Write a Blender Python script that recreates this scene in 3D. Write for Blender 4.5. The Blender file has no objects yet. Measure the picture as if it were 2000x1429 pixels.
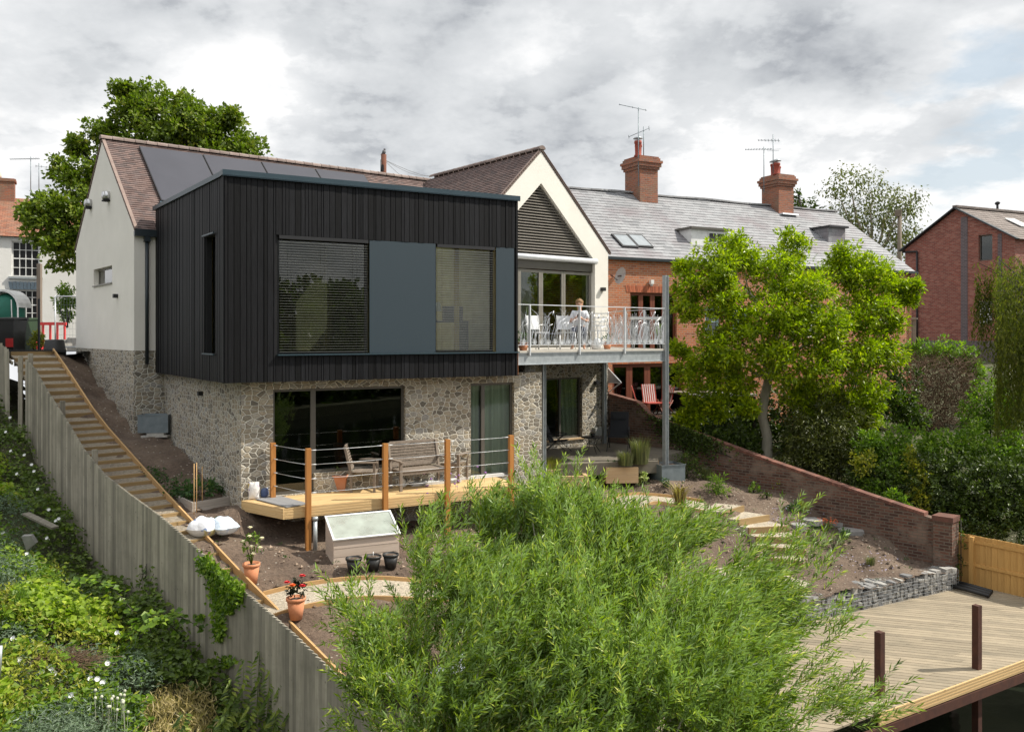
import bpy, math, random
import numpy as np
from mathutils import Vector, Matrix, noise
R = math.radians
random.seed(7)
rng = np.random.default_rng(7)
scene = bpy.context.scene
col = scene.collection
# ---------------------------------------------------------------- camera
F, HY = 1700.0, 654.0            # focal length and horizon row of the photograph, in its own pixels
cam = bpy.data.objects.new('camera', bpy.data.cameras.new('camera'))
col.objects.link(cam); scene.camera = cam
cam.location = (0, 0, 0); cam.rotation_euler = (R(90), 0, 0)
cam.data.sensor_width = 36; cam.data.lens = F / 2000 * 36; cam.data.shift_y = -(714.5 - HY) / 2000
cam.data.clip_end = 5000; cam.data.clip_start = 0.1
# ---------------------------------------------------------------- light
SUN = Vector((.672, .06, .738)).normalized()
sun = bpy.data.objects.new('sun', bpy.data.lights.new('sun', 'SUN'))
col.objects.link(sun); sun.data.energy = 5.0; sun.data.angle = R(.5); sun.data.color = (1, .94, .83)
sun.rotation_euler = SUN.to_track_quat('Z', 'Y').to_euler()
scene.view_settings.view_transform = 'Standard'; scene.view_settings.look = 'None'
scene.view_settings.exposure = 0.26; scene.view_settings.gamma = 1
w = bpy.data.worlds.new('World'); scene.world = w; w.use_nodes = True
nt = w.node_tree; nt.nodes.clear()
def nn(nt, t, **k):
    n = nt.nodes.new(t)
    for a, b in k.items():
        if a.startswith('i_'):
            n.inputs[a[2:].replace('_', ' ')].default_value = b
        else: setattr(n, a, b)
    return n
def lk(nt, a, b): nt.links.new(a, b)
def ramp(nt, fac, stops, interp='LINEAR'):
    r = nt.nodes.new('ShaderNodeValToRGB'); r.color_ramp.interpolation = interp
    e = r.color_ramp.elements
    while len(e) < len(stops): e.new(.5)
    for i, (p, c) in enumerate(stops):
        e[i].position = p; e[i].color = (c, c, c, 1) if isinstance(c, (int, float)) else (*c, 1)
    lk(nt, fac, r.inputs[0]); return r.outputs[0]
def mth(nt, op, a, b=None, clamp=False):
    n = nt.nodes.new('ShaderNodeMath'); n.operation = op; n.use_clamp = clamp
    for i, v in enumerate((a, b)):
        if v is None: continue
        if isinstance(v, (int, float)): n.inputs[i].default_value = v
        else: lk(nt, v, n.inputs[i])
    return n.outputs[0]
def mixc(nt, fac, a, b, mode='MIX'):
    n = nt.nodes.new('ShaderNodeMix'); n.data_type = 'RGBA'; n.blend_type = mode
    for s, v in ((0, fac), (6, a), (7, b)):
        if isinstance(v, (int, float)): n.inputs[s].default_value = v
        elif isinstance(v, tuple): n.inputs[s].default_value = (*v, 1)
        else: lk(nt, v, n.inputs[s])
    return n.outputs[2]
tc = nn(nt, 'ShaderNodeTexCoord')
sky = nn(nt, 'ShaderNodeTexSky', sky_type='NISHITA', sun_disc=False)
sky.sun_elevation = math.asin(SUN.z); sky.sun_rotation = math.atan2(SUN.x, SUN.y)
sky.air_density = 1.2; sky.dust_density = 2
def cloud_vec(k, off, sz=1.0):
    # project the view direction on a cloud layer so that clouds flatten towards the horizon
    sp = nn(nt, 'ShaderNodeSeparateXYZ'); lk(nt, tc.outputs['Generated'], sp.inputs[0])
    zz = mth(nt, 'ADD', mth(nt, 'MAXIMUM', sp.outputs[2], 0.0), k)
    cb = nn(nt, 'ShaderNodeCombineXYZ')
    lk(nt, mth(nt, 'DIVIDE', sp.outputs[0], zz), cb.inputs[0]); lk(nt, mth(nt, 'DIVIDE', sp.outputs[1], zz), cb.inputs[1])
    cb.inputs[2].default_value = off
    return cb.outputs[0]
cv = cloud_vec(.33, 3.1)
n1 = nn(nt, 'ShaderNodeTexNoise', i_Scale=2.3, i_Detail=12, i_Roughness=.57, i_Distortion=.1); lk(nt, cv, n1.inputs['Vector'])
n2 = nn(nt, 'ShaderNodeTexNoise', i_Scale=.9, i_Detail=4, i_Roughness=.5); lk(nt, cloud_vec(.33, 9.4), n2.inputs['Vector'])
n4 = nn(nt, 'ShaderNodeTexNoise', i_Scale=4.2, i_Detail=13, i_Roughness=.6); lk(nt, cloud_vec(.30, 31.7), n4.inputs['Vector'])
puff = ramp(nt, n4.outputs['Fac'], [(.44, 0.), (.50, .55), (.62, 1.)])
def blob(px, py, rad):
    d = Vector(((px - 1000) / F, 1, (HY - py) / F)).normalized()
    n = nn(nt, 'ShaderNodeVectorMath', operation='DISTANCE'); lk(nt, tc.outputs['Generated'], n.inputs[0]); n.inputs[1].default_value = d
    return mth(nt, 'EXPONENT', mth(nt, 'MULTIPLY', mth(nt, 'POWER', mth(nt, 'DIVIDE', n.outputs['Value'], rad), 2.0), -1.0))
dark = mth(nt, 'ADD', mth(nt, 'MULTIPLY', blob(830, 110, .10), .20), mth(nt, 'MULTIPLY', blob(1140, 150, .10), .12))
dark = mth(nt, 'ADD', dark, mth(nt, 'MULTIPLY', blob(1720, 130, .10), .10))
dark = mth(nt, 'ADD', dark, mth(nt, 'MULTIPLY', blob(1230, 320, .06), .13))
light = mth(nt, 'ADD', mth(nt, 'MULTIPLY', blob(1430, 235, .07), .20), mth(nt, 'MULTIPLY', blob(480, 170, .10), .14))
light = mth(nt, 'ADD', light, mth(nt, 'MULTIPLY', blob(1960, 330, .06), .22))
light = mth(nt, 'ADD', light, mth(nt, 'MULTIPLY', blob(200, 250, .07), .12))
tone = mth(nt, 'ADD', mth(nt, 'SUBTRACT', mth(nt, 'ADD', mth(nt, 'MULTIPLY', mth(nt, 'SUBTRACT', n1.outputs['Fac'], .5), 2.0), mth(nt, 'MULTIPLY', mth(nt, 'SUBTRACT', n2.outputs['Fac'], .33), 1.1)), dark), light)
ccol = ramp(nt, mth(nt, 'ADD', mth(nt, 'ADD', tone, mth(nt, 'MULTIPLY', puff, .28)), .42, True), [(0.0, (.24, .26, .29)), (.25, (.37, .39, .42)), (.5, (.56, .58, .60)), (.75, (.68, .695, .71)), (1.0, (.88, .88, .88))])
# blue gaps: mostly low on the right
gap = mth(nt, 'ADD', mth(nt, 'MULTIPLY', blob(1860, 300, .13), .26), mth(nt, 'MULTIPLY', blob(1960, 190, .05), .16))
n3 = nn(nt, 'ShaderNodeTexNoise', i_Scale=3.4, i_Detail=9, i_Roughness=.55); lk(nt, cloud_vec(.2, 17.3), n3.inputs['Vector'])
gapf = ramp(nt, mth(nt, 'ADD', n3.outputs['Fac'], gap), [(.72, 0.0), (.86, .75)])
bg1 = nn(nt, 'ShaderNodeBackground', i_Strength=1.0); lk(nt, ccol, bg1.inputs[0])
# brightness added to the cloud overhead, out of view, to lift the ambient light
sdn = nn(nt, 'ShaderNodeVectorMath', operation='DOT_PRODUCT'); lk(nt, tc.outputs['Generated'], sdn.inputs[0]); sdn.inputs[1].default_value = Vector((.1, -.25, .96)).normalized()
lk(nt, mth(nt, 'ADD', 1.0, mth(nt, 'MULTIPLY', ramp(nt, sdn.outputs['Value'], [(.25, 0.), (.85, 1.)]), .5)), bg1.inputs[1])
skb = mixc(nt, .60, sky.outputs[0], (7.2, 8.4, 9.3))
bg2 = nn(nt, 'ShaderNodeBackground', i_Strength=.085); lk(nt, skb, bg2.inputs[0])
mx = nn(nt, 'ShaderNodeMixShader'); lk(nt, gapf, mx.inputs[0]); lk(nt, bg1.outputs[0], mx.inputs[1]); lk(nt, bg2.outputs[0], mx.inputs[2])
lk(nt, mx.outputs[0], nn(nt, 'ShaderNodeOutputWorld').inputs[0])

# ---------------------------------------------------------------- geometry helpers
V = Vector
def at(px, py, D): return V(((px - 1000) / F * D, D, (HY - py) / F * D))
def onz(px, py, z): return at(px, py, z * F / (HY - py))
def colhit(px, P, d):            # where the column px crosses the plan line P + t d
    k = (px - 1000) / F
    t = (k * P[1] - P[0]) / (d[0] - k * d[1])
    return t
def lin(P, d, px):
    t = colhit(px, P, d); return V((P[0] + d[0] * t, P[1] + d[1] * t, 0))
def zat(py, D): return (HY - py) / F * D
Z = V((0, 0, 1))
class MB:
    def __init__(s): s.v = []; s.f = []; s.r = []; s.m = []; s.s = []
    def add(s, vs, fs, r=None, m=0, sm=False):
        if r is None: r = random.random()
        b = len(s.v); s.v.extend([tuple(p) for p in vs])
        for f in fs: s.f.append([b + i for i in f]); s.r.append(r); s.m.append(m); s.s.append(sm)
        return s
    def obox(s, o, a, b, c, r=None, m=0):       # corner o and three edge vectors
        o, a, b, c = V(o), V(a), V(b), V(c)
        if a.cross(b).dot(c) < 0: a, b = b, a
        vs = [o, o + a, o + a + b, o + b, o + c, o + a + c, o + a + b + c, o + b + c]
        return s.add(vs, [(0, 3, 2, 1), (4, 5, 6, 7), (0, 1, 5, 4), (1, 2, 6, 5), (2, 3, 7, 6), (3, 0, 4, 7)], r, m)
    def box(s, c, sz, rz=0, r=None, m=0):       # centre of the BASE, size, turn about z
        x = V((math.cos(rz), math.sin(rz), 0)); y = V((-x.y, x.x, 0))
        return s.obox(V(c) - x * sz[0] / 2 - y * sz[1] / 2, x * sz[0], y * sz[1], Z * sz[2], r, m)
    def bar(s, p, q, wd, th, up=Z, r=None, m=0):
        p, q = V(p), V(q); d = q - p; sd = d.cross(up)
        if sd.length < 1e-6: sd = d.cross(V((1, 0, 0)))
        sd.normalize(); u = sd.cross(d).normalized()
        return s.obox(p - sd * wd / 2 - u * th / 2, d, sd * wd, u * th, r, m)
    def poly(s, pts, ext, r=None, m=0):         # prism: polygon pushed along ext
        pts = [V(p) for p in pts]; ext = V(ext); n = len(pts)
        nrm = sum(((pts[i] - pts[0]).cross(pts[(i + 1) % n] - pts[0]) for i in range(n)), V())
        if nrm.dot(ext) > 0: pts.reverse()
        vs = pts + [p + ext for p in pts]
        fs = [tuple(range(n)), tuple(range(2 * n - 1, n - 1, -1))] + [(i, i + n, (i + 1) % n + n, (i + 1) % n) for i in range(n)]
        return s.add(vs, fs, r, m)
    def tube(s, pts, rad, n=6, r=None, m=0, cap=True):
        pts = [V(p) for p in pts]; k = len(pts)
        rad = list(rad) if hasattr(rad, '__len__') else [rad] * k
        vs = []; fs = []; prev = None
        for i, p in enumerate(pts):
            d = (pts[min(i + 1, k - 1)] - pts[max(i - 1, 0)])
            d = d.normalized() if d.length > 1e-9 else Z
            if prev is None: a = d.orthogonal().normalized()
            else:
                a = prev - d * prev.dot(d); a = a.normalized() if a.length > 1e-6 else d.orthogonal().normalized()
            prev = a; b = d.cross(a)
            for j in range(n):
                t = 2 * math.pi * j / n; vs.append(p + (a * math.cos(t) + b * math.sin(t)) * rad[i])
        for i in range(k - 1):
            for j in range(n):
                j2 = (j + 1) % n; fs.append((i * n + j, i * n + j2, (i + 1) * n + j2, (i + 1) * n + j))
        if cap: fs.append(tuple(range(n - 1, -1, -1))); fs.append(tuple(range((k - 1) * n, k * n)))
        return s.add(vs, fs, r, m, sm=n > 4)
    def lathe(s, c, prof, n=20, r=None, m=0, sx=1, sy=1):    # profile of (radius, z) from bottom to top
        c = V(c); vs = []; fs = []; k = len(prof)
        for (ra, z) in prof:
            for j in range(n):
                t = 2 * math.pi * j / n; vs.append(c + V((ra * math.cos(t) * sx, ra * math.sin(t) * sy, z)))
        for i in range(k - 1):
            for j in range(n):
                j2 = (j + 1) % n; fs.append((i * n + j, i * n + j2, (i + 1) * n + j2, (i + 1) * n + j))
        fs.append(tuple(range(n - 1, -1, -1))); fs.append(tuple(range((k - 1) * n, k * n)))
        return s.add(vs, fs, r, m, sm=True)
    def ball(s, c, rx, ry=None, rz=None, n=10, r=None, m=0):
        ry = ry or rx; rz = rz or rx; c = V(c); vs = []; fs = []; h = max(4, n // 2)
        for i in range(h + 1):
            p = math.pi * i / h
            for j in range(n):
                t = 2 * math.pi * j / n; vs.append(c + V((rx * math.sin(p) * math.cos(t), ry * math.sin(p) * math.sin(t), -rz * math.cos(p))))
        for i in range(h):
            for j in range(n):
                j2 = (j + 1) % n; fs.append((i * n + j, i * n + j2, (i + 1) * n + j2, (i + 1) * n + j))
        return s.add(vs, fs, r, m, sm=True)
    def build(s, name, mat, parent=None, world=True):
        v = np.array(s.v, dtype=np.float64).reshape(-1, 3)
        loop = np.fromiter((i for f in s.f for i in f), dtype=np.int32)
        tot = np.array([len(f) for f in s.f], dtype=np.int32)
        return mesh_obj(name, v, loop, tot, np.array(s.r, dtype=np.float32), mat, parent, np.array(s.m, dtype=np.int32), np.array(s.s, dtype=bool))
def rootof(o):
    while o.parent: o = o.parent
    return o
def mesh_obj(name, v, loop, tot, rnd, mat, parent=None, mi=None, sm=None):
    start = np.concatenate(([0], np.cumsum(tot)[:-1])).astype(np.int32)
    # uv in metres: along the face horizontally, and up its slope (computed in world space)
    vv = v[loop]
    a = v[loop[start]]; b = v[loop[start + 1]]; c = v[loop[start + 2]]
    nr = np.cross(b - a, c - a)
    if (tot > 3).any():
        q = tot > 3; d = v[loop[np.where(q, start + np.minimum(3, tot - 1), start)]]
        alt = np.cross(c - a, d - a); nr = nr + np.where(q[:, None], alt, 0)
    nr /= np.maximum(np.linalg.norm(nr, axis=1), 1e-12)[:, None]
    flat = np.abs(nr[:, 2]) > .97
    t = np.stack([-nr[:, 1], nr[:, 0], np.zeros(len(nr))], 1)
    t = np.where(flat[:, None], np.array([[1., 0, 0]]), t)
    t /= np.maximum(np.linalg.norm(t, axis=1), 1e-12)[:, None]
    bt = np.cross(nr, t)
    fi = np.repeat(np.arange(len(tot)), tot)
    uv = np.stack([(vv * t[fi]).sum(1), (vv * bt[fi]).sum(1)], 1)
    if parent is not None:
        L = np.array(rootof(parent).location); loc = (0, 0, 0)
    else:
        mn = v.min(0); mxx = v.max(0); L = np.array([(mn[0] + mxx[0]) / 2, (mn[1] + mxx[1]) / 2, mn[2]]); loc = tuple(L)
    me = bpy.data.meshes.new(name)
    me.vertices.add(len(v)); me.vertices.foreach_set('co', (v - L).astype(np.float32).ravel())
    me.loops.add(len(loop)); me.loops.foreach_set('vertex_index', loop.astype(np.int32))
    me.polygons.add(len(tot)); me.polygons.foreach_set('loop_start', start); me.polygons.foreach_set('loop_total', tot)
    if mi is not None: me.polygons.foreach_set('material_index', mi)
    me.polygons.foreach_set('use_smooth', sm if sm is not None else np.zeros(len(tot), dtype=bool))
    at_ = me.attributes.new('rnd', 'FLOAT', 'FACE'); at_.data.foreach_set('value', rnd.astype(np.float32))
    ul = me.uv_layers.new(name='UVMap'); ul.data.foreach_set('uv', uv.astype(np.float32).ravel())
    me.update(calc_edges=True)
    me.validate()
    for m_ in (mat if isinstance(mat, (list, tuple)) else [mat]): me.materials.append(m_)
    o = bpy.data.objects.new(name, me); col.objects.link(o); o.location = loc
    if parent is not None: o.parent = parent
    return o
def tag(o, label=None, cat=None, group=None, kind=None):
    if label: o['label'] = label
    if cat: o['category'] = cat
    if group: o['group'] = group
    if kind: o['kind'] = kind
    return o
def thing(name, loc, label, cat, group=None, rz=0):
    o = bpy.data.objects.new(name, None); col.objects.link(o); o.location = loc; o.rotation_euler.z = rz
    o.empty_display_size = .2
    return tag(o, label, cat, group)
KIDS = {}
def copy_tree(o, parent=None):
    c = o.copy(); col.objects.link(c); c.parent = parent
    for ch in [x for x in col.objects if x.parent == o]: copy_tree(ch, c)
    return c
def place(o, loc, rz=0, sc=None, label=None):
    o.location = loc; o.rotation_euler.z = rz
    if sc: o.scale = (sc, sc, sc)
    if label: o['label'] = label
    return o
def rot2(v, a): return V((v.x * math.cos(a) - v.y * math.sin(a), v.x * math.sin(a) + v.y * math.cos(a), v.z))

# ---------------------------------------------------------------- materials
def newmat(name):
    m = bpy.data.materials.new(name); m.use_nodes = True; t = m.node_tree; t.nodes.clear()
    b = t.nodes.new('ShaderNodeBsdfPrincipled'); o = t.nodes.new('ShaderNodeOutputMaterial'); t.links.new(b.outputs[0], o.inputs[0])
    return m, t, b, o
def setc(b, s, v):
    b.inputs[s].default_value = (*v, 1) if isinstance(v, tuple) else v
def bump(t, b, h, strength=.3, dist=.02):
    n = nn(t, 'ShaderNodeBump', i_Strength=strength, i_Distance=dist); lk(t, h, n.inputs['Height']); lk(t, n.outputs[0], b.inputs['Normal'])
def attr(t, name='rnd'):
    a = t.nodes.new('ShaderNodeAttribute'); a.attribute_name = name; return a.outputs['Fac']
def coords(t, kind='Object', sc=(1, 1, 1)):
    c = t.nodes.new('ShaderNodeTexCoord'); m = t.nodes.new('ShaderNodeMapping'); m.inputs['Scale'].default_value = sc
    lk(t, c.outputs[kind], m.inputs[0]); return m.outputs[0]
def mk(name, c1, c2=None, scale=4, rough=.7, metal=0, bs=0, bscale=None, var=0, sc=(1, 1, 1), kind='Object', spec=None, dirt=0, dirtc=(.08, .07, .05)):
    m, t, b, o = newmat(name)
    c2 = c2 or tuple(x * .75 for x in c1)
    n = nn(t, 'ShaderNodeTexNoise', i_Scale=scale, i_Detail=6, i_Roughness=.6); lk(t, coords(t, kind, sc), n.inputs['Vector'])
    f = ramp(t, n.outputs['Fac'], [(.3, 0.), (.7, 1.)])
    cc = mixc(t, f, c1, c2)
    if var:
        v = mth(t, 'ADD', mth(t, 'MULTIPLY', attr(t), 2 * var), 1 - var)
        cb = t.nodes.new('ShaderNodeCombineColor')
        for i in range(3): lk(t, v, cb.inputs[i])
        cc = mixc(t, 1.0, cc, cb.outputs[0], 'MULTIPLY')
    if dirt:
        n2 = nn(t, 'ShaderNodeTexNoise', i_Scale=.9, i_Detail=9, i_Roughness=.7); lk(t, coords(t, 'Object'), n2.inputs['Vector'])
        cc = mixc(t, mth(t, 'MULTIPLY', ramp(t, n2.outputs['Fac'], [(.45, 0.), (.7, 1.)]), dirt), cc, dirtc)
    lk(t, cc, b.inputs['Base Color'])
    b.inputs['Roughness'].default_value = rough; b.inputs['Metallic'].default_value = metal
    if spec is not None: b.inputs['Specular IOR Level'].default_value = spec
    if bs:
        n3 = nn(t, 'ShaderNodeTexNoise', i_Scale=bscale or scale * 4, i_Detail=5, i_Roughness=.6); lk(t, coords(t, kind, sc), n3.inputs['Vector'])
        bump(t, b, n3.outputs['Fac'], bs, .02)
    return m
def stone_mat(name='rubble_stone'):
    m, t, b, o = newmat(name)
    uv = coords(t, 'UV', (1, 1, 1))
    nz = nn(t, 'ShaderNodeTexNoise', i_Scale=3.0, i_Detail=3); lk(t, uv, nz.inputs['Vector'])
    wv = nn(t, 'ShaderNodeVectorMath', operation='MULTIPLY_ADD'); lk(t, nz.outputs['Color'], wv.inputs[0]); wv.inputs[1].default_value = (.12, .10, 0); lk(t, uv, wv.inputs[2])
    mp = nn(t, 'ShaderNodeMapping'); mp.inputs['Scale'].default_value = (1 / .15, 1 / .098, 1); lk(t, wv.outputs[0], mp.inputs[0])
    ve = nn(t, 'ShaderNodeTexVoronoi', feature='DISTANCE_TO_EDGE', voronoi_dimensions='2D', i_Scale=1.0, i_Randomness=.86); lk(t, mp.outputs[0], ve.inputs['Vector'])
    vc = nn(t, 'ShaderNodeTexVoronoi', feature='F1', voronoi_dimensions='2D', i_Scale=1.0, i_Randomness=.86); lk(t, mp.outputs[0], vc.inputs['Vector'])
    n2 = nn(t, 'ShaderNodeTexNoise', i_Scale=22, i_Detail=5, i_Roughness=.7); lk(t, uv, n2.inputs['Vector'])
    ed = mth(t, 'ADD', ve.outputs['Distance'], mth(t, 'MULTIPLY', mth(t, 'SUBTRACT', n2.outputs['Fac'], .5), .06))
    mort = ramp(t, ed, [(.035, 0.), (.085, 1.)])
    sp = nn(t, 'ShaderNodeSeparateColor'); lk(t, vc.outputs['Color'], sp.inputs[0])
    sc_ = ramp(t, sp.outputs[0], [(0., (.15, .135, .11)), (.25, (.25, .22, .17)), (.5, (.34, .285, .205)), (.75, (.42, .375, .295)), (1., (.29, .28, .26))])
    sc_ = mixc(t, .7, sc_, ramp(t, n2.outputs['Fac'], [(.25, .45), (.75, 1.35)]), 'MULTIPLY')
    n4 = nn(t, 'ShaderNodeTexNoise', i_Scale=1.1, i_Detail=3); lk(t, uv, n4.inputs['Vector'])
    mc = mixc(t, n4.outputs['Fac'], (.58, .55, .47), (.72, .69, .62))
    lk(t, mixc(t, mort, mc, sc_), b.inputs['Base Color']); b.inputs['Roughness'].default_value = .9
    h = mth(t, 'ADD', ramp(t, ed, [(.03, 0.), (.16, 1.)]), mth(t, 'MULTIPLY', n2.outputs['Fac'], .45))
    bump(t, b, h, .8, .03)
    return m
def brick_mat(name, cols, mortar=(.42, .38, .32), bw=.225, rh=.075, ms=.011, rough=.85, patch=None, noise_amt=.5, bs=.5, freq=2):
    m, t, b, o = newmat(name)
    uv = coords(t, 'UV')
    br = nn(t, 'ShaderNodeTexBrick', offset=.5, i_Scale=1.0, i_Mortar_Size=ms, i_Mortar_Smooth=.2, i_Bias=0.0)
    br.inputs['Brick Width'].default_value = bw; br.inputs['Row Height'].default_value = rh
    setc(br, 'Color1', (0., 0., 0.)); setc(br, 'Color2', (1., 1., 1.)); setc(br, 'Mortar', (.5, .5, .5)); lk(t, uv, br.inputs['Vector'])
    n = nn(t, 'ShaderNodeTexNoise', i_Scale=18, i_Detail=5, i_Roughness=.7); lk(t, uv, n.inputs['Vector'])
    k = len(cols); c = ramp(t, br.outputs['Color'], [(i / (k - 1), cc) for i, cc in enumerate(cols)])
    c = mixc(t, noise_amt, c, ramp(t, n.outputs['Fac'], [(.25, .5), (.75, 1.4)]), 'MULTIPLY')
    if patch:
        n2 = nn(t, 'ShaderNodeTexNoise', i_Scale=patch[1], i_Detail=5, i_Roughness=.65); lk(t, uv, n2.inputs['Vector'])
        c = mixc(t, ramp(t, n2.outputs['Fac'], [(.5, 0.), (.62, patch[2])]), c, patch[0])
    lk(t, mixc(t, br.outputs['Fac'], c, mortar), b.inputs['Base Color']); b.inputs['Roughness'].default_value = rough
    h = mth(t, 'ADD', mth(t, 'SUBTRACT', 1.0, br.outputs['Fac']), mth(t, 'MULTIPLY', n.outputs['Fac'], .4))
    bump(t, b, h, bs, .015)
    return m
def wood_mat(name, c1, c2, rough=.75, var=.2, bs=.2, grain=(2, 2, 26), dirt=0, knots=False):
    # rnd shifts each board's shade
    m, t, b, o = newmat(name)
    n = nn(t, 'ShaderNodeTexNoise', i_Scale=1.0, i_Detail=6, i_Roughness=.65); 
    mp = coords(t, 'UV', grain)
    ad = nn(t, 'ShaderNodeVectorMath', operation='ADD'); lk(t, mp, ad.inputs[0])
    cb = nn(t, 'ShaderNodeCombineXYZ'); r = mth(t, 'MULTIPLY', attr(t), 50.0); lk(t, r, cb.inputs[0]); lk(t, r, cb.inputs[1]); lk(t, cb.outputs[0], ad.inputs[1])
    lk(t, ad.outputs[0], n.inputs['Vector'])
    c = mixc(t, ramp(t, n.outputs['Fac'], [(.3, 0.), (.7, 1.)]), c1, c2)
    if name == 'charred_larch': b.inputs['Specular IOR Level'].default_value = .2
    v = mth(t, 'ADD', mth(t, 'MULTIPLY', attr(t), 2 * var), 1 - var); cc = nn(t, 'ShaderNodeCombineColor')
    for i in range(3): lk(t, v, cc.inputs[i])
    c = mixc(t, 1.0, c, cc.outputs[0], 'MULTIPLY')
    if dirt:
        n2 = nn(t, 'ShaderNodeTexNoise', i_Scale=1.6, i_Detail=8, i_Roughness=.7); lk(t, coords(t, 'UV'), n2.inputs['Vector'])
        c = mixc(t, mth(t, 'MULTIPLY', ramp(t, n2.outputs['Fac'], [(.45, 0.), (.7, 1.)]), dirt), c, (.07, .07, .05))
    if knots:
        vk = nn(t, 'ShaderNodeTexVoronoi', feature='F1', i_Scale=1.0); lk(t, coords(t, 'UV', knots), vk.inputs['Vector'])
        c = mixc(t, ramp(t, vk.outputs['Distance'], [(.05, .7), (.10, 0.)]), c, tuple(x * .35 for x in c1))
    lk(t, c, b.inputs['Base Color']); b.inputs['Roughness'].default_value = rough
    bump(t, b, n.outputs['Fac'], bs, .01)
    return m
def leaf_mat(name, stops, trans=.35, rough=.45, back=None, spec=.4):
    m, t, b, o = newmat(name)
    c = ramp(t, attr(t), stops)
    if back:
        g = nn(t, 'ShaderNodeNewGeometry'); c = mixc(t, g.outputs['Backfacing'], c, back)
    lk(t, c, b.inputs['Base Color']); b.inputs['Roughness'].default_value = rough; b.inputs['Specular IOR Level'].default_value = spec
    tr = nn(t, 'ShaderNodeBsdfTranslucent'); lk(t, mixc(t, 1.0, c, (1.25, 1.5, .55), 'MULTIPLY'), tr.inputs[0])
    mx = nn(t, 'ShaderNodeMixShader'); mx.inputs[0].default_value = trans
    lk(t, b.outputs[0], mx.inputs[1]); lk(t, tr.outputs[0], mx.inputs[2]); lk(t, mx.outputs[0], o.inputs[0])
    return m
def glass_mat(name, tint=(.75, .8, .78), refl=1.0, rough=.0, ior=1.5):
    m, t, b, o = newmat(name); t.nodes.remove(b)
    tr = nn(t, 'ShaderNodeBsdfTransparent'); setc(tr, 'Color', tint)
    gl = nn(t, 'ShaderNodeBsdfGlossy', i_Roughness=rough); setc(gl, 'Color', (refl, refl, refl))
    fr = nn(t, 'ShaderNodeFresnel', i_IOR=ior)
    mx = nn(t, 'ShaderNodeMixShader'); lk(t, mth(t, 'MULTIPLY', fr.outputs[0], 1.6, True), mx.inputs[0]); lk(t, tr.outputs[0], mx.inputs[1]); lk(t, gl.outputs[0], mx.inputs[2])
    lk(t, mx.outputs[0], o.inputs[0]); return m
M = {}
M['black_wood'] = wood_mat('charred_larch', (.0035, .0035, .0045), (.0105, .011, .013), rough=.6, var=.6, bs=.5, grain=(30, 2.2, 1), knots=(9, 3.4, 1))
M['black'] = mk('black_backing', (.006, .006, .007), rough=.8)
M['coping'] = mk('blue_grey_metal', (.028, .052, .068), (.036, .064, .08), scale=2, rough=.4, metal=.3)
M['blue_panel'] = mk('blue_grey_panel', (.018, .034, .046), (.023, .041, .054), scale=60, rough=.55, bs=.15, bscale=120)
M['render'] = mk('white_render', (.80, .765, .70), (.73, .70, .635), scale=1.2, rough=.9, bs=.25, bscale=55)
M['plaster'] = mk('interior_plaster', (.78, .68, .42), rough=.9)
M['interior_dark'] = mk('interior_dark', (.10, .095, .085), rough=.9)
M['stone'] = stone_mat()
M['tile'] = brick_mat('plum_tiles', [(.10, .065, .058), (.15, .098, .085), (.19, .13, .115), (.13, .095, .088), (.09, .068, .064)], mortar=(.09, .06, .05), bw=.165, rh=.1, ms=.004, noise_amt=.4, bs=.3)
M['ridge'] = mk('ridge_tile', (.16, .11, .095), (.25, .20, .175), scale=3, rough=.8, var=.25, bs=.2)
M['slate'] = brick_mat('grey_slate', [(.20, .205, .215), (.26, .265, .275), (.31, .315, .325), (.24, .235, .245)], mortar=(.09, .09, .095), bw=.36, rh=.22, ms=.006, rough=.55, patch=((.20, .175, .185), .33, .85), noise_amt=.35, bs=.35)
M['brick'] = brick_mat('orange_brick', [(.38, .11, .04), (.52, .16, .06), (.44, .17, .08), (.30, .09, .045)], mortar=(.36, .26, .19), patch=((.38, .15, .07), .5, .4))
M['brick_dark'] = brick_mat('old_garden_brick', [(.06, .030, .022), (.12, .054, .036), (.17, .08, .052), (.09, .055, .042)], mortar=(.16, .13, .10), patch=((.26, .18, .135), 1.3, .75), noise_amt=.7, bs=.8)
M['brick_red'] = brick_mat('red_brick', [(.22, .055, .038), (.29, .075, .05), (.36, .15, .11), (.25, .065, .045), (.20, .055, .04)], mortar=(.24, .17, .14), patch=((.20, .06, .045), .6, .5))
M['brick_blue'] = brick_mat('blue_brick', [(.09, .075, .085), (.13, .11, .12), (.11, .09, .10)], mortar=(.2, .17, .17))
M['whitewash'] = mk('whitewashed_wall', (.80, .79, .76), (.74, .73, .69), scale=2, rough=.9, bs=.4, bscale=22)
M['oldtile'] = brick_mat('old_clay_tile', [(.30, .12, .07), (.40, .17, .10), (.34, .19, .13), (.25, .12, .08)], mortar=(.12, .06, .04), bw=.18, rh=.12, ms=.006, patch=((.26, .20, .14), .8, .6))
M['white_paint'] = mk('white_paint', (.80, .80, .78), rough=.5)
M['glass'] = glass_mat('window_glass', (.80, .84, .80), .9, ior=1.42)
M['glass_dark'] = glass_mat('dark_window_glass', (.40, .44, .42), .9)
M['frame_grey'] = mk('bronze_grey_frame', (.095, .088, .075), (.11, .10, .085), rough=.45, metal=.2)
M['frame_light'] = mk('greige_frame', (.23, .215, .185), rough=.45, metal=.1)
M['frame_black'] = mk('black_frame', (.012, .012, .014), rough=.5)
M['galv'] = mk('galvanised_steel', (.34, .37, .385), (.47, .50, .51), scale=9, rough=.45, metal=.55, bs=.05)
M['galv_bright'] = mk('galvanised_rail', (.58, .60, .62), (.68, .70, .72), scale=9, rough=.45, metal=.3)
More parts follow.
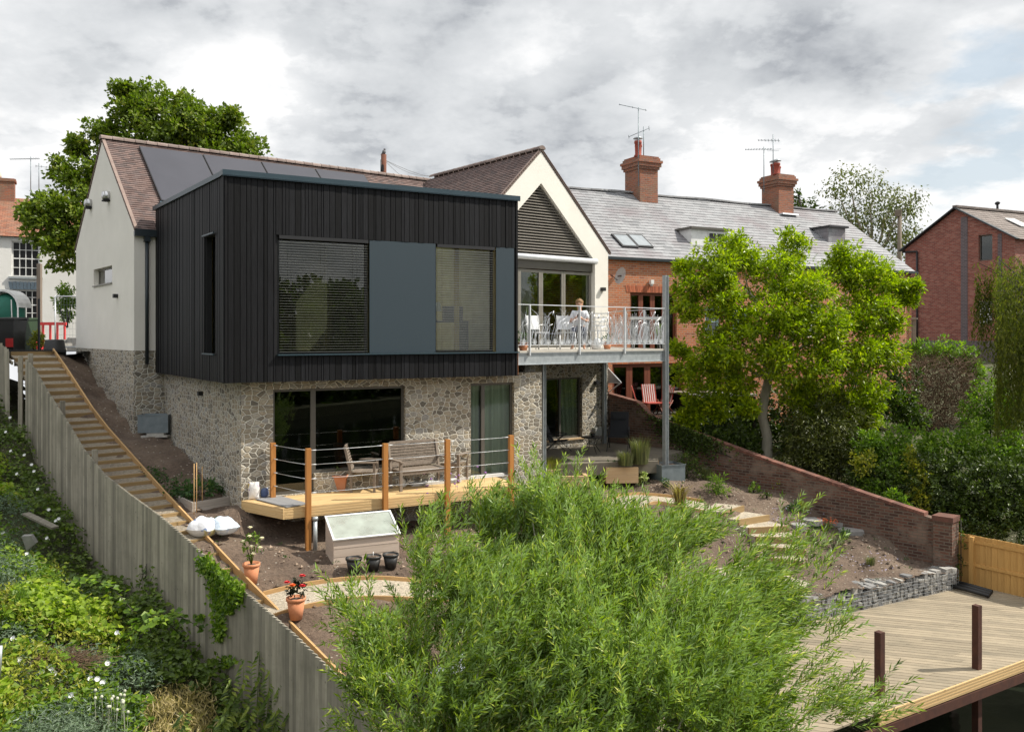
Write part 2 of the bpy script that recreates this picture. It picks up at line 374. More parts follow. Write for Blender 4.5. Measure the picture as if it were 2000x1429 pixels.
M['zinc'] = mk('zinc_sheet', (.17, .205, .225), (.26, .30, .32), scale=5, rough=.5, metal=.6, bs=.05)
M['downpipe'] = mk('dark_downpipe', (.022, .032, .038), rough=.4)
M['post_wood'] = wood_mat('orange_stained_post', (.34, .135, .028), (.46, .20, .05), rough=.55, var=.12, grain=(26, 1.5, 1))
M['deck_wood'] = wood_mat('new_deck_wood', (.52, .34, .15), (.64, .46, .23), rough=.7, var=.12, bs=.3, grain=(1.5, 26, 1), knots=(2.2, 9, 1))
M['deck_grey'] = wood_mat('weathered_deck', (.235, .19, .13), (.315, .26, .18), rough=.8, var=.2, bs=.25, grain=(1.4, 24, 1), dirt=.35)
M['fence_grey'] = wood_mat('weathered_fence', (.225, .20, .155), (.36, .325, .26), rough=.85, var=.32, bs=.4, grain=(26, 1.2, 1), dirt=.35, knots=(9, 5, 1))
M['fence_tan'] = wood_mat('tan_fence', (.44, .24, .07), (.55, .32, .10), rough=.75, var=.12, bs=.2, grain=(24, 1.4, 1))
M['step_wood'] = wood_mat('step_sleeper', (.24, .155, .065), (.34, .235, .11), rough=.8, var=.15, bs=.3, grain=(1.5, 26, 1))
M['edge_wood'] = wood_mat('timber_edging', (.42, .25, .10), (.52, .33, .15), rough=.75, var=.1, bs=.2, grain=(1.5, 26, 1))
M['teak'] = wood_mat('grey_teak', (.16, .125, .095), (.25, .205, .165), rough=.75, var=.15, bs=.2, grain=(20, 2, 1))
M['bed_wood'] = wood_mat('pale_bed_boards', (.33, .29, .25), (.44, .39, .34), rough=.8, var=.1, bs=.3, grain=(1.5, 22, 1))
M['frame_wood'] = wood_mat('cold_frame_boards', (.46, .37, .295), (.56, .46, .385), rough=.75, var=.1, bs=.2, grain=(1.5, 24, 1))
M['sleeper'] = wood_mat('new_sleeper', (.50, .33, .17), (.60, .43, .25), rough=.8, var=.12, bs=.2, grain=(1.5, 24, 1))
M['redwood'] = wood_mat('red_brown_joinery', (.15, .042, .022), (.20, .06, .03), rough=.5, var=.1, bs=.1)
M['terracotta'] = mk('terracotta', (.50, .19, .085), (.56, .24, .125), scale=7, rough=.85, bs=.08, dirt=.2, dirtc=(.5, .36, .27))
M['black_plastic'] = mk('black_plastic', (.016, .016, .016), rough=.5)
M['rust'] = mk('rusty_steel', (.055, .022, .015), (.095, .035, .02), scale=6, rough=.75, metal=.2, bs=.2)
def soil_mat(name, a, b_, c_, st=(.45, .40, .33)):
    m, t, b, o = newmat(name); cd = coords(t, 'Object')
    n = nn(t, 'ShaderNodeTexNoise', i_Scale=.8, i_Detail=8, i_Roughness=.65); lk(t, cd, n.inputs['Vector'])
    n2 = nn(t, 'ShaderNodeTexNoise', i_Scale=16, i_Detail=8, i_Roughness=.75); lk(t, cd, n2.inputs['Vector'])
    c = ramp(t, n.outputs['Fac'], [(.3, a), (.5, b_), (.72, c_)])
    c = mixc(t, .8, c, ramp(t, n2.outputs['Fac'], [(.3, .4), (.7, 1.5)]), 'MULTIPLY')
    vo = nn(t, 'ShaderNodeTexVoronoi', feature='F1', i_Scale=13); lk(t, cd, vo.inputs['Vector'])
    sp = nn(t, 'ShaderNodeSeparateColor'); lk(t, vo.outputs['Color'], sp.inputs[0])
    peb = mth(t, 'MULTIPLY', ramp(t, vo.outputs['Distance'], [(.2, 1.), (.28, 0.)]), ramp(t, sp.outputs[0], [(.80, 0.), (.84, 1.)]))
    c = mixc(t, peb, c, st); lk(t, c, b.inputs['Base Color']); b.inputs['Roughness'].default_value = .95
    bump(t, b, mth(t, 'ADD', n2.outputs['Fac'], mth(t, 'MULTIPLY', peb, .3)), 1.0, .06); return m
M['soil'] = soil_mat('garden_soil', (.085, .058, .042), (.15, .105, .075), (.215, .16, .115))
M['ground'] = soil_mat('rough_ground', (.04, .045, .02), (.07, .075, .03), (.11, .11, .05))
M['gravel'] = soil_mat('cream_gravel', (.42, .36, .27), (.49, .425, .325), (.55, .485, .385), (.66, .61, .52))
M['step_gravel'] = soil_mat('step_gravel', (.27, .225, .17), (.33, .28, .21), (.38, .33, .26), (.46, .42, .36))
M['asphalt'] = mk('asphalt', (.05, .05, .05), (.07, .07, .068), scale=30, rough=.9)
G = lambda *c: tuple(c)
# ================================================================ frames of the plot
HC = V((-9.38, 21.60, 0)); HU = V((.7844, .6202, 0)); HV = V((-.6202, .7844, 0))     # house: corner, along the ridge, towards the back
def H(u, v, z=0): return HC + HU * u + HV * v + Z * z
UB = V((.870, .493, 0)); UN = V((.493, -.870, 0))                                     # timber box: along its front, out of its front
W0 = V((-5.88, 17.44, 0))                                                             # plane of the stone garden front
def Wp(t, z=0, off=0): return W0 + UB * t + UN * off + Z * z
def Wt(px): return colhit(px, W0, UB)
DK = -3.35                                                                            # level of the upper deck and patio
FT = V((-12.95, 24.6, 0)); FD = V((.66, -.7513, 0)); FL = V((-.7513, -.66, 0))        # stair string: top, down the slope, towards the fence
def S(s, wd, z=0): return FT + FD * s + FL * wd + Z * z
def interp(x, xs, ys): return float(np.interp(x, xs, ys))
def stair_z(s): return interp(s, [0, 4.16, 8.63, 12.5, 15.4, 17], [-.48, -2.12, -3.33, -4.28, -4.93, -5.3])
# ---------------------------------------------------------------- ground
def shepard(pts, p=3.2, eps=.15):
    P = np.array(pts, dtype=float)
    def f(x, y):
        x = np.asarray(x, float); y = np.asarray(y, float)
        d = np.sqrt((x[..., None] - P[:, 0]) ** 2 + (y[..., None] - P[:, 1]) ** 2) + eps
        wgt = 1 / d ** p
        return (wgt * P[:, 2]).sum(-1) / wgt.sum(-1)
    return f
gp = [(S(s, 0).x, S(s, 0).y, stair_z(s) - .04) for s in np.arange(0, 16.6, .9)] + \
     [(S(s, 1.0).x, S(s, 1.0).y, stair_z(s) - .25) for s in np.arange(0, 16.6, 1.2)] + \
     [(-12.9, 26.2, -.55), (-11.4, 24.2, -1.45), (-10.9, 23.4, -1.75), (-10.0, 22.4, -2.1), (-9.4, 21.5, -2.43), (-8.8, 21.7, -2.5), (-7.9, 20.8, -2.7), (-6.7, 19.1, -3.2), (-5.6, 17.7, -3.5),
      (-7.8, 20.0, -2.85), (-9.2, 20.7, -2.5), (-6.5, 17.6, -3.55), (-6.6, 16.6, -3.78), (-5.6, 16.2, -3.9), (-4.6, 17.1, -4.1), (-4.0, 16.8, -4.22), (-3.2, 15.9, -4.27), (-1.8, 15.8, -4.32),
      (-2.4, 16.2, -4.3), (-3.0, 15.3, -4.36), (-4.5, 15.4, -4.34), (-2.0, 18.5, -4.2), (0, 18.2, -4.3), (1, 19.5, -4.2), (1, 21.5, -3.95), (2.5, 21.9, -3.98), (4.1, 23.5, -3.9), (5.2, 23.6, -4.0),
      (3.3, 22.5, -4.12), (5.1, 21.7, -4.35), (5.9, 21.0, -4.6), (5.9, 20.3, -4.95), (5.1, 19.0, -5.2), (6.93, 23.4, -4.24), (8.8, 21.57, -4.95), (9.9, 20.7, -5.42), (8, 20.4, -5.2), (3.9, 25.9, -3.6),
      (10.0, 20.0, -5.42), (7.9, 18.9, -5.42), (5.9, 17.8, -5.42), (4, 16.8, -5.42), (2, 15.7, -5.4), (0, 14.6, -5.35), (-1.6, 13.7, -5.3), (0, 16.5, -4.85), (2.5, 19, -4.7), (3, 17.5, -5.1), (-1.5, 14.6, -4.85)]
gh0 = shepard(gp)
path_c = [(-4.75, 13.9), (-4.05, 14.5), (-3.0, 15.0), (-1.9, 15.25), (-.6, 15.7), (.8, 17.0), (1.8, 19.2), (2.7, 21.2), (3.7, 21.9), (4.8, 21.75)]
def spline(pts, n=60):
    P = [V((p[0], p[1], 0)) for p in pts]; out = []
    for i in range(n + 1):
        t = i / n * (len(P) - 1); k = min(int(t), len(P) - 2); u = t - k
        p0 = P[max(k - 1, 0)]; p1 = P[k]; p2 = P[k + 1]; p3 = P[min(k + 2, len(P) - 1)]
        out.append(.5 * ((2 * p1) + (p2 - p0) * u + (2 * p0 - 5 * p1 + 4 * p2 - p3) * u * u + (3 * p1 - p0 - 3 * p2 + p3) * u ** 3))
    return out
PC = spline(path_c); PCn = np.array([(p.x, p.y) for p in PC]); PCz = gh0(PCn[:, 0], PCn[:, 1]); PCz = np.convolve(np.pad(PCz, 5, mode='edge'), np.ones(11) / 11, mode='valid')
def gh(x, y):
    # level shelf cut into the slope for the path
    z = gh0(x, y); d = np.sqrt((x[..., None] - PCn[:, 0]) ** 2 + (y[..., None] - PCn[:, 1]) ** 2); k = d.argmin(-1); dm = d.min(-1)
    f = np.clip((1.0 - dm) / .42, 0, 1); f = f * f * (3 - 2 * f); return z * (1 - f) + PCz[k] * f
def inside(poly, x, y):
    r = np.zeros(x.shape, bool); n = len(poly)
    for i in range(n):
        x1, y1 = poly[i][:2]; x2, y2 = poly[(i + 1) % n][:2]
        c = ((y1 > y) != (y2 > y)) & (x < (x2 - x1) * (y - y1) / (y2 - y1 + 1e-12) + x1)
        r ^= c
    return r
def heightfield(name, poly, f, step, mat, amp=.03, fr=1.7, kind='structure', parent=None):
    P = np.array([p[:2] for p in poly]); mn = P.min(0) - step; mxx = P.max(0) + step
    xs = np.arange(mn[0], mxx[0], step); ys = np.arange(mn[1], mxx[1], step)
    X, Y = np.meshgrid(xs, ys, indexing='ij'); zz = f(X, Y)
    nz = np.array([noise.fractal(V((x * fr, y * fr, 3.3)), 1.0, 2.0, 4) for x, y in zip(X.ravel(), Y.ravel())]).reshape(X.shape)
    zz = zz + amp * nz
    cx = (X[:-1, :-1] + X[1:, 1:]) / 2; cy = (Y[:-1, :-1] + Y[1:, 1:]) / 2
    keep = inside(poly, cx, cy)
    idx = np.arange(X.size).reshape(X.shape)
    q = np.stack([idx[:-1, :-1], idx[1:, :-1], idx[1:, 1:], idx[:-1, 1:]], -1)[keep]
    used, inv = np.unique(q, return_inverse=True)
    v = np.stack([X, Y, zz], -1).reshape(-1, 3)[used]
    o = mesh_obj(name, v, inv.ravel(), np.full(len(q), 4), np.zeros(len(q)), mat, parent, sm=np.ones(len(q), bool))
    if kind: o['kind'] = kind
    return o
W_END = Wt(1058)
PE = Wp(W_END)                                   # corner where the stone front turns back under the balcony
G2L = H(7.9, -3.04); G2R = H(13.43, -3.04)
PIL = V((10.05, 20.5, 0)); WS = V((2.95, 27.75, 0))
gard_poly = [S(-.05, 1.0), H(0, 6.3), H(0, 0.1), H(.6, .1), Wp(.443, 0, -.12), Wp(W_END, 0, -.1), H(8.6, -3.1), H(13.5, -3.0), WS, PIL, V((10.2, 19.95, 0)), V((6.0, 17.55, 0)), V((-2.2, 13.1, 0)), S(16.9, .9), S(16.9, 1.0)]
garden = heightfield('garden_soil', gard_poly, gh, .07, M['soil'], amp=.045, fr=2.6)
def garden_z(x, y): return float(gh(np.array([x]), np.array([y]))[0])
# wild ground left of the fence and in front, down to the river
lp = [(S(s, 1.25).x, S(s, 1.25).y, interp(s, [0, 3.4, 7.7, 12, 14, 17], [-1.9, -3.3, -4.8, -5.1, -5.3, -6.3])) for s in np.arange(-1, 17.5, .8)] + \
     [(-15.5, 25.5, -1.2), (-20, 24, -1.6), (-25, 20, -2.5), (-16, 19, -4.0), (-13, 15, -4.7), (-10, 10, -5.0), (-6, 9, -5.2), (-7, 12, -5.1), (-4, 9, -5.6), (-20, 8, -5.5), (-8, 5, -5.8), (-2, 7.5, -6.4), (-1.5, 10, -6.4),
      (0, 10, -6.7), (0, 12.5, -6.2), (3, 11, -7.2), (2.5, 13.5, -6.6), (3, 8, -7.8), (8, 15, -7.3), (12, 17, -7.3), (9, 11, -8.4), (16, 17, -7.4), (0, 5, -8), (-6, 2, -8), (-20, 2, -8), (30, 18, -8), (5, 16.5, -6.4), (9, 19, -6.4)]
lh = shepard(lp, 3.0)
wild_poly = [S(-3, .3), S(1.5, .3), S(4, 1.0), S(18.8, 1.1), V((-1.2, 10.4, 0)), V((-2.2, 13.6, 0)), V((5.9, 18.0, 0)), V((10.2, 20.4, 0)), V((8.6, 17.6, 0)), V((5.5, 14.2, 0)), V((3.5, 10, 0)), V((3, -2, 0)), V((-40, -2, 0)), V((-40, 26.5, 0)), V((-16, 26.5, 0))]
wild = heightfield('wild_ground', wild_poly, lh, .3, M['ground'], amp=.15, fr=.9)
rp = [(3.5, 28.3, -3.3), (4, 34, -3.0), (4, 44, -1.0), (10, 40, -2.5), (6.5, 26, -3.7), (9, 24, -4.4), (10.6, 21.5, -5.4), (14, 24, -4.8), (12, 30, -3.4), (18, 31, -3.2), (14, 20, -5.9), (20, 22, -5.5), (30, 20, -6.2), (24, 30, -3.5), (22, 38, -1.5), (30, 38, -1.5), (45, 30, -3), (30, 45, -.5), (18, 45, -.5), (45, 20, -6)]
rh_ = shepard(rp, 3.0)
rp_poly = [WS + V((.12, .1, 0)), PIL + V((.2, .1, 0)), V((10.4, 20.4, 0)), V((30, 10.2, 0)), V((60, 10, 0)), V((60, 48, 0)), V((3, 48, 0)), V((2.4, 28.6, 0))]
nbr_ground = heightfield('neighbour_ground', rp_poly, rh_, .4, M['ground'], amp=.08)
b = MB(); b.add([(-3000, 25.4, -.5), (-16.2, 25.4, -.5), (-14.9, 24.3, -.48), (-14.0, 23.9, -.47), (-12.4, 24.75, -.47), (-12.0, 25.4, -.47), (-12.95, 26.6, -.5), (-5.5, 32.0, -.5), (3, 39, -.5), (14, 47.5, -.5), (60, 47.5, -.5), (3000, 45, -.5), (3000, 4000, -.5), (-3000, 4000, -.5)], [tuple(range(14))], .5)
b.build('upper_ground', M['asphalt'])['kind'] = 'structure'
b = MB(); b.add([(-3000, -60, -7.7), (3000, -60, -7.7), (3000, 19.8, -7.7), (-3000, 19.8, -7.7)], [(0, 1, 2, 3)], .5)
m, t, bb, o = newmat('river_water'); setc(bb, 'Base Color', (.012, .016, .010)); bb.inputs['Roughness'].default_value = .08
n = nn(t, 'ShaderNodeTexNoise', i_Scale=2.5, i_Detail=3); lk(t, coords(t, 'Object'), n.inputs['Vector']); bump(t, bb, n.outputs['Fac'], .15, .05)
b.build('river_water', m)['kind'] = 'structure'

# ================================================================ garden path, edging and steps
def ribbon(pts, wd, f, lift, n=60):
    # smooth strip draped on the ground; returns the left and right edge points
    out = spline(pts, n)
    L = []; Rr = []
    for i, p in enumerate(out):
        d = (out[min(i + 1, n)] - out[max(i - 1, 0)]).normalized(); s = V((-d.y, d.x, 0)) * wd / 2
        z = PCz[min(i, len(PCz) - 1)] + lift
        L.append(p + s + Z * z); Rr.append(p - s + Z * z)
    return L, Rr
pl, pr = ribbon(path_c, 1.05, gh, .045)
b = MB()
for i in range(len(pl) - 1): b.add([pl[i], pr[i], pr[i + 1], pl[i + 1]], [(0, 1, 2, 3)], .5, sm=True)
b.build('gravel_path', M['gravel'])['kind'] = 'structure'
def edging(name, pts, label, h=.2, th=.035, up=.05, mat='edge_wood', a=0, z=None):
    b = MB(); r = .5
    for i in range(a, len(pts) - 1):
        if (i - a) % 8 == 0: r = random.random()
        p, q = pts[i], pts[i + 1]; d = (q - p); s = V((-d.y, d.x, 0)).normalized() * th
        b.obox(p - s / 2 + Z * (up - h), d, s, Z * h, r)
    return tag(b.build(name, M[mat]), label, 'edging')
edging('timber_edging', pl, 'new timber edging board along the uphill side of the cream gravel path', up=.07, a=7, h=.16)
edging('timber_edging', pr, 'thin timber edging on the downhill side of the cream gravel path', up=.02, a=4, h=.12)
# lower curved steps at the right end of the path
st = thing('curved_steps', (5.6, 21, -4.6), 'short curved flight of gravel steps with timber risers in front of the garden wall', 'garden steps')
stc = [(x, y, z + .07) for x, y, z in [(4.95, 21.75, -4.36), (5.45, 21.5, -4.5), (5.85, 21.15, -4.64), (6.1, 20.75, -4.78), (6.2, 20.3, -4.92), (6.15, 19.85, -5.05), (5.95, 19.4, -5.16)]]
for i in range(len(stc) - 1):
    p = V(stc[i]); q = V(stc[i + 1]); d = (q - p); d.z = 0; d.normalize(); s = V((-d.y, d.x, 0)); wd = 1.05
    e = V((stc[min(i + 2, len(stc) - 1)])) - q; e.z = 0
    s2 = V((-e.y, e.x, 0)).normalized() if e.length > .01 else s
    b = MB(); b.poly([p - s * wd / 2, q - s2 * wd / 2 + Z * (p.z - q.z), q + s2 * wd / 2 + Z * (p.z - q.z), p + s * wd / 2], (0, 0, -.3)); b.build('tread', M['gravel'], st)
    b = MB(); b.obox(q - s2 * wd / 2 + Z * (p.z - q.z - .2), s2 * wd, d * .05, Z * .21); b.build('riser', M['step_wood'], st)
b = MB(); b.add([(5.3, 19.6, -5.14), (6.6, 19.3, -5.14), (6.2, 18.3, -5.3), (3.2, 17.6, -5.22), (3.6, 18.6, -5.1)], [(0, 4, 3, 2, 1)], .5); b.build('lower_gravel', M['gravel'])['kind'] = 'structure'

# ================================================================ long flight of steps beside the fence
st = thing('garden_steps', S(5, .5, -2.4), 'long straight flight of gravel steps with timber risers beside the grey fence', 'garden steps')
n_up = 26; ss = [.0]
for i in range(n_up): ss.append(ss[-1] + .415)
while ss[-1] < 16: ss.append(ss[-1] + .62)
for i in range(len(ss) - 1):
    a, c = ss[i], ss[i + 1]; zt = stair_z(a) + .02; zb = stair_z(c) + .02
    b = MB(); zr = zt - .45 * (zt - zb); b.obox(S(a, 0, zt - .22), FD * .06, FL * 1.08, Z * .22 + Z * .0); b.build('riser', M['step_wood'], st)
    b = MB()
    b.obox(S(a + .06, .0, zb - .06 + .45 * (zt - zb)), FD * (c - a - .06) - Z * (.45 * (zt - zb)), FL * 1.08, Z * .05); b.build('tread', M['step_gravel'], st)
b = MB(); ks = np.linspace(-.1, 16.2, 14)
for i in range(len(ks) - 1):
    p = S(ks[i], -.03, stair_z(ks[i]) + .0); q = S(ks[i + 1], -.03, stair_z(ks[i + 1]) + .0)
    b.obox(p - Z * .14, q - p, FL * .035, Z * .24)
b.build('string_board', M['edge_wood'], st)
b = MB(); b.obox(S(-.1, -.35, -.66), FL * 1.9, -FD * .12, Z * .24); tag(b.build('sleeper_kerb', M['frame_black']), 'dark sleeper kerb across the head of the long garden steps', 'kerb')

# ================================================================ fences
def fence_run(parent, P, Q, tops, bots, pitch, mat, jag=0, th=.028, lean=None, name='board_panel'):
    b = MB(); L = (Q - P).length; d = (Q - P).normalized(); nrm = V((-d.y, d.x, 0)); n = int(L / pitch)
    for i in range(n):
        s = i * pitch; wd = pitch * 1.12; zt = tops(s + pitch / 2) + random.uniform(-jag, jag); zb = bots(s)
        o = P + d * s + nrm * (.004 * (i % 2)) + Z * zb
        tl = d.cross(nrm) * 0
        # feather edge: thick on one side, thin on the other
        p0 = o; p1 = o + d * wd
        vs = [p0 - nrm * th * 1.3, p1 - nrm * .006, p1, p0]; vs += [q + Z * (zt - zb) for q in vs]
        if lean:
            k = lean(i)
            for j in (4, 5, 6, 7): vs[j] = vs[j] + d * k
        b.add(vs, [(0, 3, 2, 1), (4, 5, 6, 7), (0, 1, 5, 4), (1, 2, 6, 5), (2, 3, 7, 6), (3, 0, 4, 7)])
    return b.build(name, mat, parent)
def ftop(s): return interp(s, [0, 1.9, 2.9, 4.0, 5.9, 7.0, 8.5, 10.0, 11.6, 12.8, 13.9, 15.0, 15.9, 16.6, 17.4, 18.7], [-.35, -.6, -.86, -1.32, -1.98, -2.42, -2.80, -2.98, -3.14, -3.32, -3.52, -3.70, -3.82, -3.93, -4.09, -4.36])
def fbot(s): return interp(s, [0, 1.9, 3.4, 7.7, 12, 14, 17], [-2.3, -3.0, -3.8, -5.1, -5.5, -5.8, -7.2])
fn = thing('timber_fence', S(9, 1.1, -5), 'tall weathered grey board fence with a stepped top beside the long steps', 'fence')
fence_run(fn, S(1.95, 1.1), S(18.7, 1.1), lambda s: ftop(s + 1.95), lambda s: fbot(s + 1.95), .1, M['fence_grey'])
for s in (1.97, 5.0, 7.5):
    b = MB(); b.box(S(s, 1.02, fbot(s)), (.1, .1, ftop(s) - fbot(s) + .14), math.atan2(FD.y, FD.x)); b.build('post', M['fence_grey'], fn)
b = MB()
ks = np.linspace(2, 16.6, 16)
for dz in (-.25, -1.2):
    for i in range(15): b.bar(S(ks[i], 1.06, ftop(ks[i]) + dz), S(ks[i + 1], 1.06, ftop(ks[i + 1]) + dz), .04, .08)
b.build('rail', M['fence_grey'], fn)
fo = thing('picket_fence', S(0, 1.1, -1.5), 'old leaning picket fence with pointed broken tops near the wheelie bin', 'fence')
fence_run(fo, S(-2.4, 1.35), S(1.0, 1.3), lambda s: interp(s, [0, 2.4, 3.4], [.32, -.22, -.42]), lambda s: interp(s, [0, 2, 3.4], [-1.4, -2.0, -2.6]), .085, M['fence_tan'] if 0 else M['fence_grey'], jag=.05, lean=lambda i: -.06 + .02 * math.sin(i * 1.7))
b = MB(); b.bar(S(-2.4, 1.28, -.1), S(1.0, 1.24, -.75), .04, .08); b.build('rail', M['fence_grey'], fo)
b = MB(); b.box(S(1.5, 1.15, -2.6), (.1, .1, 2.05), .3); b.build('post', M['fence_grey'], fo)
# tan close-board fence behind the lower deck
ft = thing('board_fence', (12, 19.9, -5.8), 'new golden tan closeboard fence behind the lower deck beside the brick pillar', 'fence')
P = onz(1857, 1127, -5.75); Q = onz(2080, 1180, -5.75); P.z = Q.z = 0
dd = (Q - P).normalized()
fence_run(ft, P, Q, lambda s: -4.65, lambda s: -5.85, .14, M['fence_tan'], jag=.004)
for zz in (-4.78, -5.32): 
    b = MB(); b.bar(P + Z * zz - V((-dd.y, dd.x, 0)) * .03, Q + Z * zz - V((-dd.y, dd.x, 0)) * .03, .04, .07); b.build('rail', M['fence_tan'], ft)
for k in (.02, .55, 2.7):
    b = MB(); b.box(P + dd * k + Z * -5.85 - V((-dd.y, dd.x, 0)) * .08, (.1, .1, 1.18), math.atan2(dd.y, dd.x)); b.build('post', M['fence_tan'], ft)
# ================================================================ brick garden wall with pillar
wl = thing('garden_wall', V((6.5, 24, -4.3)), 'old dark brick garden wall stepping down to a square pillar on the right of the garden', 'garden wall')
WD = (PIL - WS).normalized(); WL = (PIL - WS).length; WN = V((-WD.y, WD.x, 0))
WPROF = [(-.3, -1.80), (.0, -1.83), (1.25, -2.05), (1.45, -2.16), (1.7, -2.42), (2.2, -2.56), (5.77, -3.40), (8.5, -3.98), (10.1, -4.29)]
b = MB(); c = MB()
def wtop(s): return interp(s, [p[0] for p in WPROF], [p[1] for p in WPROF])
ks = sorted(set([p[0] for p in WPROF] + list(np.linspace(0, 10, 12))))
for i in range(len(ks) - 1):
    a, e = ks[i], ks[i + 1]; p = WS + WD * a; q = WS + WD * e; za, ze = wtop(a), wtop(e)
    b.poly([p - Z * 6.8, q - Z * 6.8, q + Z * (ze - .07), p + Z * (za - .07)], WN * .22)
nb = int(10.1 / .085)
for i in range(nb):      # bricks on edge as a coping
    s = -.2 + i * .085; p = WS + WD * s; c.obox(p - WN * .012 + Z * (wtop(s) - .07), WD * .078 + Z * (wtop(s + .078) - wtop(s)), WN * .245, Z * .075)
b.build('wall', M['brick_dark'], wl); M['coping_brick'] = mk('coping_brick', (.19, .075, .05), (.12, .06, .045), scale=5, rough=.85, var=.3, bs=.3)
c.build('coping', M['coping_brick'], wl)
b = MB(); b.box(PIL + V((.12, -.1, -6.6)), (.42, .42, 2.26), math.atan2(WD.y, WD.x)); p = b.build('pillar', M['brick_red'] if 0 else M['brick_dark'], wl)
b = MB(); b.box(PIL + V((.12, -.1, -4.34)), (.47, .47, .12), math.atan2(WD.y, WD.x)); b.build('pillar_cap', M['coping_brick'], wl)
# ================================================================ gabion wall
m, t, bb, o = newmat('gabion_stone'); cd = coords(t, 'Object')
n = nn(t, 'ShaderNodeTexNoise', i_Scale=9, i_Detail=6, i_Roughness=.7); lk(t, cd, n.inputs['Vector'])
cc = mixc(t, 1.0, ramp(t, n.outputs['Fac'], [(.3, (.19, .19, .19)), (.7, (.34, .335, .325))]), ramp(t, attr(t), [(0, (.6, .6, .62)), (1, (1.5, 1.45, 1.35))]), 'MULTIPLY')
lk(t, cc, bb.inputs['Base Color']); bb.inputs['Roughness'].default_value = .9; bump(t, bb, n.outputs['Fac'], .5, .02); M['gabion'] = m
gb = thing('gabion_wall', (8, 19, -5.8), 'low gabion wall of grey stones in wire mesh between the soil slope and the lower deck', 'gabion wall')
GA = V((10.12, 20.1, 0)); GBp = V((-.6, 14.2, 0)); gd = (GBp - GA).normalized(); gn = V((-gd.y, gd.x, 0))
if gn.y > 0: gn = -gn
b = MB(); L = (GBp - GA).length; s = 0
def rock(b, c, sx, sy, sz):
    pts = []; ax = [rot2(gd, random.uniform(-.3, .3)), gn, Z]
    for i in (-1, 1):
        for j in (-1, 1):
            for k in (-1, 1): pts.append(c + gd * (i * sx / 2 * random.uniform(.55, 1.08)) + gn * (j * sy / 2 * random.uniform(.8, 1.05)) + Z * (k * sz / 2 * random.uniform(.55, 1.08)))
    b.add(pts, [(0, 2, 3, 1), (4, 5, 7, 6), (0, 1, 5, 4), (2, 6, 7, 3), (0, 4, 6, 2), (1, 3, 7, 5)])
while s < L:
    wd = random.uniform(.09, .20); z = -5.84
    while z < -5.42:
        hh = random.uniform(.08, .15); rock(b, GA + gd * (s + wd / 2) + gn * (.08 + random.uniform(-.02, .02)) + Z * (z + hh / 2), wd * 1.02, .22, hh * 1.04); z += hh
    for k in range(2): rock(b, GA + gd * (s + wd / 2) - gn * (.12 + .16 * k) + Z * (-5.45 + random.uniform(-.02, .02)), wd, .2, .12)
    s += wd
b.build('stone_fill', M['gabion'], gb)
b = MB()
b.obox(GA + Z * -8.2 - gn * .3, gd * L, gn * .3, Z * 2.72); b.build('core', M['ground'], gb)
b = MB(); zs = np.arange(-5.8, -5.38, .075)
for zz in zs: b.tube([GA + gn * .21 + Z * zz, GBp + gn * .21 + Z * zz], .003, 3)
for s in np.arange(0, L, .075): b.tube([GA + gn * .21 + gd * s + Z * -5.82, GA + gn * .21 + gd * s + Z * -5.37], .003, 3)
for s in np.arange(0, L, .075): b.tube([GA + gn * .21 + gd * s + Z * -5.37, GA - gn * .25 + gd * s + Z * -5.36], .003, 3)
b.build('wire_mesh', M['galv'], gb)
# ================================================================ lower deck over the river
ld = thing('river_deck', (7, 17, -5.8), 'large weathered timber deck on rusty steel legs above the river', 'deck')
A = onz(2160, 1228, -5.8); Bq = onz(1480, 1478, -5.8)
fd_ = (Bq - A); fd_.z = 0; fd_.normalize()
backA = GA + gn * .22; A2 = V((A.x, A.y, 0)); B2 = A2 + fd_ * ((V((Bq.x, Bq.y, 0)) - A2).length)
# boards run away from the camera towards the tan fence, like the joints in the photograph
m1 = onz(1500, 1300, -5.8); m2 = onz(1960, 1358, -5.8)
bd = onz(1900, 1215, -5.8) - onz(1560, 1160, -5.8) if 0 else onz(1800, 1262, -5.8) - onz(1500, 1180, -5.8)
bd = V((.955, -.30, 0)).normalized(); bn = V((-bd.y, bd.x, 0))
poly = [V((15, 17.4, 0)), V((10.55, 20.42, 0)), V((10.12, 20.15, 0)) + gn * .0, V((-1.0, 14.0, 0)), B2, A2]
def clip_line(poly, o, d):
    ts = []
    for i in range(len(poly)):
        p, q = poly[i], poly[(i + 1) % len(poly)]; e = q - p; den = d.x * e.y - d.y * e.x
        if abs(den) < 1e-9: continue
        t_ = ((p.x - o.x) * e.y - (p.y - o.y) * e.x) / den; u_ = ((p.x - o.x) * d.y - (p.y - o.y) * d.x) / den
        if 0 <= u_ <= 1: ts.append(t_)
    ts.sort(); return ts
b = MB(); pr = [p.dot(bn) for p in poly]; k = min(pr)
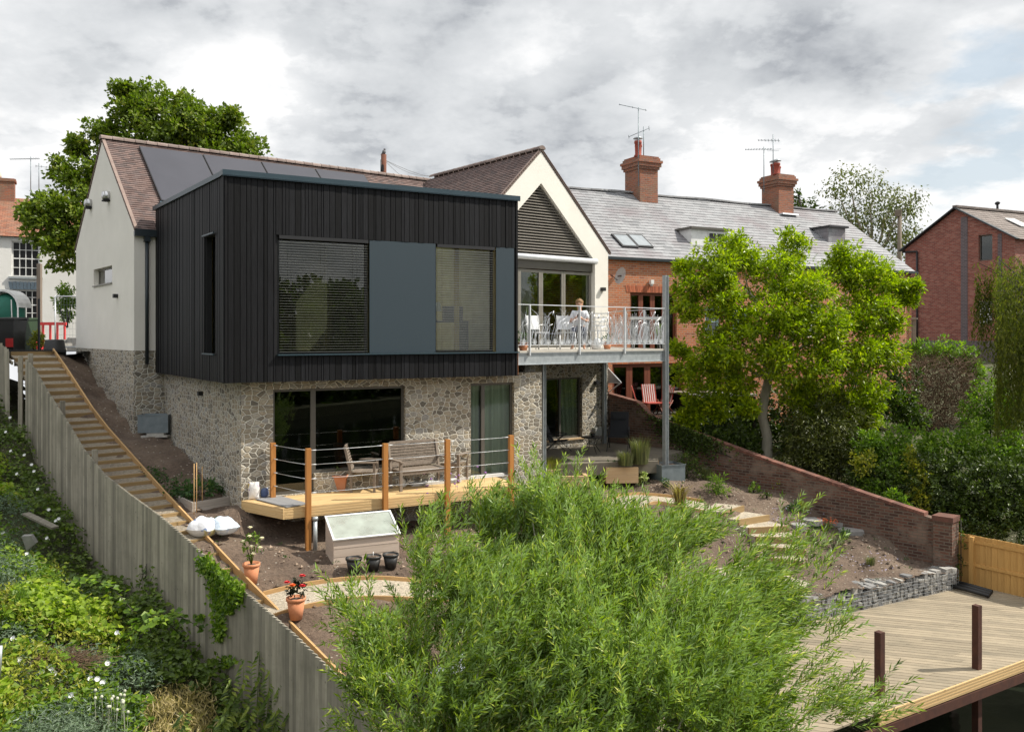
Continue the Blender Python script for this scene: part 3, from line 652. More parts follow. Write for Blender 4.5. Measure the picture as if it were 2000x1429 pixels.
while k < max(pr):
    wd = .138; o = bn * (k + .005); ts = clip_line(poly, bn * (k + wd / 2), bd)
    ta = clip_line(poly, bn * (k + .008), bd); tb = clip_line(poly, bn * (k + wd - .008), bd)
    if len(ta) >= 2 and len(tb) >= 2:
        # each row of boards is cut into random lengths
        a0, a1 = ta[0], ta[-1]; b0, b1 = tb[0], tb[-1]; cuts = [0.0]; 
        while cuts[-1] < 1: cuts.append(min(1, cuts[-1] + random.uniform(.35, .6)))
        if 1 - cuts[-2] < .08 and len(cuts) > 2: cuts.pop(-2)
        for i in range(len(cuts) - 1):
            e = .003 / max(a1 - a0, .1); u0, u1 = cuts[i] + e, cuts[i + 1] - e
            q = [bn * (k + .006) + bd * (a0 + (a1 - a0) * u0), bn * (k + .006) + bd * (a0 + (a1 - a0) * u1), bn * (k + wd - .006) + bd * (b0 + (b1 - b0) * u1), bn * (k + wd - .006) + bd * (b0 + (b1 - b0) * u0)]
            b.poly([x + Z * (-5.828 + random.uniform(-.0015, .0015)) for x in q], Z * .028)
    k += wd
b.build('deck_boards', M['deck_grey'], ld)
fdn = V((-fd_.y, fd_.x, 0))
if fdn.y > 0: fdn = -fdn
b = MB()
for i in range(8): b.obox(A2 + fdn * .002 + Z * (-5.995 + i * .0245), fd_ * 7.2, fdn * (.028 + .004 * (i % 2)), Z * .0225, .3)
b.build('fascia', M['deck_wood'], ld)
b = MB(); b.bar(A2 + fdn * .01 + Z * -6.10, B2 + fdn * .01 + Z * -6.10, .06, .16); b.bar(A2 - fdn * 1.9 + Z * -5.93, B2 - fdn * 1.9 + Z * -5.93, .08, .16); b.build('beam', M['rust'], ld)
for px, y0, y1 in ((1718, 1360, 1233), (1908, 1305, 1181)):
    c = onz(px, y0, -5.8); b = MB(); b.box((c.x, c.y, -8.2), (.115, .115, 2.4 + (c.y * (y0 - y1) / F)), math.atan2(fd_.y, fd_.x)); b.build('steel_post', M['rust'], ld)
for px, y0 in ((1525, 1445), (2100, 1250)):
    c = onz(px, y0, -5.8); b = MB(); b.box((c.x, c.y, -8.2), (.115, .115, 2.2), math.atan2(fd_.y, fd_.x)); b.build('leg', M['rust'], ld)
# black pipes by the pillar
pp = thing('pipe_bundle', onz(1890, 1150, -5.78), 'bundle of black plastic pipes lying on the deck at the foot of the tan fence', 'pipes')
for i in range(3):
    a_ = onz(1846, 1131 + i * 5, -5.74); c_ = onz(1938 - i * 3, 1155 + i * 4, -5.74)
    b = MB(); b.tube([a_, a_.lerp(c_, .5) + V((0, -.05, .02)), c_], .045, 10); b.build('pipe', M['black_plastic'], pp)
# ================================================================ the house
house = thing('house', H(6, 3, -.5), 'white house on a stone base with a black timber clad box and a balcony', 'house')
def panel(b, P, d, L, z0, z1, th, holes=(), nrm=None, r=.5, m=0):
    # wall slab with rectangular holes: P start (plan), d direction, nrm outwards; holes (a, b, z0, z1)
    xs = sorted({0, L} | {h[0] for h in holes} | {h[1] for h in holes}); zs = sorted({z0, z1} | {h[2] for h in holes} | {h[3] for h in holes})
    for i in range(len(xs) - 1):
        for j in range(len(zs) - 1):
            cx = (xs[i] + xs[i + 1]) / 2; cz = (zs[j] + zs[j + 1]) / 2
            if any(h[0] < cx < h[1] and h[2] < cz < h[3] for h in holes): continue
            b.obox(V((P.x, P.y, zs[j])) + d * xs[i], d * (xs[i + 1] - xs[i]), -nrm * th, Z * (zs[j + 1] - zs[j]), r, m)
PL = -.39                       # render starts here, stone below
E = 2.62; RG = 5.34
NL = -HU; NF = -HV              # outward normals of the gable end and of the fronts
# gable end wall (faces left)
b = MB(); wn = (1.22, 2.28, 1.06, 1.56)
def v_at(px): return colhit(px, HC, HV)
va, vb_ = v_at(219), v_at(183)
D1 = H(0, va).y; wn = (va, vb_, zat(552, D1), zat(518, D1))
xs = sorted([0, wn[0], wn[1], 3.16, 6.32])
def rk(v): return E + (RG - E) * (1 - abs(v - 3.16) / 3.16)
for a_, c_ in zip(xs[:-1], xs[1:]):
    if wn[0] < (a_ + c_) / 2 < wn[1]:
        b.poly([H(0, a_, PL), H(0, c_, PL), H(0, c_, wn[2]), H(0, a_, wn[2])], HU * .3)
        b.poly([H(0, a_, wn[3]), H(0, c_, wn[3]), H(0, c_, rk(c_)), H(0, a_, rk(a_))], HU * .3)
    else: b.poly([H(0, a_, PL), H(0, c_, PL), H(0, c_, rk(c_)), H(0, a_, rk(a_))], HU * .3)
b.poly([H(.3, 0, PL), H(13.4, 0, PL), H(13.4, 0, E), H(.3, 0, E)], HV * .3)
b.poly([H(.3, 6.32, PL), H(13.4, 6.32, PL), H(13.4, 6.32, E), H(.3, 6.32, E)], -HV * .3)
b.poly([H(13.1, .3, PL), H(13.1, 6.0, PL), H(13.1, 6.0, E), H(13.1, 3.16, RG - .1), H(13.1, .3, E)], HU * .3)
b.build('render_wall', M['render'], house)
# interior back wall of the slot window, frame and pane
wf = MB(); P0 = H(.13, wn[0]); 
for q in ((wn[0], wn[0] + .05), (wn[1] - .05, wn[1])): wf.obox(H(.13, q[0], wn[2]), HV * (q[1] - q[0]), HU * .06, Z * (wn[3] - wn[2]))
for q in (wn[2], wn[3] - .05): wf.obox(H(.128, wn[0] + .05, q), HV * (wn[1] - wn[0] - .1), HU * .06, Z * .05)
wo = wf.build('window_frame', M['frame_light'], house)
b = MB(); b.obox(H(.15, wn[0] + .05, wn[2] + .05), HV * (wn[1] - wn[0] - .1), HU * .01, Z * (wn[3] - wn[2] - .1)); b.build('pane', M['glass_dark'], wo)
b = MB(); b.obox(H(-.04, wn[0] - .02, wn[2] - .03), HV * (wn[1] - wn[0] + .04), HU * .3, Z * .03); b.build('sill', M['frame_light'], wo)
b = MB(); b.obox(H(.5, wn[0] - .5, 0), HV * 2.2, HU * .05, Z * 2.4); b.build('inner_wall', M['plaster'], house)
# stone base: left wall, short front, box base side, garden front, pier return, wall under the balcony
SB = -4.6
b = MB()
b.poly([H(0, 0, SB), H(0, 6.32, SB), H(0, 6.32, PL - .003), H(0, 0, PL - .003)], HU * .3)
S1 = H(.3, 0); 
S0 = Wp(Wt(471))
b.poly([H(.3, 0, SB), H(.85, 0, SB), H(.85, 0, PL - .003), H(.3, 0, PL - .003)], HV * .3)
u1 = colhit(320, HC, HU); S1 = H(u1, 0)
sd = (S1 - S0).normalized(); sn = V((sd.y, -sd.x, 0)); 
if sn.x > 0: sn = -sn
b.obox(S0 + Z * SB + sd * 0, sd * ((S1 - S0).length + .1), -sn * .3, Z * (-.9 - SB))
t0 = Wt(471); tE = W_END
d1 = (Wt(533.5), Wt(792)); d2 = (Wt(919.5), Wt(1004.5))
holes = [(d1[0] - t0, d1[1] - t0, -3.33, -1.13), (d2[0] - t0, d2[1] - t0, -3.33, -1.13)]
panel(b, Wp(t0), UB, tE - t0, SB, -.9, .3, holes, UN)
# low stone wall under the big fixed pane
dm = Wt(612.5)
b.obox(Wp(dm + .02, SB, -.02), UB * (d1[1] - dm - .02), -UN * .28, Z * (-2.93 - SB))
# pier return and wall beneath the balcony (same plane as the big gable)
pe = Wp(tE); rr = (H(8.55, -3.04) - pe)
b.obox(pe + Z * SB - UN * .3, HV * 5.2, -UB * .3, Z * (-.55 - SB))
def g2(px): return colhit(px, H(0, -3.04), HU)
w3 = (g2(1065.5), g2(1137.5)); us = 8.0; ue = 13.43
Dw = H(w3[1], -3.04).y
h3 = (w3[0] - us, w3[1] - us, zat(853, Dw), zat(736, Dw))
panel(b, H(us, -3.04), HU, ue - us, SB, -.5, .3, [h3], NF)
b.obox(H(13.43, -3.04, SB), HV * 3.3, -HU * .3, Z * (-.5 - SB))
b.build('stone_wall', M['stone'], house)
# right side wall (render) of the front wing and the big gable
AP = 10.66; GW = 2.77; JW = 2.2; JZ = 2.30; JA = 4.50; GE = 2.60; GR = 5.42
b = MB()
for sg in (-1, 1):
    o_ = lambda r, z: H(AP + sg * r, -3.04, z)
    b.poly([o_(JW, -.48), o_(GW, -.48), o_(GW, GE), o_(JW, JZ)], HV * .42)
    b.poly([o_(JW, JZ), o_(GW, GE), o_(0, GR), o_(0, JA)], HV * .42)
b.poly([H(13.43, -2.62, -.48), H(13.43, 0, -.48), H(13.43, 0, GE), H(13.43, -2.62, GE)], -HU * .3)
b.poly([H(7.9, -2.62, -.48), H(7.9, 0, -.48), H(7.9, 0, GE), H(7.9, -2.62, GE)], HU * .3)
b.build('gable_wall', M['render'], house)
# louvre slats in the triangle
b = MB(); n = 25
for i in range(n):
    z = JZ + .06 + (JA - JZ - .1) * i / n; hw = JW * (1 - (z - JZ) / (JA - JZ)) - .005
    if hw < .05: continue
    p = H(AP - hw, -2.93, z); b.obox(p, HU * 2 * hw, HV * .075 + Z * .055, Z * .014 - HV * .01)
b.build('louvre', mk('louvre_slat', (.17, .155, .13), (.21, .19, .165), rough=.55), house)
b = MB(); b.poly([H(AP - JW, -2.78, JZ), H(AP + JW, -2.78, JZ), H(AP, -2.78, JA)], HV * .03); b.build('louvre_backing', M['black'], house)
# blind box above the folding doors
b = MB(); b.lathe((0, 0, 0), [(.0, 0)], 4) if 0 else None
b.tube([H(AP - JW + .02, -3.0, JZ - .0), H(AP + JW + .10, -3.0, JZ - .0)], .085, 16); b.build('awning_cassette', M['galv_bright'], house)
b = MB(); b.obox(H(AP - JW + .01, -2.93, JZ - .33), HU * (2 * JW - .02), HV * .12, Z * .30); b.build('awning_fascia', M['frame_grey'], house)
# folding doors
DH = JZ - .34; doors = [g2(px) for px in (1007, 1063, 1107.5, 1146)]
doors = [AP - JW + .02] + [AP - JW + .02 + (2 * JW - .04) * k / 5 for k in range(1, 5)] + [AP + JW - .02]
doors = [AP - JW + .02, 8.98, g2(1020), g2(1063.5), g2(1107.5), AP + JW - .02]
for i in range(5):
    a_, c_ = doors[i], doors[i + 1]; b = MB(); fw = .075
    for q in (a_ + .004, c_ - fw - .004): b.obox(H(q, -2.88, -.36), HU * fw, HV * .07, Z * (DH + .34))
    for z in (-.36, DH - .10): b.obox(H(a_ + fw + .004, -2.877, z), HU * (c_ - a_ - 2 * fw - .008), HV * .064, Z * .08)
    dr = b.build('folding_door', M['frame_light'], house)
    b = MB(); b.obox(H(a_ + fw, -2.85, -.28), HU * (c_ - a_ - 2 * fw), HV * .012, Z * (DH + .18)); b.build('pane', M['glass'], dr)
# room behind folding doors
b = MB(); b.obox(H(8.2, 2.4, -.4), HU * 5, HV * .1, Z * 3); b.obox(H(8.2, -2.8, -.42), HU * 5, HV * 5.2, Z * .04); b.obox(H(8.25, -2.5, -.38), -HU * .02, HV * 5, Z * 2.9); b.obox(H(8.2, -2.6, 2.45), HU * 4.9, HV * 5, Z * .05)
b.build('living_room', mk('green_grey_plaster', (.26, .30, .25), rough=.9), house)
# ---------------------------------------------------------------- roofs
def roof_slope(name, A, B, up, L, mat, row=.10, par=house, th=.03, clipf=None, m=None):
    # A->B eave line (plan frame, world), up: unit vector up the slope, L: slope length; overlapping courses
    b = MB(); n = int(L / row); nr = (B - A).cross(up).normalized()
    if nr.z < 0: nr = -nr
    ks = 24
    for i in range(n):
        p = A + up * (i * row); q = B + up * (i * row); hh = up * (row * 1.04)
        if clipf:
            p, q = clipf(p, q, (i + .5) * row)
            if p is None: continue
        e = nr * .018
        b.add([p - nr * .02, q - nr * .02, q + e, p + e, q + hh, p + hh], [(0, 1, 2, 3), (3, 2, 4, 5)], .5)
    return b.build(name, mat, par)
sl = math.atan2(RG - E, 3.16); up1 = (HV * math.cos(sl) + Z * math.sin(sl)); up2 = (-HV * math.cos(sl) + Z * math.sin(sl)); SL = 3.16 / math.cos(sl)
OV = .16
A_ = H(-.03, 0, E + .09) - up1 * OV; B_ = H(13.45, 0, E + .09) - up1 * OV
roof_slope('roof', A_, B_, up1, SL + OV, M['tile'])
A_ = H(-.03, 6.32, E + .09) - up2 * OV; B_ = H(13.45, 6.32, E + .09) - up2 * OV
roof_slope('roof', B_, A_, up2, SL + OV, M['tile'])
gs = math.atan2(GR - GE, GW); gL = (HU * math.cos(gs) + Z * math.sin(gs)); gR = (-HU * math.cos(gs) + Z * math.sin(gs)); GSL = GW / math.cos(gs)
yb = 3.0
A_ = H(AP - GW, yb, GE + .09) - gL * .14; B_ = H(AP - GW, -3.08, GE + .09) - gL * .14
roof_slope('wing_roof', A_, B_, gL, GSL + .14, M['tile'])
A_ = H(AP + GW, yb, GE + .09) - gR * .14; B_ = H(AP + GW, -3.08, GE + .09) - gR * .14
roof_slope('wing_roof', B_, A_, gR, GSL + .14, M['tile'])
# verge and eave underside boards
b = MB()
b.poly([H(-.02, -.1, E - .04), H(-.02, 3.16, RG + .045), H(-.02, 6.42, E - .04), H(-.02, 6.42, E + .06), H(-.02, 3.16, RG + .13), H(-.02, -.1, E + .06)], HU * .08)
vm = mk('verge_tile', (.20, .14, .12), (.26, .20, .17), scale=8, rough=.85); b.build('verge', vm, house)
for sg in (-1, 1):
    p = H(AP + sg * (GW + .1), -3.06, GE - .06); q = H(AP, -3.06, GR + .04)
    b = MB(); b.poly([p, q, q + Z * .10, p + Z * .10], HV * .06); b.build('verge', vm, house)
b = MB()
def ridge(b, A, B, seg=.3, r=.085):
    L = (B - A).length; d = (B - A).normalized(); s = V((-d.y, d.x, 0)); n = int(L / seg)
    for i in range(n):
        p = A + d * i * seg; vs = []; nn_ = 7
        for q, rr in ((p, r * 1.08), (p + d * seg * .98, r * .98)):
            for j in range(nn_):
                t = math.pi * (-.08 + 1.16 * j / (nn_ - 1)); vs.append(q + s * math.cos(t) * rr * 1.35 + Z * (math.sin(t) * rr))
        b.add(vs, [(j, j + 1, j + 1 + nn_, j + nn_) for j in range(nn_ - 1)] + [tuple(range(nn_ - 1, -1, -1))], None)
ridge(b, H(-.05, 3.16, RG + .10), H(13.4, 3.16, RG + .10)); ridge(b, H(AP, -3.1, GR + .10), H(AP, 3.0, GR + .10))
b.build('ridge_tiles', M['ridge'], house)
# valley, gutter, downpipe
b = MB(); b.obox(H(.0, -.14, E - .10), HU * 7.9, HV * .12, Z * .11); b.obox(H(-.02, -.15, E - .17), HU * .75, HV * .1, Z * .12); b.build('gutter', M['downpipe'], house)
ud = colhit(285.5, HC, HU)
b = MB(); b.tube([H(ud, -.07, E - .12), H(ud, -.07, zat(711, H(ud, 0).y))], .045, 10); b.obox(H(ud - .07, -.14, E - .3), HU * .14, HV * .12, Z * .22); b.build('downpipe', M['downpipe'], house)
# solar panels on the front slope
for i in range(4):
    ua = .9 + i * 1.78; b = MB(); o_ = H(ua, 0, E + .15) + up1 * .72 if 0 else None
    q = H(ua, 0, E + .11) + up1 * 1.15 ; nr = HU.cross(up1).normalized()
    if nr.z < 0: nr = -nr
    b.obox(q + nr * .02, HU * 1.755, up1 * (SL - 1.45), nr * .04); so = b.build('solar_panel', M['frame_black'], house)
    b = MB(); b.obox(q + nr * .062 + HU * .02 + up1 * .02, HU * 1.715, up1 * (SL - 1.49), nr * .003); b.build('cells', mk('solar_cells', (.03, .03, .04), (.04, .04, .052), scale=1, rough=.35) if i == 0 else bpy.data.materials['solar_cells'], so)
b = MB(); b.obox(H(.86, 0, E + .11) + up1 * 1.0, HU * 7.2, up1 * .14, nr * .045); b.build('panel_flashing', M['coping'], house)
# two steel extractor cowls, a wall light on the gable end
for px, py in ((213, 383), (178, 398)):
    v_ = v_at(px); D = H(0, v_).y; z = zat(py, D); b = MB(); c = H(0, v_, z); prof = []
    b.tube([c + HU * .02, c - HU * .13], .13, 16); b.tube([c - HU * .13, c - HU * .17, c - HU * .19], [.13, .10, .02], 16)
    co = b.build('vent_cowl', mk('steel_cowl', (.62, .62, .62), rough=.28, metal=.9) if px == 213 else bpy.data.materials['steel_cowl'], house)
    b = MB(); b.obox(c - HU * .16 - HV * .12 - Z * .15, HU * .16, HV * .24, Z * .04); b.build('louvre', M['black'], co)
def wall_light(c, out, al, par=house, s=1):
    b = MB(); b.obox(c - al * .06 * s - Z * .05 * s, al * .12 * s, out * .11 * s, Z * .10 * s); return b.build('wall_light', M['frame_black'], par)
v_ = v_at(229.5); wall_light(H(0, v_, zat(578, H(0, v_).y)), NL, HV)
u_ = g2(1175.5); wall_light(H(u_, -3.04, zat(565, H(u_, -3.04).y)), NF, HU, s=1.1)
u_ = g2(1163); wall_light(H(u_, -3.04, zat(747, H(u_, -3.04).y)), NF, HU, s=1.1)
k_ = colhit(395, S0, sd); q = S0 + sd * k_; wall_light(q + Z * zat(768, q.y), sn, sd, s=.9)
# ---------------------------------------------------------------- windows of the stone storey
def framed(name, P, d, nrm, a, c, z0, z1, mull=(), fw=.055, mat='frame_grey', glass='glass_dark', rec=.1, par=house, inner=None):
    b = MB(); q = P - nrm * rec
    for x in (a, c - fw): b.obox(q + d * x + Z * z0, d * fw, -nrm * .06, Z * (z1 - z0))
    for z in (z0, z1 - fw): b.obox(q + d * (a + fw) + Z * z + nrm * .002, d * (c - a - 2 * fw), -nrm * .056, Z * fw)
    for x, wd in mull: b.obox(q + d * (x - wd / 2) + Z * (z0 + fw) + nrm * .004, d * wd, -nrm * .06, Z * (z1 - z0 - 2 * fw))
    o_ = b.build(name, M[mat], par)
    b = MB(); b.obox(q - nrm * .03 + d * (a + fw * .5) + Z * (z0 + fw * .5), d * (c - a - fw), -nrm * .01, Z * (z1 - z0 - fw)); b.build('pane', M[glass], o_)
    return o_
framed('garden_door', W0, UB, UN, d1[0], dm + .02, -3.33, -1.13)
framed('picture_window', W0, UB, UN, dm + .02, d1[1], -2.93, -1.13)
framed('garden_door', W0, UB, UN, d2[0], d2[1], -3.33, -1.13, mull=[(Wt(947), .09)], glass='glass')
framed('window', H(0, -3.04), HU, NF, w3[0], w3[1], h3[2], h3[3], mull=[(g2(1098), .06)], glass='glass')
b = MB(); b.obox(H(w3[0] - .03, -3.10, h3[2] - .05), HU * (w3[1] - w3[0] + .12), HV * .2, Z * .05); b.build('sill', M['sleeper'], house)
# curtains
def curtain(name, P, d, nrm, a, c, z0, z1, mat, par=house, amp=.03, freq=38, gather=0):
    vs = []; fs = []; n = max(16, int((c - a) * 60)); 
    for i in range(n + 1):
        x = a + (c - a) * i / n; y = amp * math.sin(x * freq) + amp * .5 * math.sin(x * freq * 1.7 + 1)
        for j, z in enumerate((z0, z0 * .5 + z1 * .5, z1)):
            gx = gather * (1 - j / 2) * (x - c) / (c - a) if gather else 0
            vs.append(P + d * (x + gx * (c - a)) + nrm * y + Z * z)
    for i in range(n):
        for j in range(2): fs.append((i * 3 + j, i * 3 + 3 + j, i * 3 + 4 + j, i * 3 + 1 + j))
    b = MB(); b.add(vs, fs, .5, sm=True); return b.build(name, mat, par)
cur = mk('sage_curtain', (.50, .54, .43), (.44, .48, .38), scale=3, rough=.9)
curtain('curtain', W0 - UN * .25, UB, UN, d2[0] + .02, Wt(944), -3.3, -1.15, cur)
curtain('curtain', W0 - UN * .25, UB, UN, Wt(950), d2[1] - .02, -3.3, -1.15, cur)
curtain('curtain', H(0, -3.04) - NF * .25, HU, NF, g2(1097), w3[1] - .03, h3[2], h3[3], cur, gather=-.25)
# rooms behind
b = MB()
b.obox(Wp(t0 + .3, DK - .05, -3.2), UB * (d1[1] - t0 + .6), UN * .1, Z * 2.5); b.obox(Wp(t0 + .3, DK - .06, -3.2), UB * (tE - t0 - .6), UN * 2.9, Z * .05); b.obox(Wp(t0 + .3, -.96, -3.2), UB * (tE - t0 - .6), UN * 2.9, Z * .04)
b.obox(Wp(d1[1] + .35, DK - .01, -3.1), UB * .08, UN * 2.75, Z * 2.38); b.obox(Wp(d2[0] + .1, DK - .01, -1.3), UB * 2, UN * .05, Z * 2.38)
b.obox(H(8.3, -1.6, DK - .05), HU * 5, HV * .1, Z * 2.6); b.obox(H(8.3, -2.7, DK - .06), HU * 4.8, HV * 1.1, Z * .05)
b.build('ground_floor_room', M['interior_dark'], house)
# ================================================================ timber box
B0 = V((-5.63, 17.0, 0)); BL = 6.65; BZ0 = -.945; BZ1 = 3.14; B3 = H(colhit(301, HC, HU), 0); bs = (B3 - B0); BSL = bs.length; bs.normalize(); bsn = V((bs.y, -bs.x, 0))
if bsn.x > 0: bsn = -bsn
def Bt(px): return colhit(px, B0, UB)
oa, ob = Bt(543), Bt(1006); oz0, oz1 = -.415, 2.02
# inner shell
b = MB()
panel(b, B0 - UN * .06, UB, BL - .06, BZ0 + .02, BZ1, .12, [(oa, ob, oz0, oz1)], UN)
sa, sb = colhit(418, B0, bs), colhit(397, B0, bs); Ds = (B0 + bs * sb).y; sz0, sz1 = zat(690, Ds), zat(463, Ds)
panel(b, B0 - bsn * .06 + bs * .06, bs, BSL, BZ0 + .02, BZ1, .12, [(sa - .06, sb - .06, sz0, sz1)], bsn)
cB1 = B0 + UB * BL; back = V((-.5676, .8233, 0))
b.obox(cB1 - UB * .14 + Z * (BZ0 + .02) - UN * .1, back * 6.5, UB * .08, Z * (BZ1 - BZ0 - .02))
b.obox(B0 + Z * (BZ0 + .025) - bsn * .1 - UN * .1, UB * (BL - .2), bs * (BSL - .1), Z * .3); b.build('box_shell', M['black'], house)
zr0 = Z * (BZ1 - .14); q00 = B0 - bsn * .3 - UN * .3 + zr0; b = MB(); ur = Bt(790) + .5
b.obox(q00, UB * (BL - .3), bs * 1.4, Z * .08); b.obox(q00 + bs * 1.4, UB * ur, bs * (BSL - 1.5), Z * .08); b.obox(q00 + bs * 3.8 + UB * ur, UB * (BL - .3 - ur), bs * (BSL - 3.9), Z * .08); b.build('flat_roof', M['galv'], house)
b = MB(); b.obox(q00 + bs * 1.4 + UB * ur + Z * .03, UB * (BL - .3 - ur), bs * 2.4, Z * .02); b.build('added_rooflight', M['glass'], house)  # invented roof opening, lets daylight into the right hand room
# cladding boards
widths = [.045, .12, .13, .085, .13, .115, .07, .125]
def clad(P, d, nrm, L, zones, par=house, seed=1):
    rd = random.Random(seed); b = MB(); x = 0
    while x < L - .01:
        wd = rd.choice(widths); wd = min(wd, L - x); th = rd.choice([.022, .026, .031]); rr = rd.random() ** 1.5
        segs = []
        mid = x + wd / 2
        for (a, c, z0, z1) in zones:
            if a <= mid <= c: segs.append((z0, z1))
        for z0, z1 in segs: b.obox(P + d * (x + .006) + Z * z0, d * (wd - .012), nrm * th, Z * (z1 - z0), rr)
        x += wd
    return b
fb = B0 - UN * .058
b = clad(fb, UB, UN, BL, [(0, oa - .01, BZ0, BZ1), (oa - .01, BL, oz1, BZ1), (oa - .01, BL, BZ0, oz0)], seed=3)
b.build('front_cladding', M['black_wood'], house)
b = clad(B0 - bsn * .058 + bs * .0, bs, bsn, BSL, [(0, sa, BZ0, BZ1), (sb, BSL, BZ0, BZ1), (sa, sb, BZ0, sz0), (sa, sb, sz1, BZ1)], seed=5)
b.build('side_cladding', M['black_wood'], house)
b = MB(); b.obox(cB1 - UB * .058 - UN * .02 + Z * BZ0, UB * .05, -UN * .0 + back * 1.5, Z * (BZ1 - BZ0)); b.build('end_cladding', M['black_wood'], house)
b = MB(); b.obox(B0 - bsn * .05 - UN * .05 + Z * (BZ0 + .0), UB * (BL), bs * BSL, Z * .02); b.build('soffit', M['black'], house)
b = MB()     # copper edge strip at the right of the lower band
b.obox(cB1 - UB * .005 - UN * .03 + Z * (BZ0 + .01), UB * .012, back * .1, Z * (oz0 - BZ0 - .02)); b.build('edge_strip', mk('copper_edge', (.45, .16, .05), rough=.6), house)
# coping
b = MB(); cz = BZ1 - .01; o0 = B0 + UN * .03 + bsn * .03
f1 = cB1 + UN * .03 + UB * .03
b.obox(o0 + Z * cz, f1 - o0, -UN * .3, Z * .10)
s1 = B3 + bsn * .03 + bs * .05
b.obox(o0 - UN * .3 + Z * cz, s1 - (o0 - UN * .3), -bsn * .3, Z * .099)
b.obox(f1 - UN * .3 + Z * cz, back * 6, -UB * .3, Z * .099)
b.obox(o0 + Z * (cz - .02) - UN * .008, f1 - o0, -UN * .01, Z * .03)
b.build('coping', M['coping'], house)
# slot window in the side
for z in (sz0 - .02, sz1 - .0):
    b = MB(); b.obox(B0 + bs * (sa - .02) + Z * z + bsn * .0, bs * (sb - sa + .04), bsn * .03, Z * .03); b.build('window_trim', M['coping'], house)
b = MB(); b.obox(B0 + bs * (sa + .0) + Z * sz0 - bsn * .2, bs * (sb - sa), -bsn * .02, Z * (sz1 - sz0)); b.build('side_window', M['glass_dark'], house)
# front band: frames, glass, blue panels, sill
def bandrect(name, px0, px1, mat, off, th=.02, par=house, z0=oz0 + .03, z1=oz1 - .005):
    b = MB(); a, c = Bt(px0), Bt(px1); b.obox(B0 + UB * a + Z * z0 + UN * off, UB * (c - a), -UN * th, Z * (z1 - z0)); return b.build(name, mat, par)
bandrect('cladding_panel', 723, 852, M['blue_panel'], -.035)
bandrect('cladding_panel', 970.5, 1005.5, M['blue_panel'], -.035)
b = MB(); b.obox(B0 + UB * (oa - .01) + Z * (oz0 - .002) + UN * .045, UB * (BL - oa + .02), -UN * .22, Z * .028); b.build('sill', M['coping'], house)
for k, (p0, p1, nm) in enumerate(((544, 722, 'blind_window'), (853.5, 969, 'blind_window'))):
    a, c = Bt(p0), Bt(p1); z0, z1 = oz0 + .03, oz1 - .005
    fo_ = framed('window', B0, UB, UN, a, c, z0, z1, fw=.05, mat='frame_black', glass='glass_dark' if k == 0 else 'glass', rec=.16)
    b = MB(); n = 42
    for i in range(n):
        z = z0 + .04 + (z1 - z0 - .12) * i / n + 0
        b.obox(B0 + UB * (a + .03) + Z * z - UN * .03, UB * (c - a - .06), -UN * .045, Z * .0035)
    bl = b.build('venetian_blind', mk('blind_slat', (.36, .37, .33), rough=.4, metal=.4) if k == 0 else bpy.data.materials['blind_slat'], house)
    b = MB()
    for x in ([.14, .5, .86] if k == 0 else [.1, .9]): b.tube([B0 + UB * (a + (c - a) * x) + Z * z0 - UN * .06, B0 + UB * (a + (c - a) * x) + Z * z1 - UN * .06], .003, 4)
    b.obox(B0 + UB * (a + .02) + Z * (z1 - .07) - UN * .02, UB * (c - a - .04), -UN * .08, Z * .07)
    b.build('blind_cords', M['frame_black'], bl)
# rooms in the box
b = MB(); BI = BL - .3
q0 = B0 - UN * .3 - bsn * .2
b.obox(q0 + Z * (oz0 + .0), UB * BI, bs * 4.6, Z * .02); b.obox(q0 + Z * 2.3, UB * (Bt(790) + .3), bs * 4.6, Z * .03); b.obox(q0 + UB * (Bt(790) + .3) + Z * 2.3, UB * (BI - Bt(790) - .3), bs * 1.2, Z * .03)  # right hand ceiling cut short to leave the added roof opening clear
b.obox(q0 + bs * 4.4 + Z * oz0, UB * BI, bs * .05, Z * 2.8); b.obox(B0 + UB * (Bt(790)) - UN * .35 + Z * oz0, UB * .1, bs * 4.0, Z * 2.75); b.obox(q0 + UB * (BI - .3) + Z * oz0, UB * .08, bs * 4.2, Z * 2.75)
b.obox(B0 + UB * (Bt(715)) - UN * 2.2 + Z * (oz0), UB * .9, bs * .1, Z * 2.2)
b.build('upper_room', M['plaster'], house)
cy = mk('yellow_curtain', (.62, .42, .10), (.55, .36, .08), scale=3, rough=.9)
curtain('curtain', B0 - UN * .42, UB, UN, Bt(855), Bt(864), oz0 + .05, 2.2, cy); curtain('curtain', B0 - UN * .42 - UN * .5, UB, UN, Bt(922), Bt(933), oz0 + .05, 2.2, cy)
# desk and lamp seen through the right hand blind
q = B0 + UB * Bt(880) - UN * 1.1; b = MB(); b.obox(q + Z * .30, UB * 1.0, -UN * .5, Z * .04); b.obox(q + Z * -.38, UB * .05, -UN * .5, Z * .68); b.obox(q + UB * .95 + Z * -.38, UB * .05, -UN * .5, Z * .68); b.obox(q + UB * .45 + Z * .34 - UN * .2, UB * .5, -UN * .1, Z * .35); tag(b.build('desk', M['frame_black']), 'dark desk with a screen seen through the right hand blind of the timber box', 'desk')
lp_ = thing('table_lamp', q + UB * .25 - UN * .25 + Z * .34, 'table lamp with a cream shade on the desk behind the right hand blind', 'lamp'); c = V(lp_.location)
b = MB(); b.lathe(c, [(.06, 0), (.02, .03), (.015, .25)], 10); b.build('lamp_base', M['frame_light'], lp_); b = MB(); b.lathe(c + Z * .22, [(.15, 0), (.10, .22), (.09, .22), (.14, .0)], 16); b.build('lamp_shade', M['white_paint'], lp_)
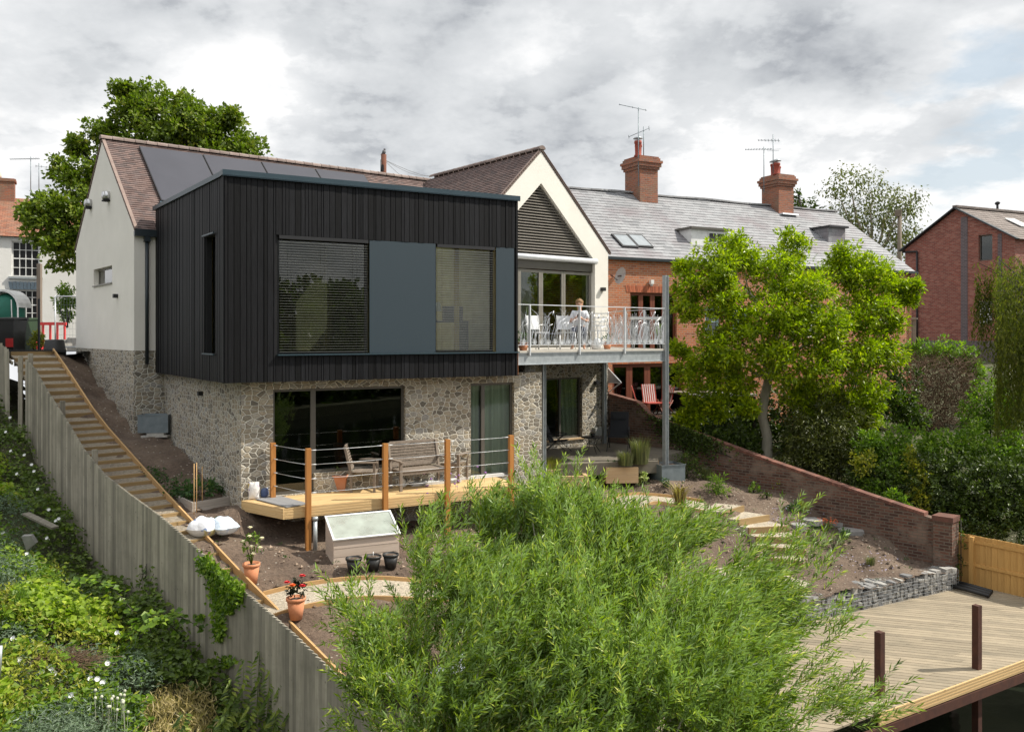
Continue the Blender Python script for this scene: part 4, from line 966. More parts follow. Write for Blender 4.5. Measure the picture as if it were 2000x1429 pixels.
# ================================================================ balcony
BE = V((4.15, 23.66, 0)); BS_ = V((.13, 20.48, 0)); G2 = H(13.40, -3.05)
bal = MB()
DZ = -.37
bal.poly([BS_ + Z * (DZ - .05), BE + Z * (DZ - .05), G2 + Z * (DZ - .05), H(8.6, -3.06, DZ - .05), BS_ + back * 5.2 + Z * (DZ - .05)], Z * .045)
balcony = bal.build('balcony', mk('pale_balcony_boards', (.52, .49, .43), (.44, .41, .36), scale=6, rough=.8), house)
bd_ = (BE - BS_).normalized(); bnn = V((bd_.y, -bd_.x, 0)); BLn = (BE - BS_).length
def ibeam(b, P, Q, z0, z1, out, fl=.09):
    d = Q - P; b.obox(P + Z * z0, d, -out * fl, Z * .014); b.obox(P + Z * (z1 - .014), d, -out * fl, Z * .014); b.obox(P + Z * (z0 + .014) - out * (fl / 2 - .005), d, -out * .01, Z * (z1 - z0 - .028))
b = MB(); ibeam(b, BS_ - bd_ * .1, BE, -.71, -.425, bnn); sd2 = (G2 - BE).normalized(); ibeam(b, BE, G2, -.71, -.425, V((sd2.y, -sd2.x, 0)))
for k in (.3, .55, .8): ibeam(b, BS_ + bd_ * BLn * k - bnn * .1, H(8.7 + 4.7 * k, -3.06), -.66, -.425, bd_, .06)
b.build('steel_beam', M['galv'], balcony)
b = MB(); b.poly([BS_ - bnn * .12 + Z * -.442, BE - bnn * .12 + Z * -.442, G2 + Z * -.442, H(8.6, -3.06, -.442), BS_ + back * 5.2 + Z * -.442], Z * .014); b.build('deck_underside', M['frame_grey'], balcony)
def column(px, P, z0, z1, wd=.09, name='steel_column'):
    b = MB(); a = math.atan2(bd_.y, bd_.x); x = V((math.cos(a), math.sin(a), 0)); y = V((-x.y, x.x, 0))
    for s in (-1, 1): b.obox(P + x * (s * wd / 2 - .005) - y * wd / 2 + Z * z0, x * .01, y * wd, Z * (z1 - z0))
    b.obox(P - x * wd / 2 - y * .004 + Z * z0, x * wd, y * .008, Z * (z1 - z0)); return b.build(name, M['galv'], balcony)
column(0, BE + bd_ * .06 + bnn * -.02, -3.9, 1.62, .12)
c3 = lin(V((BE.x, BE.y, 0)), sd2, 1178)
column(0, H(g2(1176.5), -3.13), -3.5, -.44, .1)
column(0, at(1061.5, 654, 21.6), -3.9, -.44, .09)
# balustrades
posts = [colhit(px, BS_, bd_) for px in (1034, 1131.5, 1219.5)]
def balustrade(P, d, L, pst, seed, par=balcony, z0=DZ, h=1.09):
    rd = random.Random(seed); b = MB()
    for zz, rr in ((z0 + h, .02), (z0 + .13, .012)): b.bar(P + Z * zz, P + d * L + Z * zz, rr * 1.6, rr, Z)
    rl = b.build('balustrade', M['galv_bright'], par)
    for k in pst:
        b = MB(); b.bar(P + d * k + Z * (z0 - .12), P + d * k + Z * (z0 + h), .03, .055, d.cross(Z)); b.build('post', M['galv_bright'], par) if 0 else b.build('post', M['galv_bright'], par)
    b = MB(); edges = [0] + list(pst) + [L]; lo, hi = z0 + .13, z0 + h - .02
    for k in range(len(edges) - 1):
        a, c = edges[k] + .04, edges[k + 1] - .04
        if c - a < .1: continue
        n = int((c - a) / .031)
        for i in range(n):
            x = a + (c - a) * rd.random(); ln = rd.uniform(-.22, .22); top = rd.uniform(.55, 1.0); am = rd.uniform(.01, .045); ph = rd.uniform(0, 6.28); cu = rd.choice([0, 0, .10, -.10, .14, -.14]); pts = []
            for j in range(10):
                t = j / 9; xx = x + ln * t * t + am * math.sin(ph + t * 7) + (cu * max(0, t - .78) * 4.0)
                zt = lo + (hi - lo) * top * t - (abs(cu) * 3.2 * max(0, t - .84))
                pts.append(P + d * min(max(xx, a), c) + Z * zt)
            b.tube(pts, [.0072 * (1 - .45 * j / 9) for j in range(10)], 4)
            if rd.random() < .16:       # bulrush head
                e = pts[-1]; b.tube([e, e + d * ln * .1 + Z * .01, e + d * (.03 if ln > 0 else -.03) + Z * -.09], [.004, .013, .011], 5)
        m_ = int((c - a) / .20)
        for i in range(m_):             # small leaf fans at the bottom
            x = a + (c - a) * (i + .5) / m_; kind = rd.random() < .5
            for j in range(7):
                an = R(-66 + 22 * j); l_ = .115
                b.bar(P + d * x + Z * (lo + .01), P + d * (x + math.sin(an) * l_ * (.9 if kind else .75)) + Z * (lo + .02 + math.cos(an) * l_ * (1 if kind else 1.15)), .012, .004, d.cross(Z))
    b.build('reed_panel', M['galv_bright'], par)
balustrade(BS_ + bnn * .01, bd_, BLn, posts, 3)
balustrade(BE, sd2, (G2 - BE).length - .1, [1.3, 2.6], 8)
# ================================================================ foliage helpers
def leaf_mesh(name, c, d, n, L, W, rnd, mat, parent=None, fold=.18):
    # c centres, d long axis, n face normal (all Nx3); L, W arrays
    d = d / np.maximum(np.linalg.norm(d, axis=1), 1e-9)[:, None]
    s = np.cross(d, n); s /= np.maximum(np.linalg.norm(s, axis=1), 1e-9)[:, None]; n = np.cross(s, d)
    L = L[:, None]; W = W[:, None]
    v = np.stack([c - d * L * .5, c + s * W * .5 + n * W * fold - d * L * .05, c + d * L * .5 - n * L * .08, c - s * W * .5 + n * W * fold - d * L * .05], 1).reshape(-1, 3)
    N = len(c); loop = np.arange(N * 4, dtype=np.int32)
    return mesh_obj(name, v, loop, np.full(N, 4, dtype=np.int32), rnd, mat, parent)
def unit(a): return a / np.maximum(np.linalg.norm(a, axis=1), 1e-9)[:, None]
def blob_leaves(blobs, dens, size, elong=2.0, clump=.16, per=14, up=.5, droop=0, shade=None, fill=.35, squash=1.0):
    # blobs (x, y, z, r): clumps of leaves spread over and through each blob
    C, Dd, Nn, Rr = [], [], [], []
    for bl in blobs:
        x, y, z, r = bl[:4]; rz = bl[4] if len(bl) > 4 else r * squash
        nc = max(4, int(dens * 4 * math.pi * r * (r + rz) / 2 / per))
        u = unit(rng.normal(size=(nc, 3))); inner = rng.random(nc) < fill
        rad = np.where(inner, rng.random(nc) ** .5 * .8, rng.normal(.95, .09, nc))
        # lumpy outline
        lump = 1 + .22 * np.sin(u[:, 0] * 5 + x * 3) * np.sin(u[:, 1] * 4 + y) * np.cos(u[:, 2] * 5 + z)
        cc = np.array([x, y, z]) + u * (rad * lump)[:, None] * np.array([r, r, rz])
        cs = rng.normal(0, .11, nc)
        off = rng.normal(size=(nc, per, 3)); off = off / np.linalg.norm(off, axis=2)[..., None] * (rng.random((nc, per, 1)) ** .5) * clump
        p = (cc[:, None] + off).reshape(-1, 3)
        dd = unit(off.reshape(-1, 3)) + np.repeat(u, per, 0) * .6 + np.array([0, 0, -droop]) + rng.normal(0, .3, (nc * per, 3))
        nv = rng.normal(0, .6, (nc * per, 3)) + np.repeat(u, per, 0) * .5 + np.array([.38, -.05, up])
        C.append(p); Dd.append(dd); Nn.append(nv); Rr.append(np.repeat(cs, per) + rng.random(nc * per) * .7 + .15)
    C = np.concatenate(C); Dd = np.concatenate(Dd); Nn = np.concatenate(Nn); Rr = np.clip(np.concatenate(Rr), 0, 1)
    Ls = size * rng.uniform(.65, 1.25, len(C))
    return C, Dd, Nn, Ls, Ls / elong, Rr
def layered(blobs, k=6, f=.52, squash=.55, seed=1):
    # break each round mass into smaller flattened pads of foliage with gaps between them
    rd = random.Random(seed); out = []
    for x, y, z, r in blobs:
        for i in range(k):
            u = V((rd.gauss(0, 1), rd.gauss(0, 1), rd.gauss(0, 1))).normalized() * r * rd.uniform(.35, .78); q = r * f * rd.uniform(.7, 1.2)
            out.append((x + u.x, y + u.y, z + u.z * .95, q, q * squash))
    return out
def crown(name, blobs, dens, size, mat, parent=None, **k):
    C, Dd, Nn, L, W, r = blob_leaves(blobs, dens, size, **k)
    return leaf_mesh(name, C, Dd, Nn, L, W, r, mat, parent)
def pxb(px, py, D, r): p = at(px, py, D); return (p.x, p.y, p.z, r / F * D)
def limbs(b, base, tips, r0, knee=None, n=7):
    for tp in tips:
        tp = V(tp); k = knee or base.lerp(tp, .3); pts = []
        for i in range(n):
            t = i / (n - 1); p = k.lerp(tp, t) + Z * (.12 * (tp - k).length * math.sin(t * math.pi)) * .6
            p += V((random.uniform(-1, 1), random.uniform(-1, 1), random.uniform(-1, 1))) * .04 * (tp - k).length * (0 < i < n - 1)
            pts.append(p)
        b.tube(pts, [r0 * (1 - .85 * i / (n - 1)) for i in range(n)], 7)
GRN = [(0, (.018, .034, .005)), (.35, (.045, .078, .009)), (.7, (.085, .135, .013)), (1, (.16, .20, .022))]
M['leaf_left'] = leaf_mat('maple_leaf', [(0, (.05, .08, .006)), (.4, (.11, .165, .012)), (.75, (.18, .24, .018)), (1, (.27, .26, .035))])
M['leaf_mag'] = leaf_mat('bright_leaf', [(0, (.07, .115, .003)), (.35, (.18, .25, .004)), (.7, (.34, .43, .005)), (1, (.54, .56, .012))], rough=.4, trans=.4)
M['leaf_birch'] = leaf_mat('birch_leaf', [(0, (.06, .08, .02)), (.5, (.11, .13, .035)), (1, (.19, .17, .05))], trans=.4)
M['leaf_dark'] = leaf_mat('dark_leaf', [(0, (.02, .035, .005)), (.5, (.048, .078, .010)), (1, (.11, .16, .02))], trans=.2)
M['leaf_mid'] = leaf_mat('mid_leaf', GRN)
M['leaf_bright'] = leaf_mat('fresh_leaf', [(0, (.055, .11, .012)), (.5, (.125, .215, .018)), (1, (.26, .36, .03))], trans=.4)
M['leaf_yellow'] = leaf_mat('yellow_leaf', [(0, (.10, .13, .015)), (.5, (.22, .24, .02)), (1, (.42, .36, .03))], trans=.35)
M['leaf_conifer'] = leaf_mat('conifer_leaf', [(0, (.028, .038, .005)), (.5, (.06, .075, .009)), (1, (.13, .14, .018))], trans=.15)
M['leaf_weep'] = leaf_mat('weeping_leaf', [(0, (.06, .075, .012)), (.5, (.11, .13, .018)), (1, (.20, .20, .03))], trans=.45)
M['bark'] = mk('grey_bark', (.42, .38, .30), (.26, .24, .19), scale=6, rough=.9, bs=.5, sc=(1, 1, .3))
M['bark_dark'] = mk('dark_bark', (.06, .05, .04), (.035, .03, .025), scale=8, rough=.95, bs=.5, sc=(1, 1, .3))
M['twig'] = mk('dry_twig', (.16, .10, .06), (.10, .065, .04), scale=8, rough=.95, var=.3)
# ---------------------------------------------------------------- terrace next door
td = V((.889, .458, 0)).normalized(); tb = V((-td.y, td.x, 0)); T0 = V((1.7, 27.487, 0)) + tb * .25; TL = 16.4; TE = 2.58; TR = 5.42; TW = 4.0
def T(a, v, z=0): return T0 + td * a + tb * v + Z * z
def ta(px, v=0): return colhit(px, T(0, v), td)
tr = thing('brick_terrace', T(8, 2, -3), 'orange brick terrace with a long grey slate roof behind the bright green tree', 'house')
b = MB()
def tz(py, a, v=0): return zat(py, T(a, v).y)
a1, a2 = ta(1231), ta(1322); zd = tz(571, a1)
l1, l2 = ta(1196), ta(1335); zl = tz(711, l1)
w1 = (ta(1377), ta(1407), -.1, 1.0); w2 = (ta(1432), ta(1462), -.1, 1.0)
w3_ = (ta(1379), ta(1450), -3.2, -.8); w4 = (ta(1560), ta(1610), -.1, 1.2)
panel(b, T(0, 0), td, TL, -3.6, TE, .3, [(a1, a2, -.75, zd), (l1, l2, -3.3, zl), w1, w2, w3_, w4], -tb)
b.poly([T(TL, .0, -3.6), T(TL, 2 * TW, -3.6), T(TL, 2 * TW, TE), T(TL, TW, TR), T(TL, 0, TE)], -td * .3)
b.poly([T(0, .3, -3.6), T(0, 2 * TW, -3.6), T(0, 2 * TW, TE), T(0, TW, TR), T(0, .3, TE)], td * .3)
b.obox(T(.3, 2 * TW, -3.6), td * (TL - .6), -tb * .3, Z * (TE + 3.6))
b.build('wall', M['brick'], tr)
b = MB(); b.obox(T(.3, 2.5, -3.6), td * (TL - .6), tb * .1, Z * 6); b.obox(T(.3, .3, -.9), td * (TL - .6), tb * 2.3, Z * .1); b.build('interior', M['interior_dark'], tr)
# soldier course over the door
b = MB(); x = a1 - .15
while x < a2 + .15: b.obox(T(x, -.012, zd + .01), td * .066, tb * .05, Z * .225 + td * ((x - (a1 + a2) / 2) * .05)); x += .075
b.build('brick_arch', mk('arch_brick', (.42, .13, .06), (.34, .10, .05), scale=9, rough=.85, var=.3), tr)
def glazed(par, P, d, nrm, a, c, z0, z1, n, mat, fw=.09, glass='glass_dark', rec=.08, name='glazed_door', bars=0):
    wd = (c - a) / n
    for i in range(n):
        x = a + wd * i; b = MB(); q = P - nrm * rec
        for xx in (x + .004, x + wd - fw): b.obox(q + d * xx + Z * z0, d * (fw - .004), -nrm * .06, Z * (z1 - z0))
        for zz in (z0, z1 - fw): b.obox(q + d * (x + fw) + Z * zz + nrm * .002, d * (wd - 2 * fw), -nrm * .056, Z * fw)
        for k in range(bars): b.obox(q + d * (x + fw) + Z * (z0 + (z1 - z0) * (k + 1) / (bars + 1)) + nrm * .0, d * (wd - 2 * fw), -nrm * .03, Z * .03)
        o_ = b.build(name, M[mat], par); b = MB(); b.obox(q - nrm * .03 + d * (x + fw * .5) + Z * (z0 + fw * .5), d * (wd - fw), -nrm * .01, Z * (z1 - z0 - fw)); b.build('pane', M[glass], o_)
glazed(tr, T(0, 0), td, -tb, a1, a2, -.75, zd, 4, 'redwood')
glazed(tr, T(0, 0), td, -tb, l1, l2, -3.3, zl, 4, 'redwood', fw=.12)
M['pale_blue'] = mk('pale_blue_paint', (.42, .60, .62), rough=.5)
glazed(tr, T(0, 0), td, -tb, w1[0], w1[1], w1[2], w1[3], 1, 'pale_blue', name='window', bars=1); glazed(tr, T(0, 0), td, -tb, w2[0], w2[1], w2[2], w2[3], 1, 'pale_blue', name='window', bars=1)
glazed(tr, T(0, 0), td, -tb, w3_[0], w3_[1], w3_[2], w3_[3], 2, 'redwood'); glazed(tr, T(0, 0), td, -tb, w4[0], w4[1], w4[2], w4[3], 2, 'white_paint', name='window')
ts_ = math.atan2(TR - TE, TW); u3 = tb * math.cos(ts_) + Z * math.sin(ts_); u4 = -tb * math.cos(ts_) + Z * math.sin(ts_); TSL = TW / math.cos(ts_)
roof_slope('slate_roof', T(-.02, 0, TE + .05) - u3 * .16, T(TL + .1, 0, TE + .05) - u3 * .16, u3, TSL + .16, M['slate'], row=.22, par=tr)
roof_slope('slate_roof', T(TL + .1, 2 * TW, TE + .05) - u4 * .16, T(-.02, 2 * TW, TE + .05) - u4 * .16, u4, TSL + .16, M['slate'], row=.22, par=tr)
b = MB()
for i in range(37): b.bar(T(-.02 + i * .45, TW, TR + .09 + .02 * math.sin(i * .7)), T(.42 + i * .45, TW, TR + .09 + .02 * math.sin((i + 1) * .7)), .22, .06)
b.build('ridge', mk('slate_ridge', (.22, .22, .23), (.33, .33, .33), scale=4, rough=.7, var=.2), tr)
b = MB(); b.obox(T(.2, -.17, TE - .11), td * TL, tb * .11, Z * .09); b.build('gutter', M['downpipe'], tr)
b = MB(); b.obox(T(.15, -.22, TE - .25), td * .3, tb * .2, Z * .26); b.build('hopper', M['frame_grey'], tr)
snr = td.cross(u3).normalized()
if snr.z < 0: snr = -snr
def onslope(px, py, lift=0):
    O = T(0, 0, TE + .05) + snr * lift; d = at(px, py, 1.0); k = O.dot(snr) / d.dot(snr); return d * k
for (x0, x1, x2, x3) in ((1201, 1229, 1213, 1241), (1229, 1257, 1243, 1270)):
    p0 = onslope(x2 + 2, 484); p1 = p0 + td * .62; up_ = u3 * .85
    b = MB(); b.obox(p0, td * .66, u3 * .85, snr * .07); so = b.build('roof_window', M['frame_black'], tr)
    b = MB(); b.obox(p0 + td * .06 + u3 * .07 + snr * .072, td * .54, u3 * .71, snr * .004); b.build('pane', mk('skylight_pane', (.30, .33, .35), rough=.12) if x0 == 1201 else bpy.data.materials['skylight_pane'], so)
# dormers
def dormer(px0, px1, py, w_, h_, mat, roofm, win=True):
    p = onslope(px0, py + 22, .0); b = MB(); dp = 1.5
    b.obox(p, td * w_, tb * dp, Z * h_); dm_ = b.build('dormer', mat, tr)
    b = MB(); b.obox(p - td * .08 - tb * .12 + Z * h_, td * (w_ + .16), tb * (dp + .3), Z * .08); b.build('dormer_roof', roofm, dm_)
    if win:
        b = MB(); b.obox(p + td * (w_ * .45) - tb * .03 + Z * .08, td * (w_ * .45), tb * .02, Z * (h_ - .14)); b.build('window', M['white_paint'], dm_)
        for k in (0, 1):
            b = MB(); b.obox(p + td * (w_ * (.47 + .22 * k)) - tb * .036 + Z * .13, td * (w_ * .18), tb * .01, Z * (h_ - .24)); b.build('pane', M['frame_black'], dm_)
dormer(1350, 1430, 455, 1.7, .55, M['white_paint'], M['frame_grey'])
dormer(1618, 1660, 452, .95, .62, M['slate'], M['frame_black'], False)
# chimneys with corbelled tops and pots
M['brick_chim'] = brick_mat('chimney_brick', [(.24, .075, .035), (.33, .105, .05), (.28, .10, .06), (.18, .07, .045)], mortar=(.22, .16, .12), patch=((.20, .13, .08), 1.2, .6))
def chimney(px, pots, par=tr, D=None, wa=.84, wb=1.0, ztop=None, pyt=303, frm=td):
    a_ = ta(px, TW - .55); o_ = T(a_, TW - .55); zt = zat(pyt, o_.y); bk = tb
    b = MB(); b.obox(o_ + Z * 3.4, td * wa, tb * wb, Z * (zt - 3.4 - .5))
    for k, (e, h, q) in enumerate(((.05, .1, 0), (.10, .14, 0), (.14, .10, 0), (.07, .10, 0), (.03, .06, 0))):
        z = zt - .5 + sum(x[1] for x in ((.05, .1, 0), (.10, .14, 0), (.14, .10, 0), (.07, .10, 0), (.03, .06, 0))[:k]); b.obox(o_ - td * e - tb * e + Z * z, td * (wa + 2 * e), tb * (wb + 2 * e), Z * h)
    ch = b.build('chimney', M['brick_chim'], par)
    b = MB(); b.obox(o_ - tb * .25 + Z * (zat(400, o_.y) - .42), td * (wa + .05), tb * .3, Z * .05 + u3 * .02); b.build('flashing', M['galv_bright'], ch)
    for (fx, fy, h, cap) in pots:
        b = MB(); c = o_ + td * (wa * fx) + tb * (wb * fy) + Z * (zt - .02); b.lathe(c, [(.16, 0), (.15, .06), (.115, .10), (.125, h * .8), (.15, h * .85), (.14, h), (.10, h)], 14); pt = b.build('chimney_pot', mk('red_pot', (.32, .06, .035), rough=.8) if 'red_pot' not in bpy.data.materials else bpy.data.materials['red_pot'], ch)
        if cap:
            b = MB(); b.lathe(c + Z * (h + .08), [(.19, 0), (.12, .06), (.02, .10)], 12); b.tube([c + Z * (h - .02), c + Z * (h + .1)], .02, 5); b.build('pot_cap', M['galv'], pt)
    return o_, zt
o1, z1_ = chimney(1250, [(.1, .25, .62, True), (.55, .75, .62, False)])
o2, z2_ = chimney(1521, [(.1, .2, .5, True), (.35, .6, .55, True), (.85, .8, .52, False)], pyt=339)
def aerial(P, h, arms, label, extra=None):
    t_ = thing('tv_aerial', P, label, 'aerial'); b = MB(); b.tube([P, P + Z * h], .018, 6); b.build('mast', M['zinc'], t_)
    for (z, d, L, ne, el) in arms:
        b = MB(); d = V(d).normalized(); c = P + Z * z; b.tube([c - d * L * .3, c + d * L * .7], .012, 5)
        sd = d.cross(Z).normalized()
        for i in range(ne):
            q = c + d * L * (-.25 + .93 * i / max(ne - 1, 1)); l_ = el * (1 - .4 * i / max(ne, 1))
            b.tube([q - sd * l_ + Z * 0, q + sd * l_], .007, 4); b.tube([q - Z * l_ * .35, q + Z * l_ * .35], .006, 4)
        b.build('antenna', M['zinc'], t_)
    return t_
b1 = at(1247, 345, o1.y - .1); aerial(V((b1.x, b1.y, z1_ - 1.2)), 3.0, [(2.95, (-.9, .2, .25), 1.1, 3, .12)], 'tall thin aerial mast strapped to the chimney with two red pots')
b1 = at(1257, 300, o1.y + .7); aerial(V((b1.x, b1.y, z1_)), 1.25, [(1.1, (-.9, .2, -.35), .9, 2, .3)], 'shorter bent aerial behind the first red chimney pots')
b1 = at(1492, 360, o2.y - .1); aerial(V((b1.x, b1.y, z2_ - .8)), 1.9, [(1.8, (-1, .1, 0), 1.1, 10, .16)], 'comb shaped aerial on the left of the chimney with three pots')
b1 = at(1510, 330, o2.y + .5); aerial(V((b1.x, b1.y, z2_)), 1.75, [(1.5, (-.9, .4, .1), .9, 7, .22), (1.1, (.3, 1, 0), .3, 2, .3)], 'double aerial standing behind the chimney with three pots')
# dish, white flood light, canopy
ds = thing('satellite_dish', T(ta(1203), -.3, tz(540, ta(1203))), 'small grey satellite dish on the orange brick wall beside the white gable', 'satellite dish')
c = V(ds.location); b = MB(); ax = V((-.85, -.5, .25)).normalized(); pr_ = []
M['dish'] = mk('dish_grey', (.40, .41, .42), rough=.6)
a_ = ax.orthogonal().normalized(); e_ = ax.cross(a_)
vs = []; fs = []
for i in range(5):
    r_ = .28 * i / 4
    for j in range(16): t_ = j * math.pi / 8; vs.append(c + (a_ * math.cos(t_) + e_ * math.sin(t_)) * r_ + ax * (r_ * r_ * .9 - .03))
for i in range(4):
    for j in range(16): fs.append((i * 16 + j, i * 16 + (j + 1) % 16, (i + 1) * 16 + (j + 1) % 16, (i + 1) * 16 + j))
b.add(vs, fs, .5, sm=True); b.build('reflector', M['dish'], ds)
b = MB(); b.tube([c - e_ * .2, c + ax * .32 - e_ * .1], .01, 5); b.tube([c + ax * .28 - e_ * .1, c + ax * .36 - e_ * .1], .03, 6); b.tube([c, c + tb * .3], .02, 5); b.build('arm', M['rust'], ds)
b = MB(); c = T(ta(1270), -.02, tz(551, ta(1270))); b.obox(c - td * .06 - Z * .07, td * .12, -tb * .12, Z * .14); b.tube([c - Z * .05, c - Z * .12 - tb * .08], .04, 8); tag(b.build('flood_light', M['white_paint']), 'small white flood light above the red brown doors of the brick terrace', 'light')
cp = thing('canopy', T(ta(1200), -.9, -1.2), 'small grey triangular canopy on the brick terrace behind the end of the stone wall', 'canopy')
p_ = at(1183, 716, 27.95); q_ = at(1213, 747, 27.2); r_ = at(1183, 753, 27.9)
b = MB(); b.poly([at(1183, 714, 28.1), at(1213, 747, 27.1), at(1183, 748, 27.95)], V((.02, .03, .015))); b.build('sail', mk('grey_canvas', (.28, .29, .31), rough=.7), cp)
b = MB(); b.tube([at(1183, 714, 28.1), at(1213, 747, 27.1)], .02, 5); b.tube([at(1213, 747, 27.1), at(1183, 770, 27.9)], .02, 5); b.tube([at(1183, 748, 27.95), at(1213, 747, 27.1)], .015, 5); b.build('frame', M['galv_bright'], cp)
# ---------------------------------------------------------------- red brick house, far right
rhs = thing('brick_house', at(1880, 700, 45), 'red brick house with a grey tiled roof at the far right edge', 'house')
ed = V((.431, -.902, 0)); rd_ = V((.902, .431, 0)); RA = V((22.98, 45, 0)); hw = 3.17; ez, az = 4.70, 6.51
def Q(h, v, z=0): return RA + ed * h + rd_ * v + Z * z
def qa(px): return colhit(px, RA, ed)
b = MB(); q1 = (qa(1911), qa(1938)); 
wa_ = (q1[0] + hw, q1[1] + hw, zat(510, Q(q1[0], 0).y), zat(460, Q(q1[0], 0).y)); wb_ = (wa_[0], wa_[1], zat(633, Q(q1[0], 0).y), zat(588, Q(q1[0], 0).y))
panel(b, Q(-hw, 0), ed, 2 * hw, -2.5, ez, .3, [(wa_[0], wa_[1], wa_[2], ez), wb_], -rd_)
for (x0, x1) in ((-hw, q1[0]), (q1[0], q1[1]), (q1[1], hw)):
    zb0 = ez if x0 != q1[0] else wa_[3]
    pts = [Q(x0, 0, zb0), Q(x1, 0, zb0), Q(x1, 0, az - (az - ez) * abs(x1) / hw)] + ([Q(0, 0, az)] if x0 < 0 < x1 else []) + [Q(x0, 0, az - (az - ez) * abs(x0) / hw)]
    b.poly(pts, rd_ * .3)
b.obox(Q(hw, .3, -2.5), rd_ * 12, -ed * .3, Z * (ez + 2.5)); b.obox(Q(-hw, .3, -2.5), rd_ * 12, ed * .3, Z * (ez + 2.5))
b.build('wall', M['brick_red'], rhs)
for (x0, x1) in ((qa(1877), qa(1890)), (qa(1949), qa(1957))):
    b = MB(); zt = az - (az - ez) * abs(x1) / hw; b.obox(Q(x0, -.02, -2.5), ed * (x1 - x0), rd_ * .03, Z * (zt + 2.4)); b.build('brick_pier', M['brick_blue'], rhs)
b = MB(); b.obox(Q(-hw, -.015, -2.5), ed * 2 * hw, rd_ * .03, Z * 2.2); b.build('plinth', M['brick_blue'], rhs)
b = MB(); b.tube([Q(qa(1793), -.08, ez - .2), Q(qa(1793), -.08, -2.4)], .05, 8); b.tube([Q(-hw - .1, -.08, ez - .15), Q(qa(1793), -.08, ez - .2)], .05, 8); b.build('downpipe', M['frame_black'], rhs)
gst = math.atan2(az - ez, hw); uu = -ed * math.cos(gst) + Z * math.sin(gst); uw = ed * math.cos(gst) + Z * math.sin(gst)
M['roof_grey'] = brick_mat('grey_concrete_tile', [(.16, .13, .115), (.20, .17, .15), (.24, .20, .18)], mortar=(.06, .05, .05), bw=.33, rh=.30, ms=.012)
roof_slope('roof', Q(hw, -.15, ez + .05) - uu * .25, Q(hw, 12, ez + .05) - uu * .25, uu, hw / math.cos(gst) + .25, M['roof_grey'], row=.30, par=rhs)
roof_slope('roof', Q(-hw, 12, ez + .05) - uw * .25, Q(-hw, -.15, ez + .05) - uw * .25, uw, hw / math.cos(gst) + .25, M['roof_grey'], row=.30, par=rhs)
for sg in (-1, 1):
    b = MB(); b.bar(Q(sg * (hw + .25), -.12, ez - .08), Q(0, -.12, az + .06), .06, .2, rd_); b.build('bargeboard', M['downpipe'], rhs)
b = MB(); b.bar(Q(0, -.15, az + .12), Q(0, 12, az + .12), .25, .12); b.build('ridge', M['roof_grey'], rhs)
framed('window', Q(-hw, 0), ed, -rd_, wa_[0], wa_[1], wa_[2], wa_[3], mat='frame_grey', par=rhs, fw=.06); framed('window', Q(-hw, 0), ed, -rd_, wb_[0], wb_[1], wb_[2], wb_[3], mat='white_paint', par=rhs, fw=.06)
b = MB()
for i in range(9): b.obox(Q(q1[0] + .05, .02, wb_[2] + .08 + i * .13), ed * (q1[1] - q1[0] - .1), rd_ * .03, Z * .05)
b.build('shutter', M['white_paint'], rhs)
b = MB(); b.obox(Q(hw * .35, 2.2, 0) + Z * (az - (az - ez) * .35 + .12) , uu * -1.0, rd_ * .75, Z * .05); b.build('roof_window', M['white_paint'], rhs)
b = MB(); b.tube([Q(0, 3.2, az + .1), Q(0, 3.2, az + .45)], .06, 6); b.ball(Q(0, 3.2, az + .5), .11, .2, .1, 8); b.build('vent', M['frame_black'], rhs)
pf = thing('panel_fence', at(1767, 660, 42), 'dark weathered fence panel between the bright tree and the red brick house', 'fence'); 
fence_run(pf, V((at(1735, 660, 43).x, 43, 0)), V((at(1792, 660, 42).x, 42, 0)), lambda s: .85, lambda s: -1.2, .12, M['fence_grey']); b = MB(); b.bar(at(1735, 622, 42.9), at(1792, 622, 41.9), .06, .06); b.build('rail', M['fence_grey'], pf)
b = MB()
for i in range(1): b.tube([at(1757, 660, 55), at(1757, 411, 55)], [.16, .12], 10); b.obox(at(1750, 422, 54.8), V((.35, 0, 0)), V((0, .2, 0)), Z * .4)
tag(b.build('telegraph_pole', mk('pole_wood', (.20, .165, .12), (.15, .12, .09), scale=4, rough=.9)), 'grey wooden telegraph pole in front of the pale birch on the right', 'pole')
# ---------------------------------------------------------------- pole with a bird and wires behind the ridge
pb = thing('utility_pole', at(749.5, 350, 48) , 'brown wooden pole top rising behind the roof ridge with wires', 'pole')
b = MB(); b.tube([at(749.5, 420, 48), at(749.5, 302, 48)], .15, 10); b.build('pole', mk('brown_pole', (.16, .06, .035), rough=.9), pb)
b = MB(); b.obox(at(743, 334, 47.8), V((.18, 0, 0)), V((0, .2, 0)), Z * .35); b.tube([at(744, 345, 47.8), at(744, 312, 47.8)], .03, 6); b.build('bracket', M['frame_black'], pb)
for (x, y, D) in ((860, 339, 70), (905, 344, 66), (830, 352, 60)):
    b = MB(); p, q = at(750, 312, 48), at(x, y, D); pts = [p.lerp(q, i / 8) - Z * (.5 * math.sin(math.pi * i / 8)) for i in range(9)]; b.tube(pts, .012, 3); b.build('wire', M['frame_grey'], pb)
b = MB(); c = at(750, 298, 48); b.ball(c + Z * .02, .11, .14, .13, 10); b.ball(c + Z * .17 + V((.03, 0, 0)), .06, .06, .06, 8); b.tube([c + Z * .18 + V((.07, 0, 0)), c + Z * .17 + V((.13, 0, 0))], [.018, .003], 5); b.tube([c + V((-.05, .05, 0)), c + V((-.18, .1, -.12))], [.06, .03], 6)
for s in (-.03, .03): b.tube([c + V((s, 0, -.08)), c + V((s, 0, -.13))], .01, 4)
